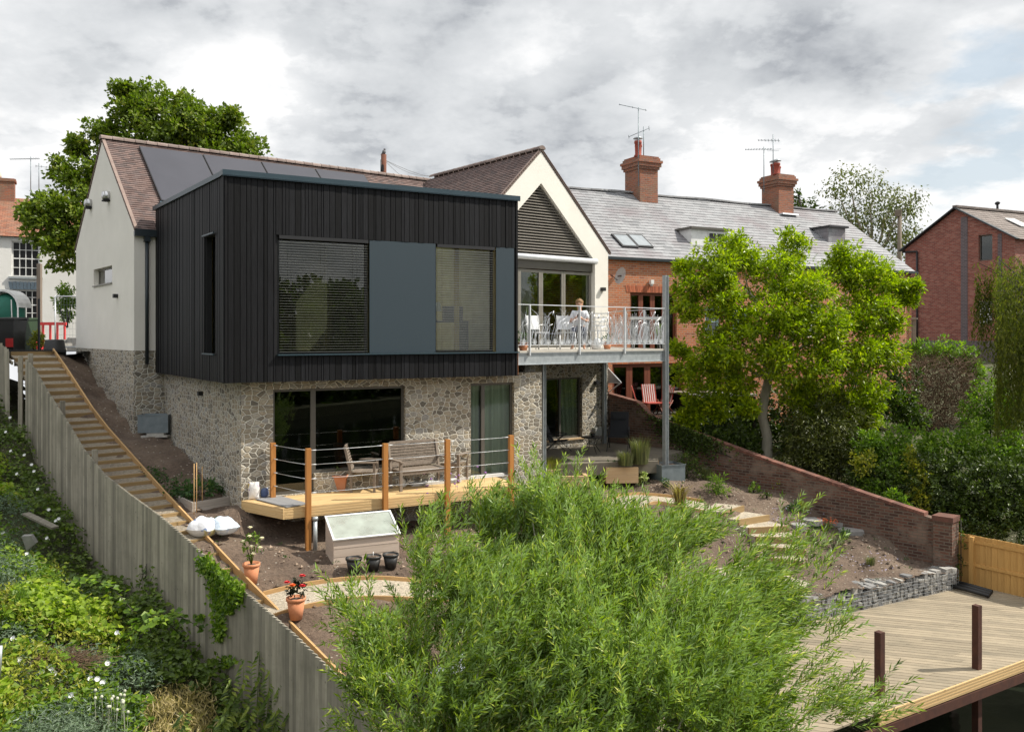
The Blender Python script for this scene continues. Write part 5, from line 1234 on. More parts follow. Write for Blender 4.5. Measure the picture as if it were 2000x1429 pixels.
tag(b.build('pigeon', mk('grey_feather', (.14, .135, .14), (.09, .09, .10), scale=9, rough=.8)), 'small grey bird perched on top of the brown pole', 'bird')
# ---------------------------------------------------------------- whitewashed cottage, far left
ctg = thing('cottage', at(60, 676, 38), 'whitewashed cottage with an old clay tiled roof at the far left', 'house')
CX = lambda px, D=38: (px - 1000) / F * D
b = MB(); x0, x1 = CX(-90), CX(360); ce = zat(459, 38)
hs_ = [(CX(31) - x0, CX(74) - x0, zat(541, 38), zat(472, 38)), (CX(32) - x0, CX(74) - x0, zat(627, 38), zat(566, 38))]
panel(b, V((x0, 38, 0)), V((1, 0, 0)), x1 - x0, -.6, ce, .35, hs_, V((0, -1, 0)))
b.obox((x1 - .3, 38.35, -.6), (.3, 0, 0), (0, 6, 0), Z * (ce + .6)); b.build('wall', M['whitewash'], ctg)
for h in hs_:
    b = MB(); fw = .06; P = V((x0, 38.08, 0)); ux = V((1, 0, 0)); uy = V((0, 1, 0))
    for x in (h[0], h[1] - fw): b.obox(P + ux * x + Z * h[2], ux * fw, uy * .06, Z * (h[3] - h[2]))
    for z in (h[2], h[3] - fw): b.obox(P + ux * (h[0] + fw) + Z * z, ux * (h[1] - h[0] - 2 * fw), uy * .06, Z * fw)
    wi = h[1] - h[0] - 2 * fw
    for i in range(1, 4): b.obox(P + ux * (h[0] + fw + wi * i / 4 - .015) + Z * (h[2] + fw), ux * .03, uy * .045, Z * (h[3] - h[2] - 2 * fw))
    for i in range(1, 4): b.obox(P + ux * (h[0] + fw) + Z * (h[2] + (h[3] - h[2]) * i / 4) + uy * .002, ux * wi, uy * .045, Z * (.05 if i == 2 else .03))
    f_ = b.build('sash_window', M['white_paint'], ctg); b = MB(); b.obox(P + ux * h[0] + Z * h[2] + uy * .065, ux * (h[1] - h[0]), uy * .02, Z * (h[3] - h[2])); b.build('pane', M['frame_black'], f_)
    b = MB(); b.obox(V((x0 + h[0] - .1, 37.9, h[2] - .09)), ux * (h[1] - h[0] + .2), uy * .2, Z * .09); b.build('sill', M['galv'], ctg)
b = MB()
for i in range(9): b.obox(V((CX(32) - .08 + i * .117, 37.94, zat(566, 38) + .01)), (.11, 0, 0), (0, .08, 0), V((.012 * (i - 4), 0, .33)))
b.build('lintel', mk('slate_blue_paint', (.10, .14, .18), rough=.6), ctg)
b = MB(); b.obox((CX(-30), 37.3, zat(600, 38)), (1.2, 0, 0), (0, .7, 0), Z * .06) if 0 else b.obox((x0, 37.93, ce - .14), (x1 - x0, 0, 0), (0, .08, 0), Z * .10); b.build('gutter', M['galv'], ctg)
ru = V((0, math.cos(R(33)), math.sin(R(33)))); roof_slope('roof', V((x0, 38, ce)) - ru * .2, V((x1, 38, ce)) - ru * .2, ru, 3.9, M['oldtile'], row=.12, par=ctg)
b = MB(); b.obox((x0, 41.1, ce), (x1 - x0, 0, 0), (0, 3, 0), Z * 1.9); b.build('rear_roof', M['oldtile'], ctg)
b = MB(); b.obox((CX(66, 41), 40.7, 5.5), (.85, 0, 0), (0, .8, 0), Z * (zat(356, 41) - 5.5)); b.obox((CX(66, 41) - .05, 40.65, zat(362, 41)), (.95, 0, 0), (0, .9, 0), Z * .12); ch = b.build('chimney', M['brick_chim'], ctg)
b = MB(); b.lathe((CX(76, 41), 41, zat(357, 41)), [(.14, 0), (.12, .3), (.09, .3)], 12); b.build('chimney_pot', mk('cream_pot', (.6, .5, .38), rough=.8), ch)
b = MB(); b.obox((CX(-14, 41), 40.7, 5.0), (.7, 0, 0), (0, .8, 0), Z * (zat(375, 41) - 5.0)); b.obox((CX(-14, 41) - .05, 40.65, zat(378, 41)), (.8, 0, 0), (0, .9, 0), Z * .12); b.build('chimney', M['brick_chim'], ctg)
aerial(at(60, 372, 41.3), 1.6, [(1.5, (-1, .1, 0), 1.5, 12, .16)], 'long comb aerial above the chimney of the white cottage'); aerial(at(76, 372, 41.6), 1.3, [(1.15, (1, .6, 0), .5, 3, .2)], 'short aerial just right of the long comb aerial above the white cottage')
ctg.rotation_euler.z = R(27); ctg.scale = (1.12, 1, 1)
# white arched canopy with green frame at the left edge
pc = thing('porch_canopy', at(12, 640, 34), 'white arched canopy with a green interior at the left edge beside the cottage', 'canopy')
c = at(2, 600, 34); vs = []; nseg = 12
b = MB()
for i in range(nseg):
    t0_, t1_ = math.pi * i / nseg, math.pi * (i + 1) / nseg
    for (r0, r1) in ((.62, .70),):
        b.poly([c + V((math.cos(t0_) * r0, 0, math.sin(t0_) * r0)), c + V((math.cos(t0_) * r1, 0, math.sin(t0_) * r1)), c + V((math.cos(t1_) * r1, 0, math.sin(t1_) * r1)), c + V((math.cos(t1_) * r0, 0, math.sin(t1_) * r0))], (0, .9, 0), .5)
b.build('arch', M['white_paint'], pc)
b = MB(); b.lathe(c + V((0, .5, -.9)), [(.6, 0), (.6, .9), (.5, 1.25), (.2, 1.45), (0, 1.5)], 14); b.build('lining', mk('green_cloth', (.02, .16, .11), rough=.7), pc)
b = MB(); b.tube([c + V((.66, 0, 0)), c + V((.66, 0, -1.2))], .03, 6); b.tube([c + V((.4, .0, .3)), c + V((.45, 0, -1.2))], .02, 6); b.build('leg', M['white_paint'], pc)
# ---------------------------------------------------------------- street corner: bin, barrier, mesh fence, tub, post
bn_ = thing('wheelie_bin', at(28, 672, 26.3), 'black and green wheelie bins with a red panel at the head of the steps', 'bin')
bc = V(bn_.location); bc.z = -.5
def binshape(c, mat, matl, nm):
    b = MB(); prf = [(-.24, -.30, 0), (-.28, -.36, .95)]; vs = []
    for (w_, d_, z) in prf: vs += [c + V((w_, d_, z)), c + V((-w_, d_, z)), c + V((-w_, -d_, z)), c + V((w_, -d_, z))]
    b.add(vs, [(0, 3, 2, 1), (4, 5, 6, 7), (0, 1, 5, 4), (1, 2, 6, 5), (2, 3, 7, 6), (3, 0, 4, 7)], .5); b.build(nm, mat, bn_)
    b = MB(); b.poly([c + V((-.31, -.40, .95)), c + V((.31, -.40, .95)), c + V((.31, .40, .98)), c + V((-.31, .40, .98))], Z * .06); b.obox(c + V((-.28, .36, .93)), (.56, 0, 0), (0, .08, 0), Z * .09); b.build('lid', matl, bn_)
gp_ = mk('dark_green_plastic', (.03, .06, .025), rough=.5)
binshape(bc + V((-.10, 0, 0)), M['black_plastic'], M['black_plastic'], 'body'); binshape(bc + V((-.17, .75, 0)), gp_, gp_, 'body')
b = MB(); b.obox(bc + V((-.05, -.352, .14)), (.22, 0, 0), (0, -.02, 0), Z * .26); b.build('label', mk('red_sticker', (.45, .02, .02), rough=.5), bn_)
red = mk('red_plastic', (.72, .05, .045), (.66, .045, .04), scale=2, rough=.45)
def barrier(P, d, label, L=1.25):
    t_ = thing('safety_barrier', P, label, 'barrier', 'red plastic safety barriers'); b = MB()
    for z in (.12, .88): b.bar(P + Z * z, P + d * L + Z * z, .07, .10)
    for i in range(5): b.bar(P + d * (.06 + (L - .12) * i / 4) + Z * .12, P + d * (.06 + (L - .12) * i / 4) + Z * .9, .06, .05, d)
    b.build('panel', red, t_)
    for k in (.12, .88):
        s = V((-d.y, d.x, 0)); b = MB(); b.bar(P + d * L * k - s * .25 + Z * .04, P + d * L * k + s * .25 + Z * .04, .09, .08); b.build('foot', red, t_)
barrier(V((CX(67, 29.5), 29.5, -.5)), V((.98, -.1, 0)).normalized(), 'red plastic safety barrier facing the garden steps', 1.15)
barrier(V((CX(52, 31.5), 31.5, -.5)), V((.3, -.95, 0)).normalized(), 'red plastic safety barrier seen end on behind the wheelie bin', 1.6)
tb_ = thing('mesh_fence', at(105, 684, 27.5), 'temporary galvanised mesh fence panel beside the white gable end', 'mesh fence')
P = V((CX(108, 27.5), 27.5, -.5)); d = V((1, .12, 0)).normalized(); b = MB()
for x in (0, 1.9): b.tube([P + d * x, P + d * x + Z * 1.75], .022, 6)
for z in (.12, 1.72): b.tube([P + Z * z, P + d * 1.9 + Z * z], .02, 6)
b.build('frame', M['galv_bright'], tb_); b = MB()
for i in range(1, 22): b.tube([P + d * (i * .087) + Z * .12, P + d * (i * .087) + Z * 1.72], .003, 3)
for i in range(1, 9): b.tube([P + Z * (.12 + i * .19), P + d * 1.9 + Z * (.12 + i * .19)], .003, 3)
b.build('mesh', M['galv'], tb_)
tbb = thing('rubber_tub', at(108, 685, 25.5), 'upturned black rubber tub at the head of the garden steps', 'tub'); c = V((CX(107, 25.6), 25.6, -.5))
b = MB(); b.lathe(c, [(.31, 0), (.30, .03), (.25, .33), (.23, .36), (.05, .37)], 24); b.build('tub', M['black_plastic'], tbb); b = MB(); b.tube([c + V((-.31, 0, .02)), c + V((-.38, 0, .06)), c + V((-.31, 0, .12))], .012, 5); b.build('handle', M['black_plastic'], tbb)
b = MB(); b.box((CX(77, 30), 30, -.5), (.13, .13, 2.95)); tag(b.build('timber_post', M['teak']), 'tall square timber post in front of the white cottage', 'post')
b = MB(); b.box((CX(76, 26.5), 26.5, -.5), (.05, .05, 1.6)); tag(b.build('black_post', M['frame_black']), 'slim black post beside the yellow green shrub by the bins', 'post')
rub = MB()
for i in range(16): c = V((CX(130 + random.uniform(-10, 14), 28.5), 28.4 + random.uniform(-.3, .3), -.5)); rub.obox(c, rot2(V((.3, 0, 0)), random.random()), rot2(V((0, .2, 0)), random.random()), Z * random.uniform(.1, .42))
tag(rub.build('rubble_heap', M['gabion']), 'heap of grey rubble behind the mesh fence beside the white gable', 'rubble')
# ---------------------------------------------------------------- trees
def tree(name, label, base, knee, tips, blobs, dens, size, mat, bark, r0, r1=None, cat='tree', group=None, **k):
    t_ = thing(name, base, label, cat, group); b = MB(); base = V(base); knee = V(knee)
    n = 7; pts = [base.lerp(knee, i / (n - 1)) + V((math.sin(i * 1.7), math.cos(i * 1.3), 0)) * r0 * .35 * (0 < i < n - 1) for i in range(n)]
    b.tube(pts, [r0 * (1.25 - .45 * i / (n - 1)) if i else r0 * 1.5 for i in range(n)], 12); limbs(b, base, tips, r0 * .55, knee)
    b.build('trunk', bark, t_); crown('crown', blobs, dens, size, mat, t_, **k); return t_
LT = [pxb(*q) for q in ((330, 262, 36, 92), (262, 225, 36, 52), (300, 200, 36.5, 44), (365, 225, 36, 52), (420, 268, 36, 68), (480, 292, 36, 42), (215, 300, 35.5, 62), (160, 350, 34.5, 48), (135, 400, 34, 58), (85, 432, 33.5, 46), (110, 482, 33.5, 46), (60, 418, 33.5, 26), (180, 440, 34, 60), (150, 288, 35, 22), (240, 178, 36, 22), (452, 225, 36, 20), (120, 330, 34.5, 26), (330, 330, 36, 80), (270, 360, 36, 80), (420, 340, 36, 70), (205, 258, 35.5, 24))]
tree('broad_tree', 'large green maple like tree rising behind the tiled roof and overhanging the cottage', (CX(250, 36), 36, -.5), at(245, 430, 36), [V(q[:3]) for q in LT], layered(LT, 9, .5, .6) + [(q[0], q[1], q[2], q[3] * .8) for q in LT], 52, .18, M['leaf_left'], M['bark_dark'], .35, per=16, clump=.30, fill=.3, elong=1.35)
MG = [pxb(*q) for q in ((1392, 520, 25.5, 62), (1345, 560, 25.5, 34), (1440, 490, 26, 48), (1400, 590, 25.5, 66), (1345, 600, 25.5, 34), (1540, 487, 27, 42), (1500, 540, 26, 66), (1575, 560, 25.5, 62), (1520, 620, 25, 66), (1600, 640, 25, 58), (1655, 520, 26.5, 48), (1700, 545, 26.5, 58), (1750, 565, 26.5, 38), (1690, 610, 26, 66), (1735, 625, 26.2, 40), (1640, 500, 26.5, 30), (1450, 665, 25, 60), (1385, 690, 25.3, 50), (1350, 728, 25.5, 40), (1430, 745, 25.5, 50), (1520, 700, 24.8, 56), (1600, 715, 25, 60), (1680, 705, 25.5, 60), (1735, 690, 26, 44), (1705, 768, 26, 42), (1640, 790, 25.8, 40), (1360, 780, 26, 36), (1330, 690, 25.8, 26), (1560, 770, 25.5, 36), (1330, 520, 26, 18), (1345, 815, 26, 32), (1400, 790, 25.8, 34), (1590, 800, 25.4, 40), (1460, 800, 25, 22), (1700, 810, 26, 32), (1785, 560, 26.3, 16), (1770, 590, 26.3, 20))]
mb = V((at(1499, 900, 25.9).x, 25.9, -4.3)); 
mt_ = thing('spreading_tree', mb, 'bright lime green tree with a pale leaning trunk behind the garden wall', 'tree')
b = MB(); tk = [V((mb.x, mb.y, -4.4)), at(1498, 890, 25.9), at(1498, 850, 25.9), at(1489, 815, 25.9), at(1493, 775, 25.9), at(1502, 735, 25.9), at(1508, 690, 25.9), at(1515, 640, 25.9)]
b.tube(tk, [.20, .155, .145, .13, .135, .12, .10, .07], 12)
b.tube([at(1500, 745, 25.9), at(1487, 725, 25.8), at(1468, 706, 25.6)], [.09, .075, .06], 9)
for q in MG[:26:1]: limbs(b, tk[5], [V(q[:3])], .05, tk[random.choice([5, 6, 7])])
b.build('trunk', M['bark'], mt_); crown('crown', layered(MG, 10, .46, .52) + [(q[0], q[1], q[2], q[3] * .82) for q in MG], 118, .14, M['leaf_mag'], mt_, per=14, clump=.20, fill=.28, elong=2.2, up=.7)
BR = [pxb(*q) for q in ((1655, 365, 60, 38), (1700, 370, 60, 34), (1640, 420, 60, 34), (1690, 430, 60, 48), (1740, 400, 60, 40), (1775, 410, 60, 30), (1790, 380, 60, 14), (1750, 455, 60, 40), (1700, 490, 60, 46), (1770, 470, 60, 30), (1625, 380, 60, 14), (1720, 540, 60, 50))]
tree('birch_tree', 'tall wispy pale birch beyond the slate roof', (at(1710, 700, 60).x, 60, -1), at(1705, 520, 60), [V(q[:3]) for q in BR], BR, 26, .20, M['leaf_birch'], M['bark'], .25, per=14, clump=.7, fill=.5, elong=1.6, droop=1.2)
CF = [pxb(*q) for q in ((1558, 385, 50, 7), (1562, 395, 50, 14), (1570, 405, 50, 22))]
tree('conifer_tree', 'tip of a dark conifer just behind the right hand chimney', (at(1562, 400, 50).x, 50, 3), at(1561, 390, 50), [at(1560, 372, 50)], CF, 30, .3, M['leaf_dark'], M['bark_dark'], .12, per=10, clump=.4)
def shrub(name, label, blobs, dens, size, mat, cat='shrub', stem=True, group=None, gz=None, **k):
    bs_ = [pxb(*q) if q[2] > 0 and q[0] > 60 or len(q) == 4 and abs(q[0]) > 40 else q for q in blobs]
    x = sum(q[0] for q in bs_) / len(bs_); y = sum(q[1] for q in bs_) / len(bs_); z = min(q[2] - q[3] for q in bs_)
    t_ = thing(name, (x, y, z), label, cat, group)
    if stem:
        b = MB(); base = V((x, y, z - .3)) if gz is None else V((x, y, gz))
        for q in bs_: b.tube([base + V((random.uniform(-.1, .1), random.uniform(-.1, .1), 0)), base.lerp(V(q[:3]), .6) + V((random.uniform(-.1, .1), 0, 0)), V(q[:3])], [.03, .02, .008], 5)
        b.build('stems', M['bark_dark'], t_)
    k.setdefault('elong', 1.7); crown('foliage', bs_, dens * (3.2 if size < .12 else 2.4), size, mat, t_, **k); return t_
shrub('conifer_bush', 'dark yellowish conifer bush behind the garden wall to the right of the pale trunk', [(1600, 880, 25, 75), (1570, 920, 24.6, 50), (1640, 830, 25.4, 50), (1610, 800, 25.6, 45), (1655, 900, 24.5, 50), (1590, 845, 25, 60)], 130, .13, M['leaf_conifer'], per=16, clump=.2, elong=3, droop=.3)
shrub('golden_shrub', 'yellow green shrub glowing beneath the right side of the bright tree', [(1665, 800, 26.4, 26), (1610, 770, 26.6, 22), (1680, 830, 26, 20), (1645, 780, 26.4, 16)], 110, .10, M['leaf_yellow'], per=12, clump=.14)
shrub('added_shade_hedge', 'dark hedge added as shade between the brick terrace and the pale trunk', [(1520, 800, 29, 44), (1570, 780, 29, 44), (1620, 790, 29, 44), (1480, 830, 28.6, 40), (1540, 860, 28.2, 44), (1690, 760, 29, 40), (1720, 800, 28.6, 44), (1760, 740, 29.5, 36), (1440, 800, 30, 34), (1370, 775, 30.5, 26), (1320, 770, 30.5, 22), (1660, 840, 28, 40)], 60, .14, M['leaf_dark'], per=12, clump=.2)  # added foliage, darkens brickwork that otherwise looks too lit
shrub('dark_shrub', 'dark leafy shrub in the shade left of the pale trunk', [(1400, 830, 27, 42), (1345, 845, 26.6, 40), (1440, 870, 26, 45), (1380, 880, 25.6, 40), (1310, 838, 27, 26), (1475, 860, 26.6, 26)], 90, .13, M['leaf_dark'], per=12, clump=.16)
shrub('rose_bush', 'mid green rose bush with a few red blooms beside the dark hedge', [(1760, 880, 24.4, 48), (1720, 900, 24, 40), (1790, 900, 23.6, 40), (1690, 880, 24.6, 36), (1745, 935, 23, 38)], 110, .11, M['leaf_bright'], per=12, clump=.14)
shrub('gold_climber', 'yellow green climbing shrub rising out of the dark hedge with reddish tips', [(1795, 935, 22.3, 26), (1785, 900, 22.6, 22), (1800, 975, 22, 24), (1690, 905, 22.9, 24)], 100, .09, M['leaf_yellow'], per=12, clump=.13)
shrub('laurel_bush', 'glossy dark green rounded bush in front of the brown clipped hedge', [(1765, 800, 27, 34), (1740, 780, 27.2, 26), (1790, 815, 26.8, 24)], 100, .14, M['leaf_mid'], per=12, clump=.16)
shrub('clipped_hedge', 'clipped hedge of brown twigs with a green top before the red brick house', [(1815, 690, 32, 26), (1850, 688, 32, 26), (1885, 700, 32, 24), (1905, 722, 31.6, 20), (1780, 684, 32.4, 20)], 80, .14, M['leaf_bright'], per=12, clump=.2, stem=False)
hd = [o for o in col.objects if o.get('label', '').startswith('clipped hedge')][0]
b = MB()
for i in range(2600):
    p = at(random.uniform(1768, 1908), random.uniform(700, 850), 31 + random.uniform(-.5, 1.2)); q = p + V((random.uniform(-.5, .5), random.uniform(-.4, .2), random.uniform(-.15, .5))); b.tube([p, q], [.012, .004], 3, cap=False)
b.build('twigs', M['twig'], hd)
shrub('feathery_shrub', 'light green feathery shrub at the foot of the weeping willow', [(1905, 800, 27, 30), (1935, 770, 27, 34), (1960, 820, 26.4, 40), (1900, 835, 26.4, 24), (1990, 790, 26, 30)], 100, .10, M['leaf_bright'], per=12, clump=.13)
shrub('bright_hedge', 'bright leafy top growth running along above the dark hedge', [(1700, 870, 23.8, 30), (1850, 880, 23, 36), (1900, 870, 23, 34), (1950, 890, 22.6, 36), (1990, 880, 22.5, 36), (1820, 868, 23.4, 24)], 110, .11, M['leaf_bright'], per=12, clump=.14)
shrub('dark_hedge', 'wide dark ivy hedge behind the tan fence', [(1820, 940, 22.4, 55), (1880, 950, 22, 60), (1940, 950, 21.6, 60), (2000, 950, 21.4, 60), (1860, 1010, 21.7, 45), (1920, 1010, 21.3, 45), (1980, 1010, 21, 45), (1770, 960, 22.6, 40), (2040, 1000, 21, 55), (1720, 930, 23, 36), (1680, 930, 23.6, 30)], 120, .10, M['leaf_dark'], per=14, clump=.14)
# brambles and border plants along the far side of the garden wall
shrub('border_plants', 'low pale leaved border plants growing along the top of the garden wall', [(1720, 960, 22.6, 22), (1740, 975, 22, 18), (1690, 940, 23, 16), (1760, 985, 21.8, 16)], 120, .09, M['leaf_bright'], per=10, clump=.12)
# weeping willow at the right edge
ww = thing('weeping_willow', (14.5, 24, -5.6), 'weeping willow with long hanging olive strands at the right edge', 'tree')
b = MB(); tp = V((14.6, 24.2, 0)); b.tube([tp + Z * -5.6, tp + Z * -2 + V((.1, 0, 0)), tp + Z * 1, tp + Z * 2.2], [.28, .22, .16, .1], 10)
C, Dd, Nn, Ls, Rr = [], [], [], [], []
for i in range(620):
    top = at(random.uniform(1945, 2110), random.uniform(500, 640), random.uniform(22.5, 25.5)); 
    if random.random() < .1: top = at(random.uniform(1905, 1945), random.uniform(510, 600), 24)
    ln = random.uniform(2.0, 4.6) if top.x > at(1960, 0, 24).x else random.uniform(.6, 1.8)
    n_ = int(ln / .045); sw = random.uniform(-.25, .15)
    if i % 8 == 0: b.tube([tp + Z * random.uniform(.4, 2.0), tp.lerp(top, .5) + Z * .6 + Z * top.z * 0, top], [.03, .02, .008], 4)
    for j in range(n_):
        f = j / n_; p = top + V((sw * f * f, 0, -ln * f)) ; C.append(p + V((random.gauss(0, .03), random.gauss(0, .03), 0))); Dd.append((random.gauss(0, .5), random.gauss(0, .5), -1)); Nn.append((random.gauss(0, 1), -1, random.gauss(0, .6))); Rr.append(random.random())
b.build('trunk', M['bark_dark'], ww)
C = np.array(C); n_ = len(C); L = rng.uniform(.08, .14, n_); leaf_mesh('crown', C, np.array(Dd), np.array(Nn), L, L * .28, np.array(Rr), M['leaf_weep'], ww)
# creeper at the cottage, yellow shrub by the barrier
shrub('climbing_shrub', 'green climbing shrub on the cottage wall just left of the white gable', [(128, 568, 36, 14), (118, 590, 36, 12), (138, 590, 36, 14), (130, 610, 36.4, 16)], 110, .13, M['leaf_bright'], per=10, clump=.16)
shrub('yellow_shrub', 'small yellow green shrub between the wheelie bins and the rubber tub', [(68, 668, 26.8, 11), (80, 665, 26.8, 10), (74, 655, 26.8, 9)], 260, .07, M['leaf_yellow'], per=10, clump=.10)
# far wood across the river behind the camera, reflected in the windows
W_ = []
for i in range(46): W_.append((-60 + i * 2.7 + random.uniform(-1, 1), -34 + random.uniform(-3, 3), random.uniform(-3, 4.0), random.uniform(3.4, 5.2)))
for i in range(30): W_.append((-60 + i * 4.2, -31, -5.5, 3.2))
fw_ = crown('far_wood', W_, 3.2, .9, M['leaf_mid'], None, per=10, clump=.9, elong=1.3); tag(fw_, 'belt of green trees on the far bank of the river', 'wood', kind='stuff')
b = MB(); b.obox((-200, -60, -7.75), (400, 0, 0), (0, 34, 0), Z * 1.0); b.build('far_bank', M['ground'])['kind'] = 'structure'
def gpt(px, py):
    D = 19.0
    for _ in range(16):
        p = at(px, py, D); D = .55 * D + .45 * min(max((garden_z(p.x, D)) * F / (HY - py), 11), 27)
    p = at(px, py, D); return V((p.x, p.y, garden_z(p.x, p.y)))
# ================================================================ upper deck
D0 = V((-4.42, 16.85, 0)); gdk = thing('garden_deck', V((-2, 18.5, -4.2)), 'new pale timber deck on posts with wire railing in front of the stone wall', 'deck')
DA = Wp(Wt(474), 0, .0); DE = D0 + UB * 5.35; DW = Wp(Wt(1040), 0, 0)
quad = [DA, D0, DE, Wp((DE - W0).dot(UB), 0, .0)]
b = MB(); wd = .142; k0 = min(p.dot(UN) for p in quad); k1 = max(p.dot(UN) for p in quad); k = k1
while k > k0:
    hi, lo = k - .003, max(k - wd + .003, k0); la = clip_line(quad, UN * hi * .999999, UB); lb = clip_line(quad, UN * (lo + .0005), UB)
    if len(la) >= 2 and len(lb) >= 2:
        for (u0, u1) in ((0, .45), (.45, 1)) if int(k * 100) % 2 else ((0, .7), (.7, 1)):
            q = [UN * hi + UB * (la[0] + (la[-1] - la[0]) * u0 + .002), UN * hi + UB * (la[0] + (la[-1] - la[0]) * u1 - .002), UN * lo + UB * (lb[0] + (lb[-1] - lb[0]) * u1 - .002), UN * lo + UB * (lb[0] + (lb[-1] - lb[0]) * u0 + .002)]
            b.poly([x + Z * (DK - .028) for x in q], Z * .028)
    k -= wd
b.build('deck_boards', M['deck_wood'], gdk)
b = MB(); ld_ = (D0 - DA); lu = ld_.normalized(); ln_ = V((lu.y, -lu.x, 0))
if ln_.x > 0: ln_ = -ln_
for i in range(8):
    e = .004 * (i % 2); z = DK - .212 + i * .0262
    b.obox(D0 + Z * z + UN * .002, DE - D0, UN * (.026 + e), Z * .0245, .4 if i < 4 else .75); b.obox(DA + Z * z + ln_ * .002, ld_ + lu * .027, ln_ * (.026 + e), Z * .0245, .35 if i < 4 else .7)
b.build('fascia', M['deck_wood'], gdk)
b = MB()
for k in np.linspace(.2, 5.2, 9): b.obox(D0 + UB * k + Z * (DK - .2), -UN * 1.15, UB * .045, Z * .165)
b.build('joists', M['step_wood'], gdk)
pts_ = []
for px, y1 in ((602, 1082), (752.4, 1070), (873.7, 1060), (998, 1040)):
    t_ = colhit(px, D0 + UN * .085, UB); p = D0 + UN * .085 + UB * t_; pts_.append(p)
    b = MB(); b.box((p.x, p.y, -4.5), (.098, .098, 4.5 - 2.215), math.atan2(UB.y, UB.x)); b.poly([p + V((-.05, -.05, -2.215)), p + V((.05, -.05, -2.215)), p + V((.05, .05, -2.215)), p + V((-.05, .05, -2.215))], Z * .012) if 0 else None
    b.build('post', M['post_wood'], gdk)
pA = Wp(Wt(530), 0, .12); b = MB(); b.box((pA.x, pA.y, DK), (.098, .098, 1.14), math.atan2(UB.y, UB.x)); b.build('post', M['post_wood'], gdk)
for dz in (.04, .32, .60, .87):
    for p, q in [(pA, pts_[0])] + list(zip(pts_[:-1], pts_[1:])):
        b = MB(); a_ = p + Z * (-2.215 - dz); c_ = q + Z * (-2.215 - dz); d = (c_ - a_).normalized()
        b.tube([a_ + d * .05, a_.lerp(c_, .5) - Z * .006, c_ - d * .05], .0045, 5); b.tube([a_ + d * .05, a_ + d * .16], .010, 6); b.tube([c_ - d * .18, c_ - d * .05], .010, 6); b.build('wire', M['galv_bright'], gdk)
# under-deck clutter
b = MB(); c0 = onz(545, 1046, -4.15); c1 = onz(598, 1040, -4.1); b.tube([c0, c0.lerp(c1, .5), c1], .13, 12); b.obox(c0 + V((-.1, -.28, -.1)), (.55, .1, 0), (0, .3, .02), Z * .02); tag(b.build('membrane_roll', M['black_plastic']), 'roll of black sheet membrane lying under the left end of the deck', 'roll')
b = MB(); b.tube([onz(517, 1028, -4.1), onz(540, 1047, -4.12)], .055, 10); tag(b.build('silver_tube', M['galv_bright']), 'short silver blue tube lying beside the black membrane roll', 'tube')
b = MB(); p = pts_[0] + UB * .12 + UN * .06; b.tube([p + Z * -4.25, p + Z * -3.62], .042, 10); b.tube([p + Z * -3.62, p + Z * -3.55], .055, 10); tag(b.build('standpipe', M['galv']), 'grey standpipe with a black tap against the first deck post', 'pipe')
# cold frame
CFo = gpt(651.6, 1101) - Z * .04; cd_ = V((.90, .435, 0)).normalized(); cn = V((-cd_.y, cd_.x, 0)); CL = 1.28; CW = .62; h1, h2 = .47, .78
cf = thing('cold_frame', CFo + cd_ * .6, 'pale wooden cold frame with a sloping whitened glass lid below the deck', 'cold frame')
b = MB()
for i in range(3): b.obox(CFo + Z * (i * .157), cd_ * CL, cn * .03, Z * .146)
for i in range(5): b.obox(CFo + cn * (CW - .03) + Z * (i * .157), cd_ * CL, cn * .03, Z * min(.152, h2 - i * .157))
b.build('boards', M['frame_wood'], cf)
for s in (0, 1):
    b = MB(); o_ = CFo + cd_ * (s * (CL - .03))
    for i in range(5):
        z0_, z1_2 = i * .157, min(i * .157 + .152, h2)
        # cut each side board along the slope
        y0 = 0.03 if z1_2 <= h1 else max(.03, (z1_2 - h1) / (h2 - h1) * CW); y00 = .03 if z0_ <= h1 else (z0_ - h1) / (h2 - h1) * CW
        b.poly([o_ + cn * y00 + Z * z0_, o_ + cn * (CW - .03) + Z * z0_, o_ + cn * (CW - .03) + Z * z1_2, o_ + cn * min(y0, CW - .04) + Z * z1_2] , cd_ * .03)
    b.build('side_board', M['frame_wood'], cf)
b = MB(); sl_ = cn * (CW + .04) + Z * ((h2 - h1) * (CW + .04) / CW); nrm_ = cd_.cross(sl_).normalized(); o_ = CFo - cn * .03 - cd_ * .02 + Z * (h1 + .0)
b.obox(o_, cd_ * .035, sl_, nrm_ * .03); b.obox(o_ + cd_ * (CL + .005), cd_ * .035, sl_, nrm_ * .03); b.obox(o_ + cd_ * .035, cd_ * (CL - .03), sl_ * .05, nrm_ * .028); b.obox(o_ + cd_ * .035 + sl_ * .95, cd_ * (CL - .03), sl_ * .05, nrm_ * .028)
lid = b.build('lid', M['white_paint'], cf)
m, t, bb, o = newmat('whitened_glass'); setc(bb, 'Base Color', (.52, .58, .52)); bb.inputs['Roughness'].default_value = .3; tr_ = nn(t, 'ShaderNodeBsdfTransparent'); mx = nn(t, 'ShaderNodeMixShader')
n = nn(t, 'ShaderNodeTexNoise', i_Scale=3.0, i_Detail=5); lk(t, coords(t), n.inputs['Vector']); lk(t, ramp(t, n.outputs['Fac'], [(.3, .25), (.7, .6)]), mx.inputs[0]); lk(t, bb.outputs[0], mx.inputs[2]); lk(t, tr_.outputs[0], mx.inputs[1]); lk(t, mx.outputs[0], o.inputs[0])
b = MB(); b.obox(o_ + cd_ * .035 + sl_ * .05 + nrm_ * .008, cd_ * (CL - .03), sl_ * .9, nrm_ * .008); b.build('glass', m, lid)
b = MB(); b.obox(CFo + cn * .03 + cd_ * .03 + Z * .02, cd_ * (CL - .06), cn * (CW - .06), Z * .12); b.build('compost', M['soil'], cf)
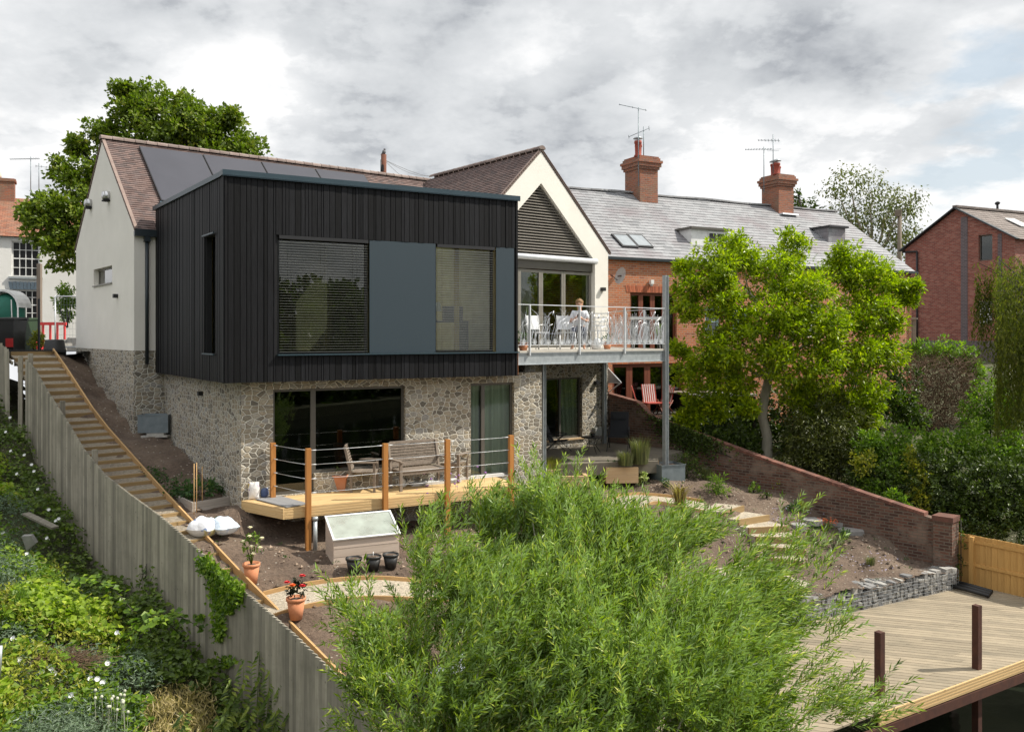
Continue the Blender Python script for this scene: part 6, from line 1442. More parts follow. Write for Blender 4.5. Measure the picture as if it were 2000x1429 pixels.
# pots
def pot(name, P, r, h, mat, label, cat='pot', group=None, soil=True):
    t_ = thing(name, P, label, cat, group); b = MB(); P = V(P)
    b.lathe(P, [(r * .66, 0), (r * .95, h * .86), (r * .95, h * .86), (r * 1.05, h * .87), (r * 1.05, h), (r * .93, h), (r * .88, h * .88), (r * .02, h * .86)], 28); b.build('pot', mat, t_)
    if soil: b = MB(); b.lathe(P + Z * (h * .87), [(r * .9, 0), (r * .6, .018), (0.01, .02)], 16); b.build('soil', M['soil'], t_)
    return t_
for px, py, lb in ((691, 1117, 'black plastic plant pot of soil, left of three by the cold frame'), (729, 1113, 'black plastic plant pot of soil with a small stick, middle of the three'), (763, 1109, 'black plastic plant pot of soil, right of three by the cold frame')):
    P = gpt(px, py); t_ = pot('plant_pot', P, .145, .27, M['black_plastic'], lb, group='black plastic pots in front of the cold frame')
    if px == 729: b = MB(); b.tube([P + Z * .24, P + Z * .34], .008, 5); b.build('plant_label', M['white_paint'], t_)
def petals(b, c, r, n=6, layers=2, tilt=.4):
    for l in range(layers):
        for i in range(n):
            a = i * 2 * math.pi / n + l * .4; d = V((math.cos(a), math.sin(a), tilt + l * .5)).normalized(); s = d.cross(Z).normalized() * r * .38
            e = c + d * r * (1 - .25 * l); m_ = c + d * r * .55; b.add([c, m_ - s, e, m_ + s], [(0, 1, 2, 3)])
M['petal_cream'] = mk('cream_petal', (.80, .76, .50), (.85, .82, .62), scale=5, rough=.6); M['petal_red'] = mk('red_petal', (.65, .02, .03), rough=.5); M['petal_orange'] = mk('orange_petal', (.85, .16, .03), rough=.5); M['petal_white'] = mk('white_petal', (.85, .86, .84), rough=.6); M['petal_purple'] = mk('purple_petal', (.30, .14, .42), rough=.6)
P = gpt(491, 1139); rp_ = pot('rose_pot', P, .145, .36, M['terracotta'], 'terracotta pot with a cream flowered rose beside the fence', 'potted plant')
sb_ = [(P.x + x, P.y + y, P.z + .36 + z, .075) for x, y, z in ((0, 0, .12), (.07, 0, .26), (-.08, .02, .22), (.02, .03, .38), (-.04, 0, .50), (.10, .0, .45), (-.12, 0, .36))]
b = MB()
for q in sb_: b.tube([P + Z * .3, V(q[:3]).lerp(P + Z * .4, .4), V(q[:3])], [.008, .006, .004], 5)
b.build('stems', M['leaf_mid'], rp_); crown('foliage', sb_, 420, .05, M['leaf_bright'], rp_, per=8, clump=.05, fill=.5, elong=1.7)
for x, y, z in ((.02, -.05, .52), (-.01, -.06, .70), (.19, -.02, .66), (.17, -.05, .50), (-.13, -.02, .60), (.06, -.08, .40), (-.02, 0, .84)):
    b = MB(); c = P + V((x, y, z + .14)); b.ball(c, .022, .022, .02, 8); petals(b, c, .05, 6, 3, .2); b.build('flower', M['petal_cream'], rp_)
P = gpt(578, 1208); dp_ = pot('dahlia_pot', P, .15, .35, M['terracotta'], 'terracotta pot with a dark leaved dahlia with red and orange blooms on the gravel path', 'potted plant')
sb_ = [(P.x + x, P.y + y, P.z + .40 + z, .085) for x, y, z in ((0, 0, .04), (.09, 0, .08), (-.1, .02, .06), (.02, .03, .16), (.08, 0, .18), (-.06, .0, .15))]
M['leaf_dahlia'] = leaf_mat('dark_dahlia_leaf', [(0, (.01, .012, .008)), (.6, (.03, .035, .018)), (1, (.07, .08, .04))], trans=.1)
crown('foliage', sb_, 420, .075, M['leaf_dahlia'], dp_, per=8, clump=.06, fill=.5, elong=2.0)
for x, y, z, mt in ((-.02, -.14, .58, 'petal_orange'), (.11, -.03, .70, 'petal_red'), (.13, -.1, .56, 'petal_red'), (-.13, -.05, .60, 'petal_red')):
    b = MB(); c = P + V((x, y, z)); petals(b, c, .06, 9, 3, .1); b.ball(c + Z * .01, .015, n=8); b.build('flower', M[mt], dp_)
# things on the deck
def bag(name, P, L, W_, H_, rz, mat, label, upright=False):
    b = MB(); n, m_ = 14, 9; vs = []; P = V(P); ax = V((math.cos(rz), math.sin(rz), 0)); ay = V((-ax.y, ax.x, 0)); seed = P.x * 7
    for k in (1, -1):
        for i in range(n + 1):
            for j in range(m_ + 1):
                u = i / n * 2 - 1; v_ = j / m_ * 2 - 1; hgt = (max(0, 1 - abs(u) ** 2.6) * max(0, 1 - abs(v_) ** 2.6)) ** .5
                z = k * H_ / 2 * hgt * (1 + .25 * math.sin(u * 5 + seed) * math.cos(v_ * 4)) if k > 0 else -H_ / 2 * hgt * .9
                cx, cy = u * L / 2 * (1 - .06 * (1 - abs(v_)) * 0 + .04 * math.sin(v_ * 6 + seed)), v_ * W_ / 2 * (1 + .06 * math.sin(u * 5 + seed))
                if upright: vs.append(P + ax * cy + Z * (cx + L / 2) + ay * z)
                else: vs.append(P + ax * cx + ay * cy + Z * (z + H_ * .42))
    N = (n + 1) * (m_ + 1); fs = []
    for i in range(n):
        for j in range(m_):
            a = i * (m_ + 1) + j; fs.append((a, a + m_ + 1, a + m_ + 2, a + 1)); fs.append((N + a, N + a + 1, N + a + m_ + 2, N + a + m_ + 1))
    b.add(vs, fs, .5, sm=True); return tag(b.build(name, mat), label, 'bag')
def print_mat(name, base, ink, ink2, sc=5):
    m, t, bb, o = newmat(name); cd = coords(t, 'Object'); n = nn(t, 'ShaderNodeTexNoise', i_Scale=sc, i_Detail=2); lk(t, cd, n.inputs['Vector']); n2 = nn(t, 'ShaderNodeTexNoise', i_Scale=sc * .7, i_Detail=1); lk(t, coords(t, 'Object', (1, 1.3, 1)), n2.inputs['Vector'])
    c = mixc(t, ramp(t, n.outputs['Fac'], [(.60, 0.), (.63, 1.)]), base, ink); c = mixc(t, ramp(t, n2.outputs['Fac'], [(.62, 0.), (.64, 1.)]), c, ink2); lk(t, c, bb.inputs['Base Color']); bb.inputs['Roughness'].default_value = .35; 
    n3 = nn(t, 'ShaderNodeTexNoise', i_Scale=14, i_Detail=3); lk(t, cd, n3.inputs['Vector']); bump(t, bb, n3.outputs['Fac'], .5, .03); return m
M['bag_a'] = print_mat('white_sack', (.72, .74, .78), (.20, .28, .50), (.62, .58, .30)); M['bag_b'] = print_mat('pale_blue_sack', (.60, .70, .80), (.45, .55, .72), (.75, .80, .85))
M['bag_c'] = print_mat('fertiliser_sack', (.70, .68, .66), (.35, .28, .45), (.80, .55, .10), 9); M['bag_d'] = print_mat('blue_sack', (.08, .12, .25), (.4, .4, .5), (.1, .15, .35), 9)
P = gpt(398, 1052) + Z * .05; bag('compost_bag', P, .54, .44, .38, -.25, M['bag_a'], 'white plastic compost bag with blue and yellow print, left of the pair beside the steps')
P = gpt(436, 1050) + Z * .05; bag('compost_bag', P + Z * .03, .54, .44, .34, -.75, M['bag_b'], 'pale blue and white plastic compost bag, right of the pair beside the steps')
P = onz(496, 975, DK); bag('feed_bag', P, .36, .22, .14, .3, M['bag_c'], 'upright white bag with purple and orange print on the left corner of the deck', True)
P = onz(516, 972, DK); bag('feed_bag', P, .22, .18, .12, .4, M['bag_d'], 'small dark blue bag standing beside the white bag on the deck', True)
b = MB(); q = [onz(499, 975, DK + .012), onz(560, 991, DK + .012), onz(603, 984, DK + .012), onz(548, 969, DK + .012)]; b.poly(q, Z * .015); tag(b.build('door_mat', mk('grey_mat', (.20, .20, .205), (.26, .26, .26), scale=40, rough=.95, bs=.3)), 'flat grey mat on the left end of the deck in front of the glass door', 'mat')
P = onz(664, 957, DK); t_ = thing('square_planter', P, 'square terracotta planter under the picture window', 'planter'); b = MB(); vs = []
for (s, z) in ((.12, 0), (.165, .30), (.18, .30), (.18, .34), (.15, .34), (.145, .30)): vs += [P + V((sx * s, sy * s, z)) for sx, sy in ((-1, -1), (1, -1), (1, 1), (-1, 1))]
b.add(vs, [(i * 4 + j, i * 4 + (j + 1) % 4, i * 4 + 4 + (j + 1) % 4, i * 4 + 4 + j) for i in range(5) for j in range(4)] + [(0, 3, 2, 1), (20, 21, 22, 23)], .5); b.build('planter', M['terracotta'], t_)
crown('foliage', [(P.x, P.y, P.z + .40, .13)], 260, .06, M['leaf_dark'], t_, per=8, clump=.06, fill=.5)
# teak furniture
def teak_chair(w_, label, name='teak_armchair', cat='chair', group='grey teak garden seats on the deck'):
    t_ = thing(name, (0, 0, 0), label, cat, group); hw_ = w_ / 2
    for sx in (-1, 1):
        b = MB(); b.obox((sx * hw_ - .03, -.27, 0), (.06, 0, 0), (0, .05, 0), Z * .62); b.build('leg', M['teak'], t_)
        b = MB(); b.bar((sx * hw_, .24, 0), (sx * hw_, .25, .42), .05, .05, V((0, 1, 0))); b.bar((sx * hw_, .25, .42), (sx * hw_, .38, .98), .05, .05, V((0, 1, 0))); b.build('leg', M['teak'], t_)
        b = MB(); b.obox((sx * hw_ - .04, -.32, .62), (.08, 0, 0), (0, .66, .0), Z * .03); b.build('armrest', M['teak'], t_)
    b = MB()
    for i in range(8): b.obox((-hw_ + .03, -.27 + i * .064, .41), (w_ - .06, 0, 0), (0, .054, 0), Z * .022)
    b.build('seat', M['teak'], t_); b = MB(); b.obox((-hw_ + .03, -.255, .34), (w_ - .06, 0, 0), (0, .03, 0), Z * .07); b.build('apron', M['teak'], t_); b = MB(); b.obox((-hw_ + .03, .22, .34), (w_ - .06, 0, 0), (0, .03, 0), Z * .07); b.build('apron', M['teak'], t_)
    b = MB(); n = int(9)
    for i in range(n):
        f = i / (n - 1); y = .265 + .12 * f; z = .46 + .48 * f
        b.obox((-hw_ + .03, y - .01, z), (w_ - .06, 0, 0), (0, .018, .004), Z * (.04 if i not in (0, n - 1) else .06))
    b.build('backrest', M['teak'], t_); return t_
c1 = teak_chair(.56, 'grey teak armchair with a slatted back in front of the picture window, facing right'); place(c1, onz(712, 957, DK), R(29.5 + 62))
c2 = copy_tree(c1); place(c2, onz(882, 938, DK) + V((0, 0, .0)), R(29.5 - 50), label='grey teak armchair with a slatted back standing between the bench and the narrow doors')
c3 = teak_chair(1.18, 'grey teak bench with a slatted back against the stone wall between two armchairs', 'teak_bench', 'bench'); place(c3, Wp(Wt(806), DK, .42), R(29.5 + 4))
P = onz(785, 950, DK); t_ = thing('watering_can', P, 'small white plastic watering can on the deck in front of the bench', 'watering can'); b = MB(); b.lathe(P, [(.085, 0), (.09, .02), (.085, .14), (.05, .18), (.03, .2)], 14); b.build('body', M['white_paint'], t_)
b = MB(); b.tube([P + V((.08, 0, .03)), P + V((.2, 0, .17))], [.02, .012], 6); b.build('spout', M['white_paint'], t_); b = MB(); b.tube([P + V((-.05, 0, .17)), P + V((-.13, 0, .15)), P + V((-.12, 0, .06)), P + V((-.08, 0, .03))], .011, 6); b.build('handle', M['white_paint'], t_)
b = MB(); P = onz(822, 948, DK); ring = [P + V((.17 * math.cos(a), .04 * math.sin(a), .18 + .17 * math.sin(a))) for a in np.linspace(0, 2 * math.pi, 17)]; b.tube(ring, .012, 6); tag(b.build('hose_ring', M['galv']), 'thin grey hoop of hose leaning beside the white watering can', 'hose')
for (p0, dd, lb) in ((onz(806, 950, DK), 1.2, 'pale grey slab lying flat on the deck at the left of the door step'), (onz(873, 940, DK), 1.5, 'long pale grey slab lying flat on the deck below the narrow doors')):
    b = MB(); b.obox(p0 + Z * .003, UB * dd, -UN * .34, Z * .065); tag(b.build('flat_slab', mk('pale_slab', (.50, .50, .49), (.60, .60, .58), scale=5, rough=.8) if 'pale_slab' not in bpy.data.materials else bpy.data.materials['pale_slab']), lb, 'slab')
# zinc tank, pallets and bricks, raised bed with canes
P = H(.15, -.55, -2.46); P = V((at(300, 0, 21.4).x, 21.35, -2.50)); t_ = thing('zinc_tank', P, 'rectangular galvanised water tank standing on slabs against the stone wall', 'tank'); zr_ = math.atan2(HU.y, HU.x)
x = V((math.cos(zr_), math.sin(zr_), 0)) ; y = V((-x.y, x.x, 0)); x = V((.97, .1, 0)).normalized(); y = V((-x.y, x.x, 0)); o_ = P - x * .36 + Z * .10
b = MB(); th = .012
for (q, a, c) in ((o_, x * .72, y * th), (o_ + y * .44, x * .72, y * th), (o_ + y * th, x * th, y * (.44 - th)), (o_ + y * th + x * (.72 - th), x * th, y * (.44 - th))): b.obox(q, a, c, Z * .44)
b.obox(o_ + y * th + x * th, x * .69, y * .42, Z * .3); b.obox(o_ - y * .012 - x * .012 + Z * .425, x * .744, y * .02, Z * .02); b.build('tank', M['zinc'], t_)
b = MB(); b.obox(P - x * .25 - y * .12 + Z * .0, x * .62, y * .5, Z * .04); b.obox(P - x * .12 - y * .08 + Z * .042, x * .4, y * .4, Z * .05); b.build('slabs', M['gabion'], t_)
rb = thing('raised_bed', onz(420, 1005, -3.7), 'weathered timber raised bed with leafy plants and tall canes beside the house corner', 'raised bed')
ra = onz(376, 1021, -3.78); rbq = onz(473, 1003, -3.78); rd2 = (rbq - ra); rd2.z = 0; RL = rd2.length; rd2.normalize(); rn = V((-rd2.y, rd2.x, 0)); dl_ = V((-.62, .78, 0))
b = MB(); ra = V((ra.x, ra.y, -3.86))
for i in range(3):
    zz = Z * (i * .125 + .12); b.obox(ra + zz, rd2 * RL, rn * .045, Z * .12); b.obox(ra + zz + rn * .045, dl_ * 1.1, rd2 * .045, Z * .12); b.obox(ra + zz + rd2 * (RL - .045) + rn * .045, dl_ * .9, rd2 * .045, Z * .12)
b.build('boards', M['bed_wood'], rb)
b = MB(); b.poly([ra + rd2 * .05 + rn * .05 + Z * .36, ra + rd2 * (RL - .05) + rn * .05 + Z * .36, ra + rd2 * (RL - .05) + dl_ * 1.0 + Z * .40, ra + rd2 * .05 + dl_ * 1.1 + Z * .42], Z * .04); b.build('soil', M['soil'], rb)
for i in range(4): b = MB(); b.box(ra + rd2 * (.62 + .1 * i) + rn * .02 - Z * .02, (.2, .1, .07)) if 0 else b.box(onz(455 + i * 4, 1022 - i * 3, -3.86), (.20, .10, .10 + .03 * (i % 2)), .4); b.build('brick', M['coping_brick'], rb)
cc_ = [ra + rd2 * f + rn * .35 + dl_ * g for f, g in ((.1, .1), (.35, .25), (.55, .05), (.8, .3), (.98, .1), (.3, .6), (.7, .7))]
M['leaf_veg'] = leaf_mat('vegetable_leaf', [(0, (.02, .05, .015)), (.5, (.045, .105, .025)), (1, (.10, .17, .04))], trans=.3)
crown('foliage', [(c.x, c.y, c.z + .62, .17) for c in cc_], 190, .10, M['leaf_veg'], rb, per=8, clump=.12, fill=.5, elong=1.8)
for px, y0, y1, l_ in ((379, 990, 900, 0), (384, 985, 898, 0), (395, 975, 905, 0), (400, 960, 935, .08)):
    p = onz(px, y0 + 15, -3.5); b = MB(); b.tube([p, p + V((l_, 0, (y0 - y1) / F * p.y + .1))], .009, 5); b.build('cane', M['edge_wood'], rb)
def soilplants(name, label, cells, dens, size, mat, cat='plants', **k):
    bl = []
    for px, py, r in cells:
        p = gpt(px, py); bl.append((p.x, p.y, p.z + r * .2, r * .75))
    t_ = crown(name, bl, dens, size, mat, None, **k); return tag(t_, label, cat)
soilplants('potato_plants', 'row of leafy vegetable plants on the dark slope beside the steps', [(300, 935, .20), (318, 943, .22), (335, 955, .22), (350, 965, .20), (288, 920, .12), (352, 935, .12), (370, 975, .18), (335, 975, .2), (310, 922, .12), (345, 950, .2)], 300, .065, M['leaf_veg'], cat='plants', per=8, clump=.11, fill=.5, elong=1.7); col.objects[-1]['kind'] = 'stuff'
# patio, sleepers, beds
b = MB(); pt = [PE + UN * .0, H(8.6, -3.1), H(13.4, -3.1), WS - WD * -.1 + V((-.05, 0, 0)), WS + WD * 3.0, V((4.05, 24.1, 0)), onz(1285, 900, -3.40), onz(1068, 907, -3.40)]
b.poly([p + Z * -3.72 - Z * p.z for p in pt], Z * .32); b.build('patio', mk('patio_paving', (.19, .165, .125), (.13, .115, .09), scale=3, rough=.9))['kind'] = 'structure'
slp = thing('sleeper_edging', at(1170, 895, 23.9), 'long pale timber sleeper edging along the front of the shaded patio', 'edging')
e0 = onz(1068, 905, -3.42); e1 = onz(1285, 898, -3.42); e0 = V((e0.x, e0.y, 0)); e1 = V((e1.x, e1.y, 0)); em = e0.lerp(e1, .45)
for p, q, zz in ((e0, em, -3.56), (em, e1, -3.54)):
    b = MB(); b.bar(p + Z * zz, q + Z * zz, .12, .24); b.build('sleeper', M['sleeper'], slp)
def bed(px0, px1, py, zt, label, hgt=.42, dpt=.7):
    p = onz(px0, py, zt); q = onz(px1, py - 1, zt); p.z = q.z = 0; d = (q - p); L = d.length; d.normalize(); n = V((-d.y, d.x, 0)); t_ = thing('planting_bed', p + Z * (zt - hgt), label, 'planting bed')
    b = MB()
    for k in range(2): b.obox(p + Z * (zt - hgt + k * hgt / 2), d * L, n * .1, Z * (hgt / 2 - .004))
    b.obox(p + n * .1 + Z * (zt - hgt), d * .1, n * dpt, Z * hgt); b.obox(p + n * .1 + d * (L - .1) + Z * (zt - hgt), d * .1, n * dpt, Z * hgt); b.build('sleeper', M['sleeper'], t_)
    b = MB(); b.obox(p + d * .1 + n * .1 + Z * (zt - hgt), d * (L - .2), n * (dpt - .1), Z * (hgt - .07)); b.build('soil', M['soil'], t_); return t_, p, q
bA, pa, qa_ = bed(1010, 1088, 918, -3.52, 'sleeper bed with variegated hostas and golden grass near the last deck post')
bB, pb_, qb_ = bed(1184, 1247, 913, -3.52, 'sleeper bed holding rows of small black seedling pots')
bC, pc_, qc_ = bed(1088, 1150, 930, -3.66, 'low sleeper step between the two planting beds', .3, .4)
def grass(name, P, n, h, r, mat, parent=None, lean=(0, 0), w_=.006, spread=.5):
    b = MB(); P = V(P)
    for i in range(n):
        a = random.uniform(0, 6.28); rr = r * random.random() ** .5; o_ = P + V((math.cos(a) * rr, math.sin(a) * rr, 0)); hh = h * random.uniform(.6, 1.1); out = V((math.cos(a), math.sin(a), 0)) * spread * hh * random.uniform(.2, 1) + V((lean[0], lean[1], 0)) * hh
        s = V((-math.sin(a), math.cos(a), 0)) * w_; m_ = o_ + out * .35 + Z * hh * .7; e = o_ + out + Z * hh * random.uniform(.8, 1)
        b.add([o_ - s, o_ + s, m_ + s * .8, m_ - s * .8, e], [(0, 1, 2, 3), (3, 2, 4)])
    return b.build(name, mat, parent)
M['grass_gold'] = leaf_mat('golden_grass', [(0, (.14, .16, .03)), (.5, (.26, .26, .05)), (1, (.42, .38, .10))], trans=.4)
M['grass_green'] = leaf_mat('grey_green_grass', [(0, (.07, .09, .04)), (.5, (.13, .15, .06)), (1, (.24, .22, .10))], trans=.35)
M['leaf_varieg'] = leaf_mat('variegated_leaf', [(0, (.20, .28, .08)), (.5, (.38, .44, .16)), (1, (.62, .64, .34))], trans=.3)
c = pa.lerp(qa_, .30); crown('hosta', [(c.x + .0, c.y + .3, -3.42, .16), (c.x + .28, c.y + .4, -3.42, .16), (c.x - .2, c.y + .3, -3.45, .14)], 220, .12, M['leaf_varieg'], None, per=6, clump=.10, elong=1.8, up=1.2); tag(col.objects[-1], 'clump of cream variegated hostas in the bed behind the willow tip', 'hosta')
c = pa.lerp(qa_, .8); tag(grass('ornamental_grass', c + V((.05, .35, -3.55)), 420, .34, .26, M['grass_gold'], spread=.7), 'mound of golden ornamental grass in the sleeper bed', 'grass clump')
tag(grass('ornamental_grass', onz(1250, 905, -3.45), 420, .75, .22, M['grass_green'], spread=.35), 'tall upright grey green grass in front of the dark recliner', 'grass clump')
tag(grass('ornamental_grass', onz(1222, 908, -3.45), 300, .42, .2, M['grass_green'], spread=.5), 'lower tuft of grey green grass left of the tall grass', 'grass clump')
for i, px in enumerate((1187, 1197, 1207, 1217, 1227, 1236)):
    P = pb_.lerp(qb_, (px - 1180) / 68) + V((0, .28, -3.59)); b = None
    t_ = thing('seedling_pot', P, 'small black square nursery pot with a green seedling in the sleeper bed', 'pot', 'seedling pots in the sleeper bed')
    b = MB(); b.obox(P - V((.05, .05, 0)), (.10, 0, 0), (0, .10, 0), Z * .11); b.build('pot', M['black_plastic'], t_); crown('seedling', [(P.x, P.y, P.z + .17, .06)], 350, .045, M['leaf_veg'], t_, per=6, clump=.04, fill=.6)
# metal planter around the column foot
P = V((BE.x + .08, BE.y - .02, -3.94)); t_ = thing('steel_planter', P, 'square blue grey steel planter around the foot of the tall steel column', 'planter'); b = MB(); x = bd_; y = HV; 
x = V((.93, .35, 0)).normalized(); y = V((-x.y, x.x, 0)); o_ = P - x * .36 - y * .3
for (q, a, c) in ((o_, x * .72, y * .015), (o_ + y * .6, x * .72, y * .015), (o_ + y * .015, x * .015, y * .585), (o_ + y * .015 + x * .705, x * .015, y * .585)): b.obox(q, a, c, Z * .46)
b.obox(o_ - y * .02 - x * .02 + Z * .44, x * .76, y * .04, Z * .02); b.build('planter', M['zinc'], t_); b = MB(); b.obox(o_ + x * .015 + y * .015, x * .69, y * .585, Z * .40); b.build('soil', M['soil'], t_)
# patio recliners, table, meter box
M['sling'] = mk('black_sling', (.012, .013, .016), (.02, .022, .026), scale=40, rough=.8)
def recliner(label, pad):
    t_ = thing('recliner', (0, 0, 0), label, 'chair', 'black folding recliners on the patio'); tb2 = lambda a, c, r=.012: (a, c, r)
    for s in (-1, 1):
        b = MB(); b.tube([(s * .3, -.45, 0), (s * .3, .28, .62)], .013, 6); b.tube([(s * .3, .42, 0), (s * .3, -.22, .58), (s * .3, -.28, .60)], .013, 6); b.tube([(s * .3, -.3, .6), (s * .3, .3, .66)], .02, 6); b.build('frame', M['frame_black'], t_)
    b = MB(); b.obox((-.27, -.35, .40), (.54, 0, 0), (0, .55, -.06), Z * (.07 if pad else .02)); b.build('seat', M['sling'], t_)
    b = MB(); b.obox((-.27, .2, .34), (.54, 0, 0), (0, .30, .72), V((0, -.07 if pad else -.02, .03))); bk = b.build('backrest', M['sling'], t_)
    if pad: b = MB(); b.obox((-.2, .38, .86), (.40, 0, 0), (0, .06, .15), V((0, -.08, .02))); b.build('headrest', M['sling'], bk)
    return t_
r1_ = recliner('dark padded recliner with a headrest against the brick garden wall', True); place(r1_, onz(1208, 878, -3.40), R(-12))
r2_ = recliner('low black recliner seen side on behind the slim steel column', False); place(r2_, onz(1088, 882, -3.40), R(75), .85)
P = onz(1156, 884, -3.40); t_ = thing('patio_table', P, 'small round black table with a purple flowering plant on the patio', 'table'); b = MB(); b.lathe(P + Z * .44, [(.30, 0), (.32, .01), (.30, .025), (.01, .026)], 20); b.build('tabletop', M['frame_black'], t_)
for i in range(4): a = i * 1.57 + .4; b = MB(); b.tube([P + V((math.cos(a) * .24, math.sin(a) * .24, .44)), P + V((math.cos(a) * .12, math.sin(a) * .12, .22)), P + V((math.cos(a) * .28, math.sin(a) * .28, 0))], .01, 5); b.build('leg', M['frame_black'], t_)
t_ = pot('flower_pot', P + V((.03, 0, .467)), .07, .1, M['black_plastic'], 'little black pot of purple flowers on the round patio table', 'potted plant'); crown('foliage', [(P.x + .03, P.y, P.z + .62, .09)], 350, .04, M['leaf_mid'], t_, per=6, clump=.05)
for i in range(12): b = MB(); petals(b, P + V((.03 + random.uniform(-.12, .12), random.uniform(-.12, .0), .62 + random.uniform(0, .09))), .025, 5, 1); b.build('flower', M['petal_purple'], t_)
b = MB(); p_ = H(g2(1158), -3.04, zat(850, 27.1)); b.obox(p_, HU * .28, NF * .12, Z * .24); tag(b.build('meter_box', mk('grey_box', (.33, .34, .32), rough=.6)), 'small pale grey meter box on the stone wall below the wall light', 'box')
# ================================================================ right hand planting
def gshrub(name, px, py, rpx, label, mat, size, dens=260, cat='shrub', h=1.0, **k):
    P = gpt(px, py); r = rpx / F * P.y; bl = [(P.x + dx * r, P.y + dy * r, P.z + r * h * (z + .4), r * s) for dx, dy, z, s in ((0, 0, .3, .8), (-.5, .1, 0, .6), (.5, -.1, .05, .6), (.1, -.3, .7, .55), (-.25, .1, .65, .5))]
    t_ = thing(name, P, label, cat); b = MB()
    for q in bl: b.tube([P, V(q[:3])], [.012, .004], 5)
    b.build('stems', M['bark_dark'], t_); crown('foliage', bl, dens, size, mat, t_, **k); return t_
gshrub('round_shrub', 1342, 935, 34, 'rounded olive green shrub right of the steel planter', M['leaf_mid'], .055, per=8, clump=.09, fill=.4)
gshrub('spiky_shrub', 1402, 965, 24, 'pale green spurge like shrub with narrow leaves beside the curved steps', M['leaf_bright'], .13, 150, per=8, clump=.12, elong=5)
t_ = gshrub('lily_pot', 1254, 945, 15, 'small variegated evergreen in the soil in front of the sleeper bed', M['leaf_varieg'], .10, 200, per=6, clump=.08)
P = gpt(1327, 990); tag(grass('phormium', P, 110, .62, .10, leaf_mat('bronze_strap_leaf', [(0, (.10, .06, .03)), (.5, (.22, .17, .05)), (1, (.45, .38, .12))], trans=.25), w_=.016, spread=.75), 'bronze and yellow strap leaved phormium beside the gravel path', 'phormium')
gshrub('small_perennial', 1472, 962, 12, 'small leafy green perennial at the foot of the garden wall, nearest the curved steps', M['leaf_bright'], .07, 240, 'plant', per=6, clump=.07)
gshrub('small_perennial', 1497, 972, 9, 'tiny dark green perennial at the foot of the garden wall', M['leaf_mid'], .06, 240, 'plant', per=6, clump=.06)
gshrub('gold_perennial', 1518, 960, 16, 'small yellow green shrub growing against the garden wall', M['leaf_yellow'], .06, 200, 'plant', per=6, clump=.08)
gshrub('lavender_bush', 1628, 1075, 32, 'wispy dark lavender bush on the soil slope', M['leaf_mid'], .09, 120, 'shrub', per=8, clump=.14, elong=6)
gshrub('lavender_bush', 1590, 1060, 24, 'smaller wispy green bush next to the dark lavender', M['leaf_veg'], .09, 120, 'shrub', per=8, clump=.14, elong=6)
P = gpt(1612, 1030); t_ = thing('orange_flowers', P, 'low patch of orange flowers between rocks on the soil slope', 'flowers'); b = MB()
for i in range(60): petals(b, P + V((random.uniform(-.3, .3), random.uniform(-.2, .2), random.uniform(.1, .22))), .03, 6, 1)
b.build('blooms', M['petal_orange'], t_); crown('foliage', [(P.x, P.y, P.z + .02, .3, .12)], 200, .05, M['leaf_mid'], t_, per=6, clump=.07)
rm = mk('pale_rock', (.30, .29, .27), (.22, .21, .20), scale=6, rough=.9, bs=.5)
for i, (px, py, s, lb) in enumerate(((1585, 1020, .28, 'flat pale rock at the upper left of the orange flowers'), (1640, 1022, .36, 'long flat rock step beside the garden wall'), (1660, 1040, .34, 'lower flat rock step beside the garden wall'), (1560, 1030, .22, 'small grey rock near the blue flowered edge'))):
    P = gpt(px, py); b = MB(); b.poly([P + rot2(V((s * random.uniform(.8, 1.1), 0, 0)), a) + Z * -.03 for a in np.linspace(0, 5.5, 7)], Z * .12); tag(b.build('rock', rm), lb, 'rock')
for k, (px, py, h, r, m_, lb) in enumerate(((1105, 905, .34, .16, 'grass_green', 'small tuft of green grass behind the willow tip near the slim steel column'), (1150, 915, .3, .14, 'grass_gold', 'tuft of golden grass between the two sleeper beds'), (1030, 945, .32, .16, 'grass_green', 'soft green tuft below the hosta bed'), (1380, 925, .4, .14, 'grass_green', 'upright grass tuft at the foot of the garden wall right of the round shrub'), (1570, 985, .28, .14, 'grass_gold', 'pale dry tuft on the soil below the middle of the garden wall'), (1700, 1090, .2, .10, 'grass_green', 'small green tuft on the soil near the gabion wall'))):
    tag(grass('ornamental_grass', gpt(px, py + 12), 160, h, r, M[m_], spread=.6), lb, 'grass clump')
for px, py, rr, lb in ((1170, 930, 14, 'low leafy plant in front of the sleeper step'), (1440, 940, 13, 'leafy plant at the foot of the garden wall above the curved steps'), (1550, 1000, 14, 'dark leafy plant beside the pale rocks'), (1300, 960, 10, 'little leafy plant in the soil below the steel planter'), (1650, 1050, 11, 'small grey green plant under the flat rocks')):
    gshrub('border_plant', px, py, rr, lb, M['leaf_veg'], .07, 240, 'plant', per=6, clump=.07)
# small weeds coming up through the bare soil
C = []
for i in range(260):
    x, y = random.uniform(-6, 9.6), random.uniform(13.8, 23.5)
    if inside(gard_poly, np.array([x]), np.array([y]))[0]:
        z = garden_z(x, y) + .03
        for j in range(9): C.append((x + random.gauss(0, .04), y + random.gauss(0, .04), z + random.uniform(0, .05)))
C = np.array(C); n_ = len(C); L = rng.uniform(.025, .06, n_); tag(leaf_mesh('seedling_weeds', C, rng.normal(0, 1, (n_, 3)), rng.normal(0, .5, (n_, 3)) + np.array((0, 0, 1)), L, L / 1.8, rng.random(n_), M['leaf_veg'], None), 'tiny green weeds dotted over the bare garden soil', 'weeds', kind='stuff')
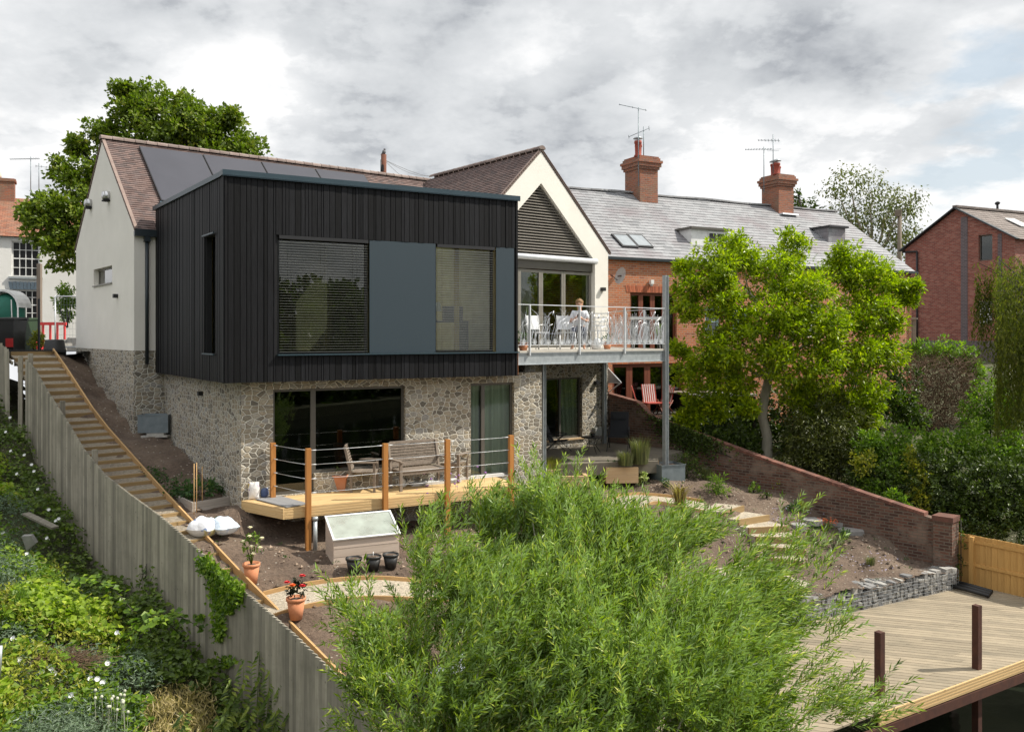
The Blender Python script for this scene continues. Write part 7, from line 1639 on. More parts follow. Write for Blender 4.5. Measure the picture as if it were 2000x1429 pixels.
# clods and stones strewn over the bare soil
b = MB()
for i in range(4200):
    x, y = random.uniform(-7, 10), random.uniform(13.8, 24)
    if not inside(gard_poly, np.array([x]), np.array([y]))[0]: continue
    r = abs(random.gauss(0, .022)) + .012; z = garden_z(x, y) + r * .4
    pts = [V((x, y, z)) + V((random.uniform(.6, 1.2) * r * sx, random.uniform(.6, 1.2) * r * sy, random.uniform(.4, .8) * r * sz)) for sx, sy, sz in ((1, 0, 0), (-1, 0, 0), (0, 1, 0), (0, -1, 0), (0, 0, 1), (0, 0, -1))]
    b.add(pts, [(0, 2, 4), (2, 1, 4), (1, 3, 4), (3, 0, 4), (2, 0, 5), (1, 2, 5), (3, 1, 5), (0, 3, 5)])
tag(b.build('soil_clods', mk('soil_clod', (.13, .09, .062), (.26, .20, .15), scale=8, rough=.95, var=.6)), 'loose clods and stones scattered over the bare garden soil', 'stones', kind='stuff')
b = MB(); b.tube([gpt(1525, 1050) + Z * .05, gpt(1790, 1085) + Z * .3], .006, 3) if 0 else None
P = gpt(1795, 1083); pot('toppled_pot', P, .10, .16, M['terracotta'], 'small terracotta pot on the soil beside the brick pillar', group=None)
b = MB()
for i in range(46):
    P = gpt(random.uniform(1620, 1760), random.uniform(1085, 1125)); petals(b, P + Z * random.uniform(.04, .12), .022, 5, 1)
for i in range(60):
    P = gpt(random.uniform(1500, 1620), random.uniform(998, 1030)); petals(b, P + Z * random.uniform(.05, .2), .022, 5, 1)
tag(b.build('wild_flowers', mk('lilac_petal', (.45, .42, .62), rough=.6)), 'scatter of tiny lilac flowers over the soil slope by the garden wall', 'flowers', kind='stuff')
# ================================================================ balcony furniture and the person
M['white_metal'] = mk('white_metal', (.72, .73, .74), rough=.45, metal=.1)
def bchair(label, slat):
    t_ = thing('balcony_chair', (0, 0, 0), label, 'chair', 'white garden chairs on the balcony')
    for sx in (-1, 1):
        b = MB(); b.tube([(sx * .2, -.2, 0), (sx * .2, -.18, .44)], .011, 6); b.build('leg', M['white_metal'], t_); b = MB(); b.tube([(sx * .2, .24, 0), (sx * .2, .18, .44), (sx * .2, .26, .90)], .011, 6); b.build('leg', M['white_metal'], t_)
    b = MB(); b.obox((-.21, -.2, .43), (.42, 0, 0), (0, .4, 0), Z * .02); b.build('seat', M['white_metal'], t_); b = MB()
    if slat:
        for i in range(4): b.bar((-.2, .20 + .02 * i, .56 + .1 * i), (.2, .20 + .02 * i, .56 + .1 * i), .035, .02)
    else: b.obox((-.19, .185, .52), (.38, 0, 0), (0, .07, .36), V((0, -.015, 0)))
    b.build('backrest', M['white_metal'], t_); return t_
def onb(px, py_, D): p = at(px, 0, D); return V((p.x, D, DZ - .005))
k1 = bchair('white chair with a solid back at the left end of the balcony', False); place(k1, onb(1050, 0, 22.4), R(35))
k2 = copy_tree(k1); place(k2, onb(1106, 0, 22.9), R(10), label='white chair with a solid back just left of the seated person')
k3 = bchair('white chair with open horizontal slats right of the seated person', True); place(k3, onb(1171, 0, 23.6), R(-10), 1.12)
t_ = thing('tray_table', onb(1073, 0, 22.2), 'low white table with a patterned cloth on the left of the balcony', 'table'); P = V(t_.location); b = MB(); b.obox(P + V((-.3, -.2, .40)), (.6, 0, 0), (0, .4, 0), Z * .02); b.build('tabletop', mk('patterned_cloth', (.10, .11, .16), (.55, .55, .58), scale=22, rough=.8), t_)
for sx in (-1, 1):
    for sy in (-1, 1): b = MB(); b.tube([P + V((sx * .27, sy * .17, 0)), P + V((sx * .27, sy * .17, .4))], .011, 5); b.build('leg', M['white_metal'], t_)
t_ = thing('balcony_table', onb(1262, 0, 24.0), 'white topped rectangular table at the right end of the balcony', 'table'); P = V(t_.location); b = MB(); b.obox(P + V((-.42, -.22, .80)), (.84, 0, 0), (0, .5, 0), Z * .07); b.build('tabletop', M['white_paint'], t_)
for sx in (-1, 1):
    for sy in (-1, 1): b = MB(); b.tube([P + V((sx * .36, sy * .17, 0)), P + V((sx * .3, sy * .17, .8))], .016, 5); b.build('leg', M['white_metal'], t_)
for px, D, r, lb in ((1022, 20.95, .13, 'terracotta pot with a round grey green plant at the left end of the balcony'), (1186, 23.0, .12, 'terracotta pot by the foot of the slatted balcony chair')):
    P = onb(px, 0, D); t_ = pot('balcony_pot', P, r, r * 1.5, M['terracotta'], lb, 'potted plant'); crown('foliage', [(P.x, P.y, P.z + r * 2.6, r * 1.3)], 350, .06, M['leaf_veg'], t_, per=6, clump=.05, fill=.5)
P = onb(1290, 0, 24.1); t_ = pot('balcony_pot', P, .11, .2, M['black_plastic'], 'black pot with upright green leaves beside the tall steel column on the balcony', 'potted plant'); grass('leaves', P + Z * .17, 60, .55, .06, M['leaf_bright'], t_, w_=.02)
P = onb(1166, 0, 22.9); b = MB(); b.lathe(P, [(.13, 0), (.15, .05), (.12, .2), (.03, .3), (.02, .3)], 14); tag(b.build('white_urn', M['white_paint']), 'squat white urn on the balcony floor below the slatted chair', 'urn')
def skinmesh(name, nodes, edges, mat, parent, sub=1, smooth=True):
    names = list(nodes); idx = {n: i for i, n in enumerate(names)}; me = bpy.data.meshes.new(name); L = V(rootof(parent).location) if parent else V()
    me.from_pydata([tuple(V(nodes[n][0])) for n in names], [(idx[a], idx[c]) for a, c in edges], []); o = bpy.data.objects.new(name, me); col.objects.link(o)
    md = o.modifiers.new('s', 'SKIN'); md.use_smooth_shade = True
    for i, n in enumerate(names): r = nodes[n][1]; me.skin_vertices[0].data[i].radius = (r, r) if not isinstance(r, tuple) else r
    me.skin_vertices[0].data[0].use_root = True
    m2 = o.modifiers.new('u', 'SUBSURF'); m2.levels = sub; m2.render_levels = sub
    dg = bpy.context.evaluated_depsgraph_get(); me2 = bpy.data.meshes.new_from_object(o.evaluated_get(dg)); o.modifiers.clear(); o.data = me2; me2.name = name; me2.materials.clear(); me2.materials.append(mat)
    if parent: o.parent = parent
    return o
pe_ = thing('person', (0, 0, 0), 'seated person with fair hair in a white top and navy trousers holding a phone', 'person')
skin = mk('skin', (.56, .32, .22), (.50, .28, .19), scale=8, rough=.55)
# local frame: facing -y, seat height .45
J = {'pel': ((0, .05, .50), .12), 'wst': ((0, .04, .68), .105), 'chs': ((0, .0, .88), .125), 'nck': ((0, -.03, 1.04), .05), 'hd0': ((0, -.05, 1.10), .062), 'hd1': ((0, -.075, 1.20), .088), 'hd2': ((0, -.06, 1.28), .07)}
E_ = [('pel', 'wst'), ('wst', 'chs'), ('chs', 'nck'), ('nck', 'hd0'), ('hd0', 'hd1'), ('hd1', 'hd2')]
for s, n in ((-1, 'l'), (1, 'r')):
    J.update({'hp' + n: ((s * .10, .02, .50), .085), 'kn' + n: ((s * .16, -.38, .50), .058), 'an' + n: ((s * .15, -.36, .08), .036), 'ho' + n: ((s * .15, -.33, .035), .034), 'to' + n: ((s * .18, -.50, .022), .026),
              'sh' + n: ((s * .17, .0, .97), .055), 'el' + n: ((s * .24, -.08, .72), .04), 'wr' + n: ((s * .10, -.27, .80), .026), 'pa' + n: ((s * .06, -.32, .83), .03)})
    E_ += [('pel', 'hp' + n), ('hp' + n, 'kn' + n), ('kn' + n, 'an' + n), ('an' + n, 'ho' + n), ('ho' + n, 'to' + n), ('chs', 'sh' + n), ('sh' + n, 'el' + n), ('el' + n, 'wr' + n), ('wr' + n, 'pa' + n)]
    for k in range(4):
        q = 'f%s%d' % (n, k); J[q + 'a'] = ((s * (.045 - .0 * k), -.35, .85 - .02 * k), .009); J[q + 'b'] = ((s * .012, -.375, .85 - .021 * k), .008); E_ += [('pa' + n, q + 'a'), (q + 'a', q + 'b')]
    J['t' + n] = ((s * .05, -.30, .875), .009); J['u' + n] = ((s * .02, -.32, .90), .008); E_ += [('pa' + n, 't' + n), ('t' + n, 'u' + n)]
J['nose'] = ((0, -.168, 1.185), .013); E_.append(('hd1', 'nose')); 
for s in (-1, 1): J['ear%d' % s] = ((s * .092, -.06, 1.19), .018); E_.append(('hd1', 'ear%d' % s))
skinmesh('body', J, E_, skin, pe_)
cl = {k: (J[k][0], J[k][1] + .022) for k in ('pel', 'hpl', 'hpr', 'knl', 'knr')}; cl['anl'] = ((-.15, -.365, .14), .062); cl['anr'] = ((.15, -.365, .14), .062); cl['wst'] = ((0, .04, .64), .125)
skinmesh('trousers', cl, [('pel', 'wst'), ('pel', 'hpl'), ('pel', 'hpr'), ('hpl', 'knl'), ('hpr', 'knr'), ('knl', 'anl'), ('knr', 'anr')], mk('navy_cloth', (.018, .024, .05), (.03, .035, .065), scale=12, rough=.9), pe_)
cl = {'chs': (J['chs'][0], .15), 'wst': (J['wst'][0], .135), 'low': ((0, .04, .58), .14), 'nk': ((0, -.01, 1.0), .085), 'shl': (J['shl'][0], .075), 'shr': (J['shr'][0], .075), 'ell': ((-.225, -.055, .78), .062), 'elr': ((.225, -.055, .78), .062)}
skinmesh('shirt', cl, [('chs', 'wst'), ('wst', 'low'), ('chs', 'nk'), ('chs', 'shl'), ('chs', 'shr'), ('shl', 'ell'), ('shr', 'elr')], mk('white_shirt', (.72, .74, .78), (.64, .67, .72), scale=9, rough=.9), pe_)
b = MB(); b.ball((0, -.035, 1.245), .108, .115, .095, 14); b.ball((0, .0, 1.18), .10, .09, .09, 12)
for i in range(60): a = random.uniform(0, 6.28); z = random.uniform(.2, 1); c = V((math.cos(a) * .10 * z, -.03 + math.sin(a) * .10 * z, 1.25 + .08 * (1 - z * z))); b.tube([c, c + V((random.uniform(-.03, .03), random.uniform(-.05, .0), random.uniform(-.02, .03)))], [.014, .004], 4)
b.build('hair', mk('fair_hair', (.30, .17, .07), (.20, .11, .045), scale=30, rough=.6), pe_)
b = MB()
for s in (-1, 1): b.ball((s * .034, -.150, 1.205), .011, .006, .007, 8)
b.obox((-.025, -.152, 1.145), (.05, 0, 0), (0, -.004, 0), Z * .006); b.build('eyes_and_mouth', M['frame_black'], pe_)
b = MB(); b.obox((-.02, -.385, .80), (.075, 0, 0), (0, .01, .0), V((0, -.05, .12))); ph_ = b.build('phone', M['frame_black'], None)
place(pe_, onb(1132, 0, 23.2), R(-10))
ph_.parent = pe_; ph_.matrix_parent_inverse.identity(); 
ph_.parent = None; l = ph_.location.copy(); ph_.location = pe_.location + rot2(l, R(-10)); ph_.rotation_euler.z = R(-10); tag(ph_, 'small dark phone held in the hands of the seated person', 'phone')
k4 = copy_tree(k1); place(k4, onb(1132, 0, 23.3) , R(-10), label='white chair on which the person sits')
# ================================================================ neighbours' terrace garden
nd = thing('neighbour_deck', at(1340, 800, 29), 'raised dark timber deck with slatted balustrade behind the garden wall', 'deck')
a0 = at(1215, 815, 27.6); a1_ = at(1420, 822, 28.6); dz_ = -2.62
b = MB(); b.poly([V((a0.x + .2, a0.y, dz_ - .1)), V((a1_.x, a1_.y, dz_ - .1)), V((a1_.x - .6, a1_.y + 2.2, dz_ - .1)), V((a0.x + .3, a0.y + 1.0, dz_ - .1))], Z * .1); b.build('deck_boards', M['bark_dark'], nd)
b = MB(); d = V((a1_.x - a0.x - 1.0, a1_.y - a0.y, 0)); L = d.length; d.normalize(); o_ = V((a0.x + 1.0, a0.y, 0))
for i in range(int(L / .11)): b.obox(o_ + d * (i * .11) + Z * (dz_ - .85), d * .05, V((0, .025, 0)), Z * .8)
b.bar(o_ + Z * (dz_ + .04), o_ + d * L + Z * (dz_ + .04), .12, .05); b.build('balustrade', mk('dark_timber', (.10, .055, .03), (.06, .035, .022), scale=5, rough=.9, sc=(1, 1, 6)), nd)
def stripechair(label):
    t_ = thing('striped_chair', (0, 0, 0), label, 'chair', 'red and white striped chairs next door'); m_ = bpy.data.materials.get('red_stripe') or mk('red_stripe', (.45, .07, .05), rough=.8)
    b = MB()
    for i in range(7): b.obox((-.24 + i * .07, .18, .42), (.035, 0, 0), (0, .16, .55), V((0, -.01, 0)))
    b.build('backrest', m_, t_); b = MB()
    for i in range(6): b.obox((-.205 + i * .07, .185, .42), (.033, 0, 0), (0, .16, .55), V((0, -.01, 0)))
    b.build('backrest_stripes', M['white_paint'], t_); b = MB(); b.obox((-.25, -.25, .40), (.5, 0, 0), (0, .45, 0), Z * .03); b.build('seat', m_, t_)
    for sx in (-1, 1):
        b = MB(); b.tube([(sx * .25, -.25, 0), (sx * .25, .2, .5)], .02, 5); b.tube([(sx * .25, .3, 0), (sx * .25, -.15, .42)], .02, 5); b.build('leg', M['redwood'], t_)
    return t_
s1_ = stripechair('red and white striped garden chair seen from the front, nearest the steel column'); p = at(1275, 800, 28.0); place(s1_, (p.x, p.y, dz_), R(15), 1.05)
s2_ = copy_tree(s1_); p = at(1254, 800, 28.3); place(s2_, (p.x, p.y, dz_), R(80), 1.0, 'red and white striped garden chair seen side on, left of the other striped chairs')
s3_ = copy_tree(s1_); p = at(1295, 800, 28.4); place(s3_, (p.x, p.y, dz_), R(-50), 1.0, 'red and white striped garden chair half hidden behind the steel column')
tt = thing('wooden_table', at(1345, 790, 28.8), 'dark wooden table on the neighbouring deck under the bright tree', 'table'); P = V((at(1345, 0, 28.8).x, 28.8, dz_)); b = MB()
for i in range(9): b.obox(P + V((-.8, -.45 + i * .1, .72)), (1.6, 0, 0), (0, .09, 0), Z * .03)
b.build('tabletop', M['teak'], tt)
for sx in (-1, 1):
    for sy in (-1, 1): b = MB(); b.obox(P + V((sx * .7 - .03, sy * .35 - .03, 0)), (.06, 0, 0), (0, .06, 0), Z * .72); b.build('leg', M['teak'], tt)
sh = thing('lean_to_shed', at(1425, 800, 28.6), 'dark open fronted timber shed with a pale edged roof under the bright tree', 'shed'); p = V((at(1368, 0, 27.6).x, 27.6, 0)); d = V((.93, .30, 0)).normalized(); n = V((-d.y, d.x, 0)); dk = mk('dark_shed', (.035, .028, .02), (.02, .017, .013), scale=4, rough=.95)
b = MB(); b.obox(p + Z * -1.98, d * 2.1, n * 1.6, Z * .06); b.build('roof', mk('pale_roof_edge', (.30, .29, .27), rough=.8), sh)
b = MB(); b.obox(p + n * 1.5 + Z * -4.3, d * 2.1, n * .05, Z * 2.3); b.obox(p + d * .05 + Z * -4.3 + n * .05, d * .05, n * 1.5, Z * 2.3); b.obox(p + d * 2.0 + Z * -4.3 + n * .05, d * .05, n * 1.5, Z * 2.3); b.build('wall', dk, sh)
for k in (.1, 1.0, 1.95): b = MB(); b.obox(p + d * k + Z * -4.3 + n * .02, d * .09, n * .09, Z * 2.3); b.build('post', dk, sh)
# ================================================================ foreground willow
wb = V((.9, 9.3, -7.2)); wi = thing('willow_shrub', wb, 'large bushy willow with narrow silvery green leaves filling the foreground', 'tree')
WB = [pxb(*q) for q in ((1090, 1190, 9.5, 180), (1250, 1240, 9.5, 195), (935, 1235, 9.2, 155), (1405, 1250, 9.7, 140), (1060, 1350, 8.4, 230), (1300, 1380, 8.5, 230), (790, 1360, 8.3, 120), (1440, 1320, 9.2, 95), (885, 1110, 9.7, 80), (1055, 1040, 9.8, 60), (960, 1055, 9.9, 55), (1170, 1065, 9.8, 75), (1310, 1100, 9.9, 75), (755, 1280, 8.6, 45), (880, 1440, 8.0, 150), (1470, 1215, 9.8, 65), (1450, 1425, 8.6, 80), (1370, 1150, 9.9, 95), (1440, 1170, 9.9, 70), (735, 1400, 8.2, 55), (1180, 1450, 7.9, 230), (1505, 1270, 9.6, 40))]
SH = []
for bl in WB:
    n = int(1350 * (bl[3] ** 2) / .9)
    for i in range(n):
        u = rng.normal(size=3); u /= np.linalg.norm(u); r = bl[3] * (rng.random() ** .45)
        q = (bl[0] + u[0] * r, bl[1] + u[1] * r, bl[2] + u[2] * r)
        if noise.fractal(V((q[0] * 1.15, q[1] * 1.15, q[2] * 1.15)), 1.0, 2.0, 2) < -.15: continue      # gaps between the branches
        SH.append((*q, rng.uniform(.3, .6)))
for (px, py, D, n) in ((1540, 1110, 10, 14), (1530, 1060, 10, 6), (1640, 1400, 8.9, 20), (1690, 1400, 8.9, 8), (1620, 1240, 9.6, 12), (815, 1090, 9.7, 18), (840, 1060, 9.8, 12), (690, 1200, 8.7, 14), (700, 1240, 8.7, 14), (1120, 985, 9.9, 8), (1465, 1090, 10, 8), (1050, 985, 9.9, 16), (1560, 1330, 9.4, 10), (1590, 1120, 9.9, 10), (1580, 1390, 9, 24), (870, 1030, 9.9, 8), (1050, 955, 9.9, 5)):
    for i in range(n):
        p = at(px + rng.normal(0, 14), py + rng.normal(0, 16), D + rng.normal(0, .2)); SH.append((p.x, p.y, p.z, rng.uniform(.35, .6)))
SH = np.array(SH); b = MB(); C, Dd, Nn, Rr = [], [], [], []
wx = np.array(wb)
for i, (x, y, z, ln) in enumerate(SH):
    p0 = np.array((x, y, z)); o = p0 - (wx + np.array((0, 0, .8))); o /= np.linalg.norm(o)
    cl_ = math.sin(x * 2.1 + z * 1.3) * .25
    d = o * .55 + np.array((.14 + cl_, -.12, .42)) + rng.normal(0, .24, 3); d /= np.linalg.norm(d)
    bend = np.array((.30 + cl_, -.1, -.45)) * rng.uniform(.2, 1.0)
    m_ = int(ln / .018); t_ = (np.arange(m_) + .5) / m_
    pts = p0[None] + d[None] * (t_ * ln)[:, None] + bend[None] * (t_ ** 2 * ln * .5)[:, None]
    if i % 3 == 0: b.tube([V(pts[0]), V(pts[m_ // 2]), V(pts[-1])], [.004, .003, .0015], 3, cap=False)
    tg = d[None] + bend[None] * t_[:, None]; tg = unit(tg)
    a = np.arange(m_) * 2.4 + rng.random() * 6; e1 = np.cross(d, [0, 0, 1.]); e1 /= np.linalg.norm(e1) + 1e-9; e2 = np.cross(e1, d)
    sd_ = e1[None] * np.cos(a)[:, None] + e2[None] * np.sin(a)[:, None]
    ld2 = unit(tg * 1.0 + sd_ * .62 + rng.normal(0, .16, (m_, 3)) + np.array((.12, 0, -.10)))
    C.append(pts + ld2 * .045); Dd.append(ld2); Nn.append(rng.normal(0, .55, (m_, 3)) + np.array((.35, -.15, .8)) + sd_ * .3)
    Rr.append(np.clip(rng.random(m_) ** 1.5 * .7 + .15 + rng.normal(0, .15), 0, 1))
C = np.concatenate(C); Dd = np.concatenate(Dd); Nn = np.concatenate(Nn); Rr = np.concatenate(Rr); n_ = len(C); L = rng.uniform(.06, .112, n_)
M['leaf_willow'] = leaf_mat('willow_leaf', [(0, (.055, .10, .008)), (.4, (.16, .24, .014)), (.75, (.33, .42, .03)), (1, (.66, .66, .18))], trans=.30, rough=.4, back=(.30, .40, .17), spec=.4)
b.build('twigs', mk('willow_twig', (.16, .17, .05), (.22, .15, .06), scale=8, rough=.7), wi)
leaf_mesh('crown', C, Dd, Nn, L, L * rng.uniform(.16, .22, n_), Rr, M['leaf_willow'], wi, fold=.1)
b = MB()
for bl in WB:
    for k in range(3):
        tp = V(bl[:3]) + V((random.uniform(-1, 1), random.uniform(-1, 1), random.uniform(-.5, 1))) * bl[3] * .7; b.tube([wb + V((random.uniform(-.3, .3), random.uniform(-.3, .3), 0)), wb.lerp(tp, .5) + V((0, 0, .4)), tp], [.045, .025, .008], 6)
b.build('trunk', M['bark'], wi)
# ================================================================ wild growth left of the fence
fpts = np.array([[S(s, 1.12).x, S(s, 1.12).y] for s in np.linspace(-2.5, 17, 60)])
def left_of_fence(x, y):
    # signed distance from the fence line, positive on the wild side
    return (x - FT.x) * FL.x + (y - FT.y) * FL.y - 1.16
NF_ = 60000
xs = rng.uniform(-24, .6, NF_ * 8); ys = rng.uniform(6.2, 25.8, NF_ * 8); dd = left_of_fence(xs, ys)
acc = (dd > .02) & (rng.random(len(xs)) < (7.5 / ys) ** 1.6) & (xs / ys > -.72) ; xs, ys, dd = xs[acc], ys[acc], dd[acc]
def fnoise(x, y, s, o=0.0): return np.array([noise.fractal(V((a * s, c * s, o)), 1.0, 2.0, 3) for a, c in zip(x, y)])
mnd = .45 + .5 * fnoise(xs, ys, .55, 1.7) + .18 * fnoise(xs, ys, 2.2, 4.1) + .35 * np.clip((dd - .2) / 2.0, 0, 1); mnd = np.clip(mnd, .08, 1.6)
gz_ = lh(xs, ys); depth = np.abs(rng.normal(0, .14, len(xs))); zs_ = gz_ + np.maximum(mnd - depth, .02)
spec_ = fnoise(xs, ys, .42, 9.3) + rng.normal(0, .07, len(xs)); s2 = fnoise(xs, ys, .8, 15.1) + rng.normal(0, .06, len(xs))
kind = np.where(dd < .9 + .5 * s2, 1, np.where(spec_ > .22, 0, np.where(spec_ > .02, 2, np.where(spec_ > -.16, 3, 4))))
PX = 1000 + xs / ys * F
kind = np.where(np.hypot(PX - 345, (HY - zs_ / ys * F) - 1395) < 60 + 40 * s2, 5, kind); kind = np.where((s2 > .34) & (ys < 10.5), 5, kind)
M['bindweed'] = leaf_mat('bindweed_leaf', [(0, (.10, .16, .014)), (.5, (.22, .32, .025)), (1, (.42, .50, .05))], trans=.4)
M['bramble'] = leaf_mat('bramble_leaf', [(0, (.04, .06, .010)), (.5, (.09, .145, .02)), (1, (.20, .27, .04))], trans=.3)
M['herb'] = leaf_mat('herb_leaf', [(0, (.12, .13, .018)), (.5, (.26, .28, .035)), (1, (.45, .44, .07))], trans=.35)
M['juniper'] = leaf_mat('blue_green_leaf', [(0, (.05, .075, .045)), (.5, (.11, .16, .095)), (1, (.20, .27, .17))], trans=.2)
M['straw'] = leaf_mat('straw', [(0, (.20, .15, .06)), (.5, (.38, .30, .13)), (1, (.55, .45, .22))], trans=.3)
specs = {0: ('bindweed', 'bindweed_mat', 'tangle of bright heart leaved bindweed sprawling over the wild ground left of the fence', .11, 1.15, 1.0, 0, 3), 1: ('bramble', 'bramble_thicket', 'dark bramble thicket along the foot of the grey fence', .10, 1.5, .8, 0, 2), 2: ('herb', 'tall_herbs', 'olive green feathery herbs among the bindweed left of the fence', .085, 3.0, .4, .9, 3),
         3: ('leaf_bright', 'wild_shrubs', 'mid green leafy wild shrubs left of the fence', .095, 1.8, .8, .2, 3), 4: ('juniper', 'juniper_mat', 'blue green spreading juniper at the lower left', .075, 4.0, .3, .5, 4), 5: ('straw', 'dry_grass', 'patches of dry straw coloured grass at the lower left', .12, 9, .2, 1.1, 4)}
for k, (mt, nm, lb, sz, el, up, rise, mult) in specs.items():
    i = np.where(kind == k)[0]
    if not len(i): continue
    i = np.repeat(i, mult); n_ = len(i); c = np.stack([xs[i], ys[i], zs_[i]], 1) + rng.normal(0, .05, (n_, 3))
    d = rng.normal(0, 1, (n_, 3)); d[:, 2] = d[:, 2] * .4 + rise; nv = rng.normal(0, .5, (n_, 3)); nv[:, 2] += up; nv[:, 1] -= .2; nv[:, 0] += .5
    Lf = sz * rng.uniform(.6, 1.35, n_); o_ = leaf_mesh(nm, c, d, nv, Lf, Lf / el, np.clip(rng.normal(.5, .24, n_), 0, 1), M[mt], None); tag(o_, lb, nm.replace('_', ' '), kind='stuff')
# bindweed trumpets
bw = thing('bindweed_flowers', V((-6, 12, -4.6)), 'white trumpet flowers of bindweed dotted over the greenery left of the fence', 'flowers')
def surf(px, py):
    D = 12.0
    for _ in range(14):
        p = at(px, py, D); z = float(lh(np.array([p.x]), np.array([D]))[0]) + .75; D = .6 * D + .4 * min(max(z * F / (HY - py), 6), 26)
    return at(px, py, D)
for px, py in ((20, 820), (12, 848), (22, 885), (48, 893), (62, 912), (34, 930), (75, 960), (95, 1000), (110, 1022), (6, 1046), (93, 1056), (53, 1087), (115, 1018), (27, 1253), (230, 1242), (120, 1300), (97, 1308), (38, 1295), (82, 1320), (178, 1332), (190, 1333), (200, 1340), (210, 1302), (140, 1365), (100, 1315), (106, 1322), (67, 925)):
    p = surf(px, py) + Z * .05; d = V((random.uniform(-.3, .5), -.8, .6)).normalized(); b = MB(); b.tube([p - d * .06, p - d * .02, p + d * .01, p + d * .025], [.005, .010, .022, .036], 9, cap=False); b.tube([p + d * .012, p + d * .014], [.02, .001], 9, cap=False); b.build('flower', M['petal_white'], bw)
sd_ = thing('seedhead_plant', surf(215, 1395), 'thin stems with round pale seed heads at the bottom left', 'plant')
for i in range(16):
    p = surf(186 + random.uniform(0, 64), 1375 + random.uniform(-8, 38)) + Z * .15; b = MB(); b.ball(p, .021, .021, .024, 8); b.tube([p, p + V((random.uniform(-.03, .03), 0, -.4))], .003, 4); b.build('seed_head', mk('seed_head', (.55, .56, .44), rough=.9) if i == 0 else bpy.data.materials['seed_head'], sd_)
pr = [(445, 1360, .75), (470, 1345, .9), (500, 1335, .95), (520, 1350, .8), (545, 1365, .75), (430, 1395, .5), (480, 1390, .6), (560, 1400, .6), (350, 1390, .5), (530, 1400, .6)]
M['nettle'] = leaf_mat('nettle_leaf', [(0, (.06, .10, .02)), (.5, (.14, .20, .03)), (1, (.30, .34, .06))], trans=.4)
for i, (px, py, h) in enumerate(pr):
    p = surf(px, py + 40); t_ = thing('nettle_stem', p - Z * .3, 'upright yellow green leafy weed stem at the foot of the fence near the bottom edge', 'weed', 'leafy weed stems by the fence foot')
    m_ = 46; f = np.linspace(.1, 1, m_); a = np.arange(m_) * 2.2; c = np.stack([p.x + np.cos(a) * .04 + .05 * f, p.y + np.sin(a) * .04, p.z - .3 + f * h * 1.1], 1); d = np.stack([np.cos(a), np.sin(a), -.35 + 0 * a], 1); L = .15 * (1.25 - f * .6)
    leaf_mesh('leaves', c + d * .035, d, np.stack([0 * a, -.3 + 0 * a, 1 + 0 * a], 1) + rng.normal(0, .2, (m_, 3)), L, L / 2.3, rng.random(m_), M['nettle'], t_); b = MB(); b.tube([p - Z * .3, p + V((.05, 0, h * 1.1 - .3))], [.006, .003], 5); b.build('stem', M['nettle'], t_)
# ivy on the fence, bramble spray, bright small conifer, plank, slab, pole
iv = thing('ivy', S(13, 1.1, -4), 'bright ivy hanging over the top of the grey fence with two dark trailing strands', 'ivy'); C = []
def onf(px, py, lift=.05):
    t_ = colhit(px, S(0, 1.12), FD); p = S(0, 1.12) + FD * t_ + FL * lift; return V((p.x, p.y, zat(py, p.y)))
for i in range(1500):
    f = random.random(); px = 402 + 76 * f; top = 1090 + (px - 402) * .86; C.append(onf(px + random.gauss(0, 3), top + random.gauss(7, 9), random.uniform(.0, .14)))
for (x0, y0, x1, y1, wd, n) in ((425, 1120, 434, 1245, 7, 420), (452, 1150, 450, 1200, 9, 260), (434, 1240, 432, 1255, 4, 30), (450, 1280, 445, 1305, 8, 70), (395, 1200, 397, 1212, 5, 40)):
    for i in range(n): f = random.random(); C.append(onf(x0 + (x1 - x0) * f + random.gauss(0, wd), y0 + (y1 - y0) * f, random.uniform(.02, .08)))
C = np.array([tuple(c) for c in C]); n_ = len(C); L = rng.uniform(.05, .095, n_); leaf_mesh('foliage', C, rng.normal(0, 1, (n_, 3)) + np.array((0, 0, -.6)), rng.normal(0, .5, (n_, 3)) + np.array((-.5, -.8, .5)), L, L / 1.3, rng.random(n_), M['leaf_bright'], iv)
b = MB(); 
for k in ((425, 1110, 434, 1245), (452, 1140, 450, 1200), (405, 1095, 470, 1150)): b.tube([onf(k[0], k[1], .02), onf((k[0] + k[2]) / 2, (k[1] + k[3]) / 2, .03), onf(k[2], k[3], .02)], .008, 5)
b.build('stems', M['bark_dark'], iv)
bs2 = thing('bramble_spray', onf(290, 1190, .1), 'young bramble shoots climbing against the grey fence boards', 'bramble'); C = []; b = MB()
for (x0, y0, x1, y1) in ((290, 1215, 292, 1100), (314, 1215, 314, 1140), (280, 1150, 290, 1105), (292, 1160, 306, 1120)):
    b.tube([onf(x0, y0, .08), onf(x1, y1, .05)], .006, 5)
    for i in range(22): f = random.random(); C.append(onf(x0 + (x1 - x0) * f + random.gauss(0, 6), y0 + (y1 - y0) * f, random.uniform(.04, .12)))
b.build('stems', M['bark_dark'], bs2); C = np.array([tuple(c) for c in C]); n_ = len(C); L = rng.uniform(.06, .11, n_); leaf_mesh('leaves', C, rng.normal(0, 1, (n_, 3)), rng.normal(0, .5, (n_, 3)) + np.array((-.5, -.6, .7)), L, L / 1.5, rng.random(n_), M['bramble'], bs2)
b2 = thing('bramble_arch', surf(300, 1240), 'arching bramble with large pale green leaves in front of the fence', 'bramble'); C = []; b = MB()
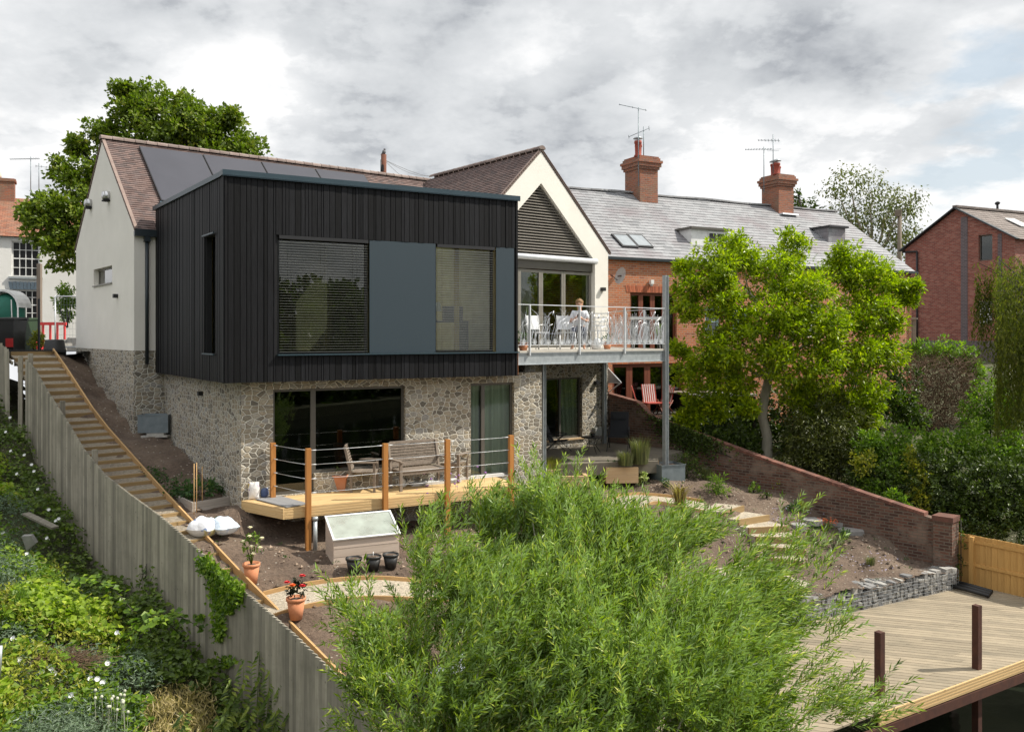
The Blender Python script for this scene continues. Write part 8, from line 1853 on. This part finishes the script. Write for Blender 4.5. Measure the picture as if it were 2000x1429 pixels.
for (x0, y0, x1, y1) in ((250, 1250, 395, 1235), (150, 1160, 260, 1200), (270, 1270, 350, 1245)):
    p, q = surf(x0, y0), surf(x1, y1); pts = [p.lerp(q, i / 6) + Z * (.35 * math.sin(math.pi * (.15 + .8 * i / 6))) for i in range(7)]; b.tube(pts, .006, 5)
    for i in range(60): k = random.random() * 5.99; a = pts[int(k)].lerp(pts[int(k) + 1], k % 1); C.append(a + V((random.gauss(0, .07), random.gauss(0, .07), random.gauss(.02, .03))))
b.build('stems', M['bark_dark'], b2); C = np.array([tuple(c) for c in C]); n_ = len(C); L = rng.uniform(.09, .14, n_); leaf_mesh('leaves', C, rng.normal(0, 1, (n_, 3)) * np.array((1, 1, .3)), rng.normal(0, .3, (n_, 3)) + np.array((0, -.3, 1)), L, L / 1.35, rng.random(n_), M['leaf_bright'], b2)
def near(name, px, py, r, label, mat, sz, cat, **k):
    p = surf(px, py); bl = [(p.x + dx * r, p.y + dy * r, p.z - .2 + dz * r, r * s) for dx, dy, dz, s in ((0, 0, 0, .8), (.2, 0, .6, .55), (-.4, 0, -.1, .6), (.4, -.1, -.3, .6), (0, 0, 1.0, .35))]
    t_ = thing(name, p - Z * r, label, cat); b = MB()
    for q in bl: b.tube([p - Z * r * 1.6, V(q[:3])], [.02, .006], 5)
    b.build('stems', M['bark_dark'], t_); crown('foliage', bl, k.pop('dens', 900), sz, mat, t_, **k)
near('dwarf_conifer', 40, 1190, .42, 'bright green feathery dwarf conifer at the left edge', leaf_mat('thuja_leaf', [(0, (.05, .10, .01)), (.5, (.10, .19, .015)), (1, (.18, .28, .03))], trans=.3), .05, 'conifer', per=16, clump=.09, elong=3, droop=-.8)
near('grey_herb', 12, 1140, .35, 'grey green silvery shrub at the left edge above the dwarf conifer', M['juniper'], .05, 'shrub', per=12, clump=.09, elong=2.5)
b = MB(); p, q = surf(50, 1012), surf(108, 1042); b.bar(p + Z * .1, q + Z * .12, .16, .04); tag(b.build('old_plank', M['fence_grey']), 'old grey plank lying in the brambles at the left', 'plank')
b = MB(); p = surf(52, 1062); b.poly([p + V((-.1, 0, .15)), p + V((.08, 0, .16)), p + V((.14, .05, .0)), p + V((-.03, .05, -.15))], V((.02, .06, .02))); tag(b.build('stone_slab', rm), 'small tilted brown stone slab among the bindweed', 'stone')
p = at(-3, 1300, 8.6); b = MB(); b.tube([p + Z * -.12, p + V((.02, 0, .2))], .02, 10); tag(b.build('metal_pole', M['galv']), 'short pale metal pole at the very left edge of the picture', 'pole')
b = MB()
for i in range(420):
    p = surf(random.gauss(128, 28), random.gauss(1288, 9)); q = p + V((random.uniform(-.3, .3), random.uniform(-.2, .2), random.uniform(-.03, .12))); b.tube([p, q], [.005, .003], 3, cap=False)
tag(b.build('dead_stems', M['twig']), 'tangle of dead brown stems among the bindweed', 'dead stems', kind='stuff')
# ivy over the brick garden wall and greenery behind it
gw = thing('wall_ivy', WS + WD * 3 + Z * -3, 'dark ivy hanging over the brick garden wall behind the tall steel column', 'ivy'); C = []
for i in range(3000):
    s = random.gauss(3.1, .55); z = wtop(s) - abs(random.gauss(0, .3)) + .05; C.append(tuple(WS + WD * s - WN * random.uniform(-.24, .06) * -1 * 0 - WN * random.uniform(.0, .09) + Z * z))
C = np.array(C); n_ = len(C); L = rng.uniform(.05, .09, n_); leaf_mesh('foliage', C, rng.normal(0, 1, (n_, 3)) + np.array((0, 0, -.5)), rng.normal(0, .5, (n_, 3)) + np.array((-.4, -.5, .4)), L, L / 1.3, rng.random(n_), M['leaf_dark'], gw)
b = MB(); b.tube([WS + WD * 2.2 - WN * .02 + Z * (wtop(2.2) - .3), WS + WD * 4.6 - WN * .02 + Z * (wtop(4.6) - .3)], .012, 5); b.build('stems', M['bark_dark'], gw)
cv_ = thing('pillar_climber', PIL + V((.5, -.1, -5.6)), 'thin green climber between the brick pillar and the tan fence', 'climber'); p = PIL + V((.42, -.2, 0)); bl = [(p.x, p.y, z, .11) for z in (-4.4, -4.65, -4.9, -5.15, -5.4, -5.6)]
b = MB(); b.tube([p + Z * -5.8, p + Z * -4.3], .01, 5); b.build('stem', M['bark_dark'], cv_); crown('foliage', bl, 260, .06, M['leaf_mid'], cv_, per=8, clump=.07)
# tall thin grasses and lilac flowers in front of the deck
for i, (px, py) in enumerate(((830, 1000), (850, 1010), (880, 1005), (905, 995), (935, 985))):
    P = gpt(px, py + 30); t_ = thing('verbena_stem', P, 'thin branching stem with small purple flower heads in front of the deck', 'flowers', 'purple verbena stems by the deck'); 
    for k in range(5):
        e = P + V((random.uniform(-.25, .25), random.uniform(-.2, .2), random.uniform(.7, 1.2))); b = MB(); b.tube([P, P.lerp(e, .5) + V((.03, 0, .05)), e], [.004, .003, .002], 4); b.build('stem', M['leaf_mid'], t_); b = MB(); b.ball(e, .028, .028, .018, 8); b.build('flower', M['petal_purple'], t_)
sp_ = gpt(768, 1035); t_ = thing('young_sapling', sp_, 'small leafy sapling between the cold frame and the deck post', 'sapling'); b = MB(); b.tube([sp_, sp_ + Z * .75], [.008, .004], 5); b.build('stem', M['bark'], t_); crown('foliage', [(sp_.x, sp_.y, sp_.z + .45, .14), (sp_.x + .05, sp_.y, sp_.z + .7, .12)], 160, .06, M['leaf_bright'], t_, per=6, clump=.08)
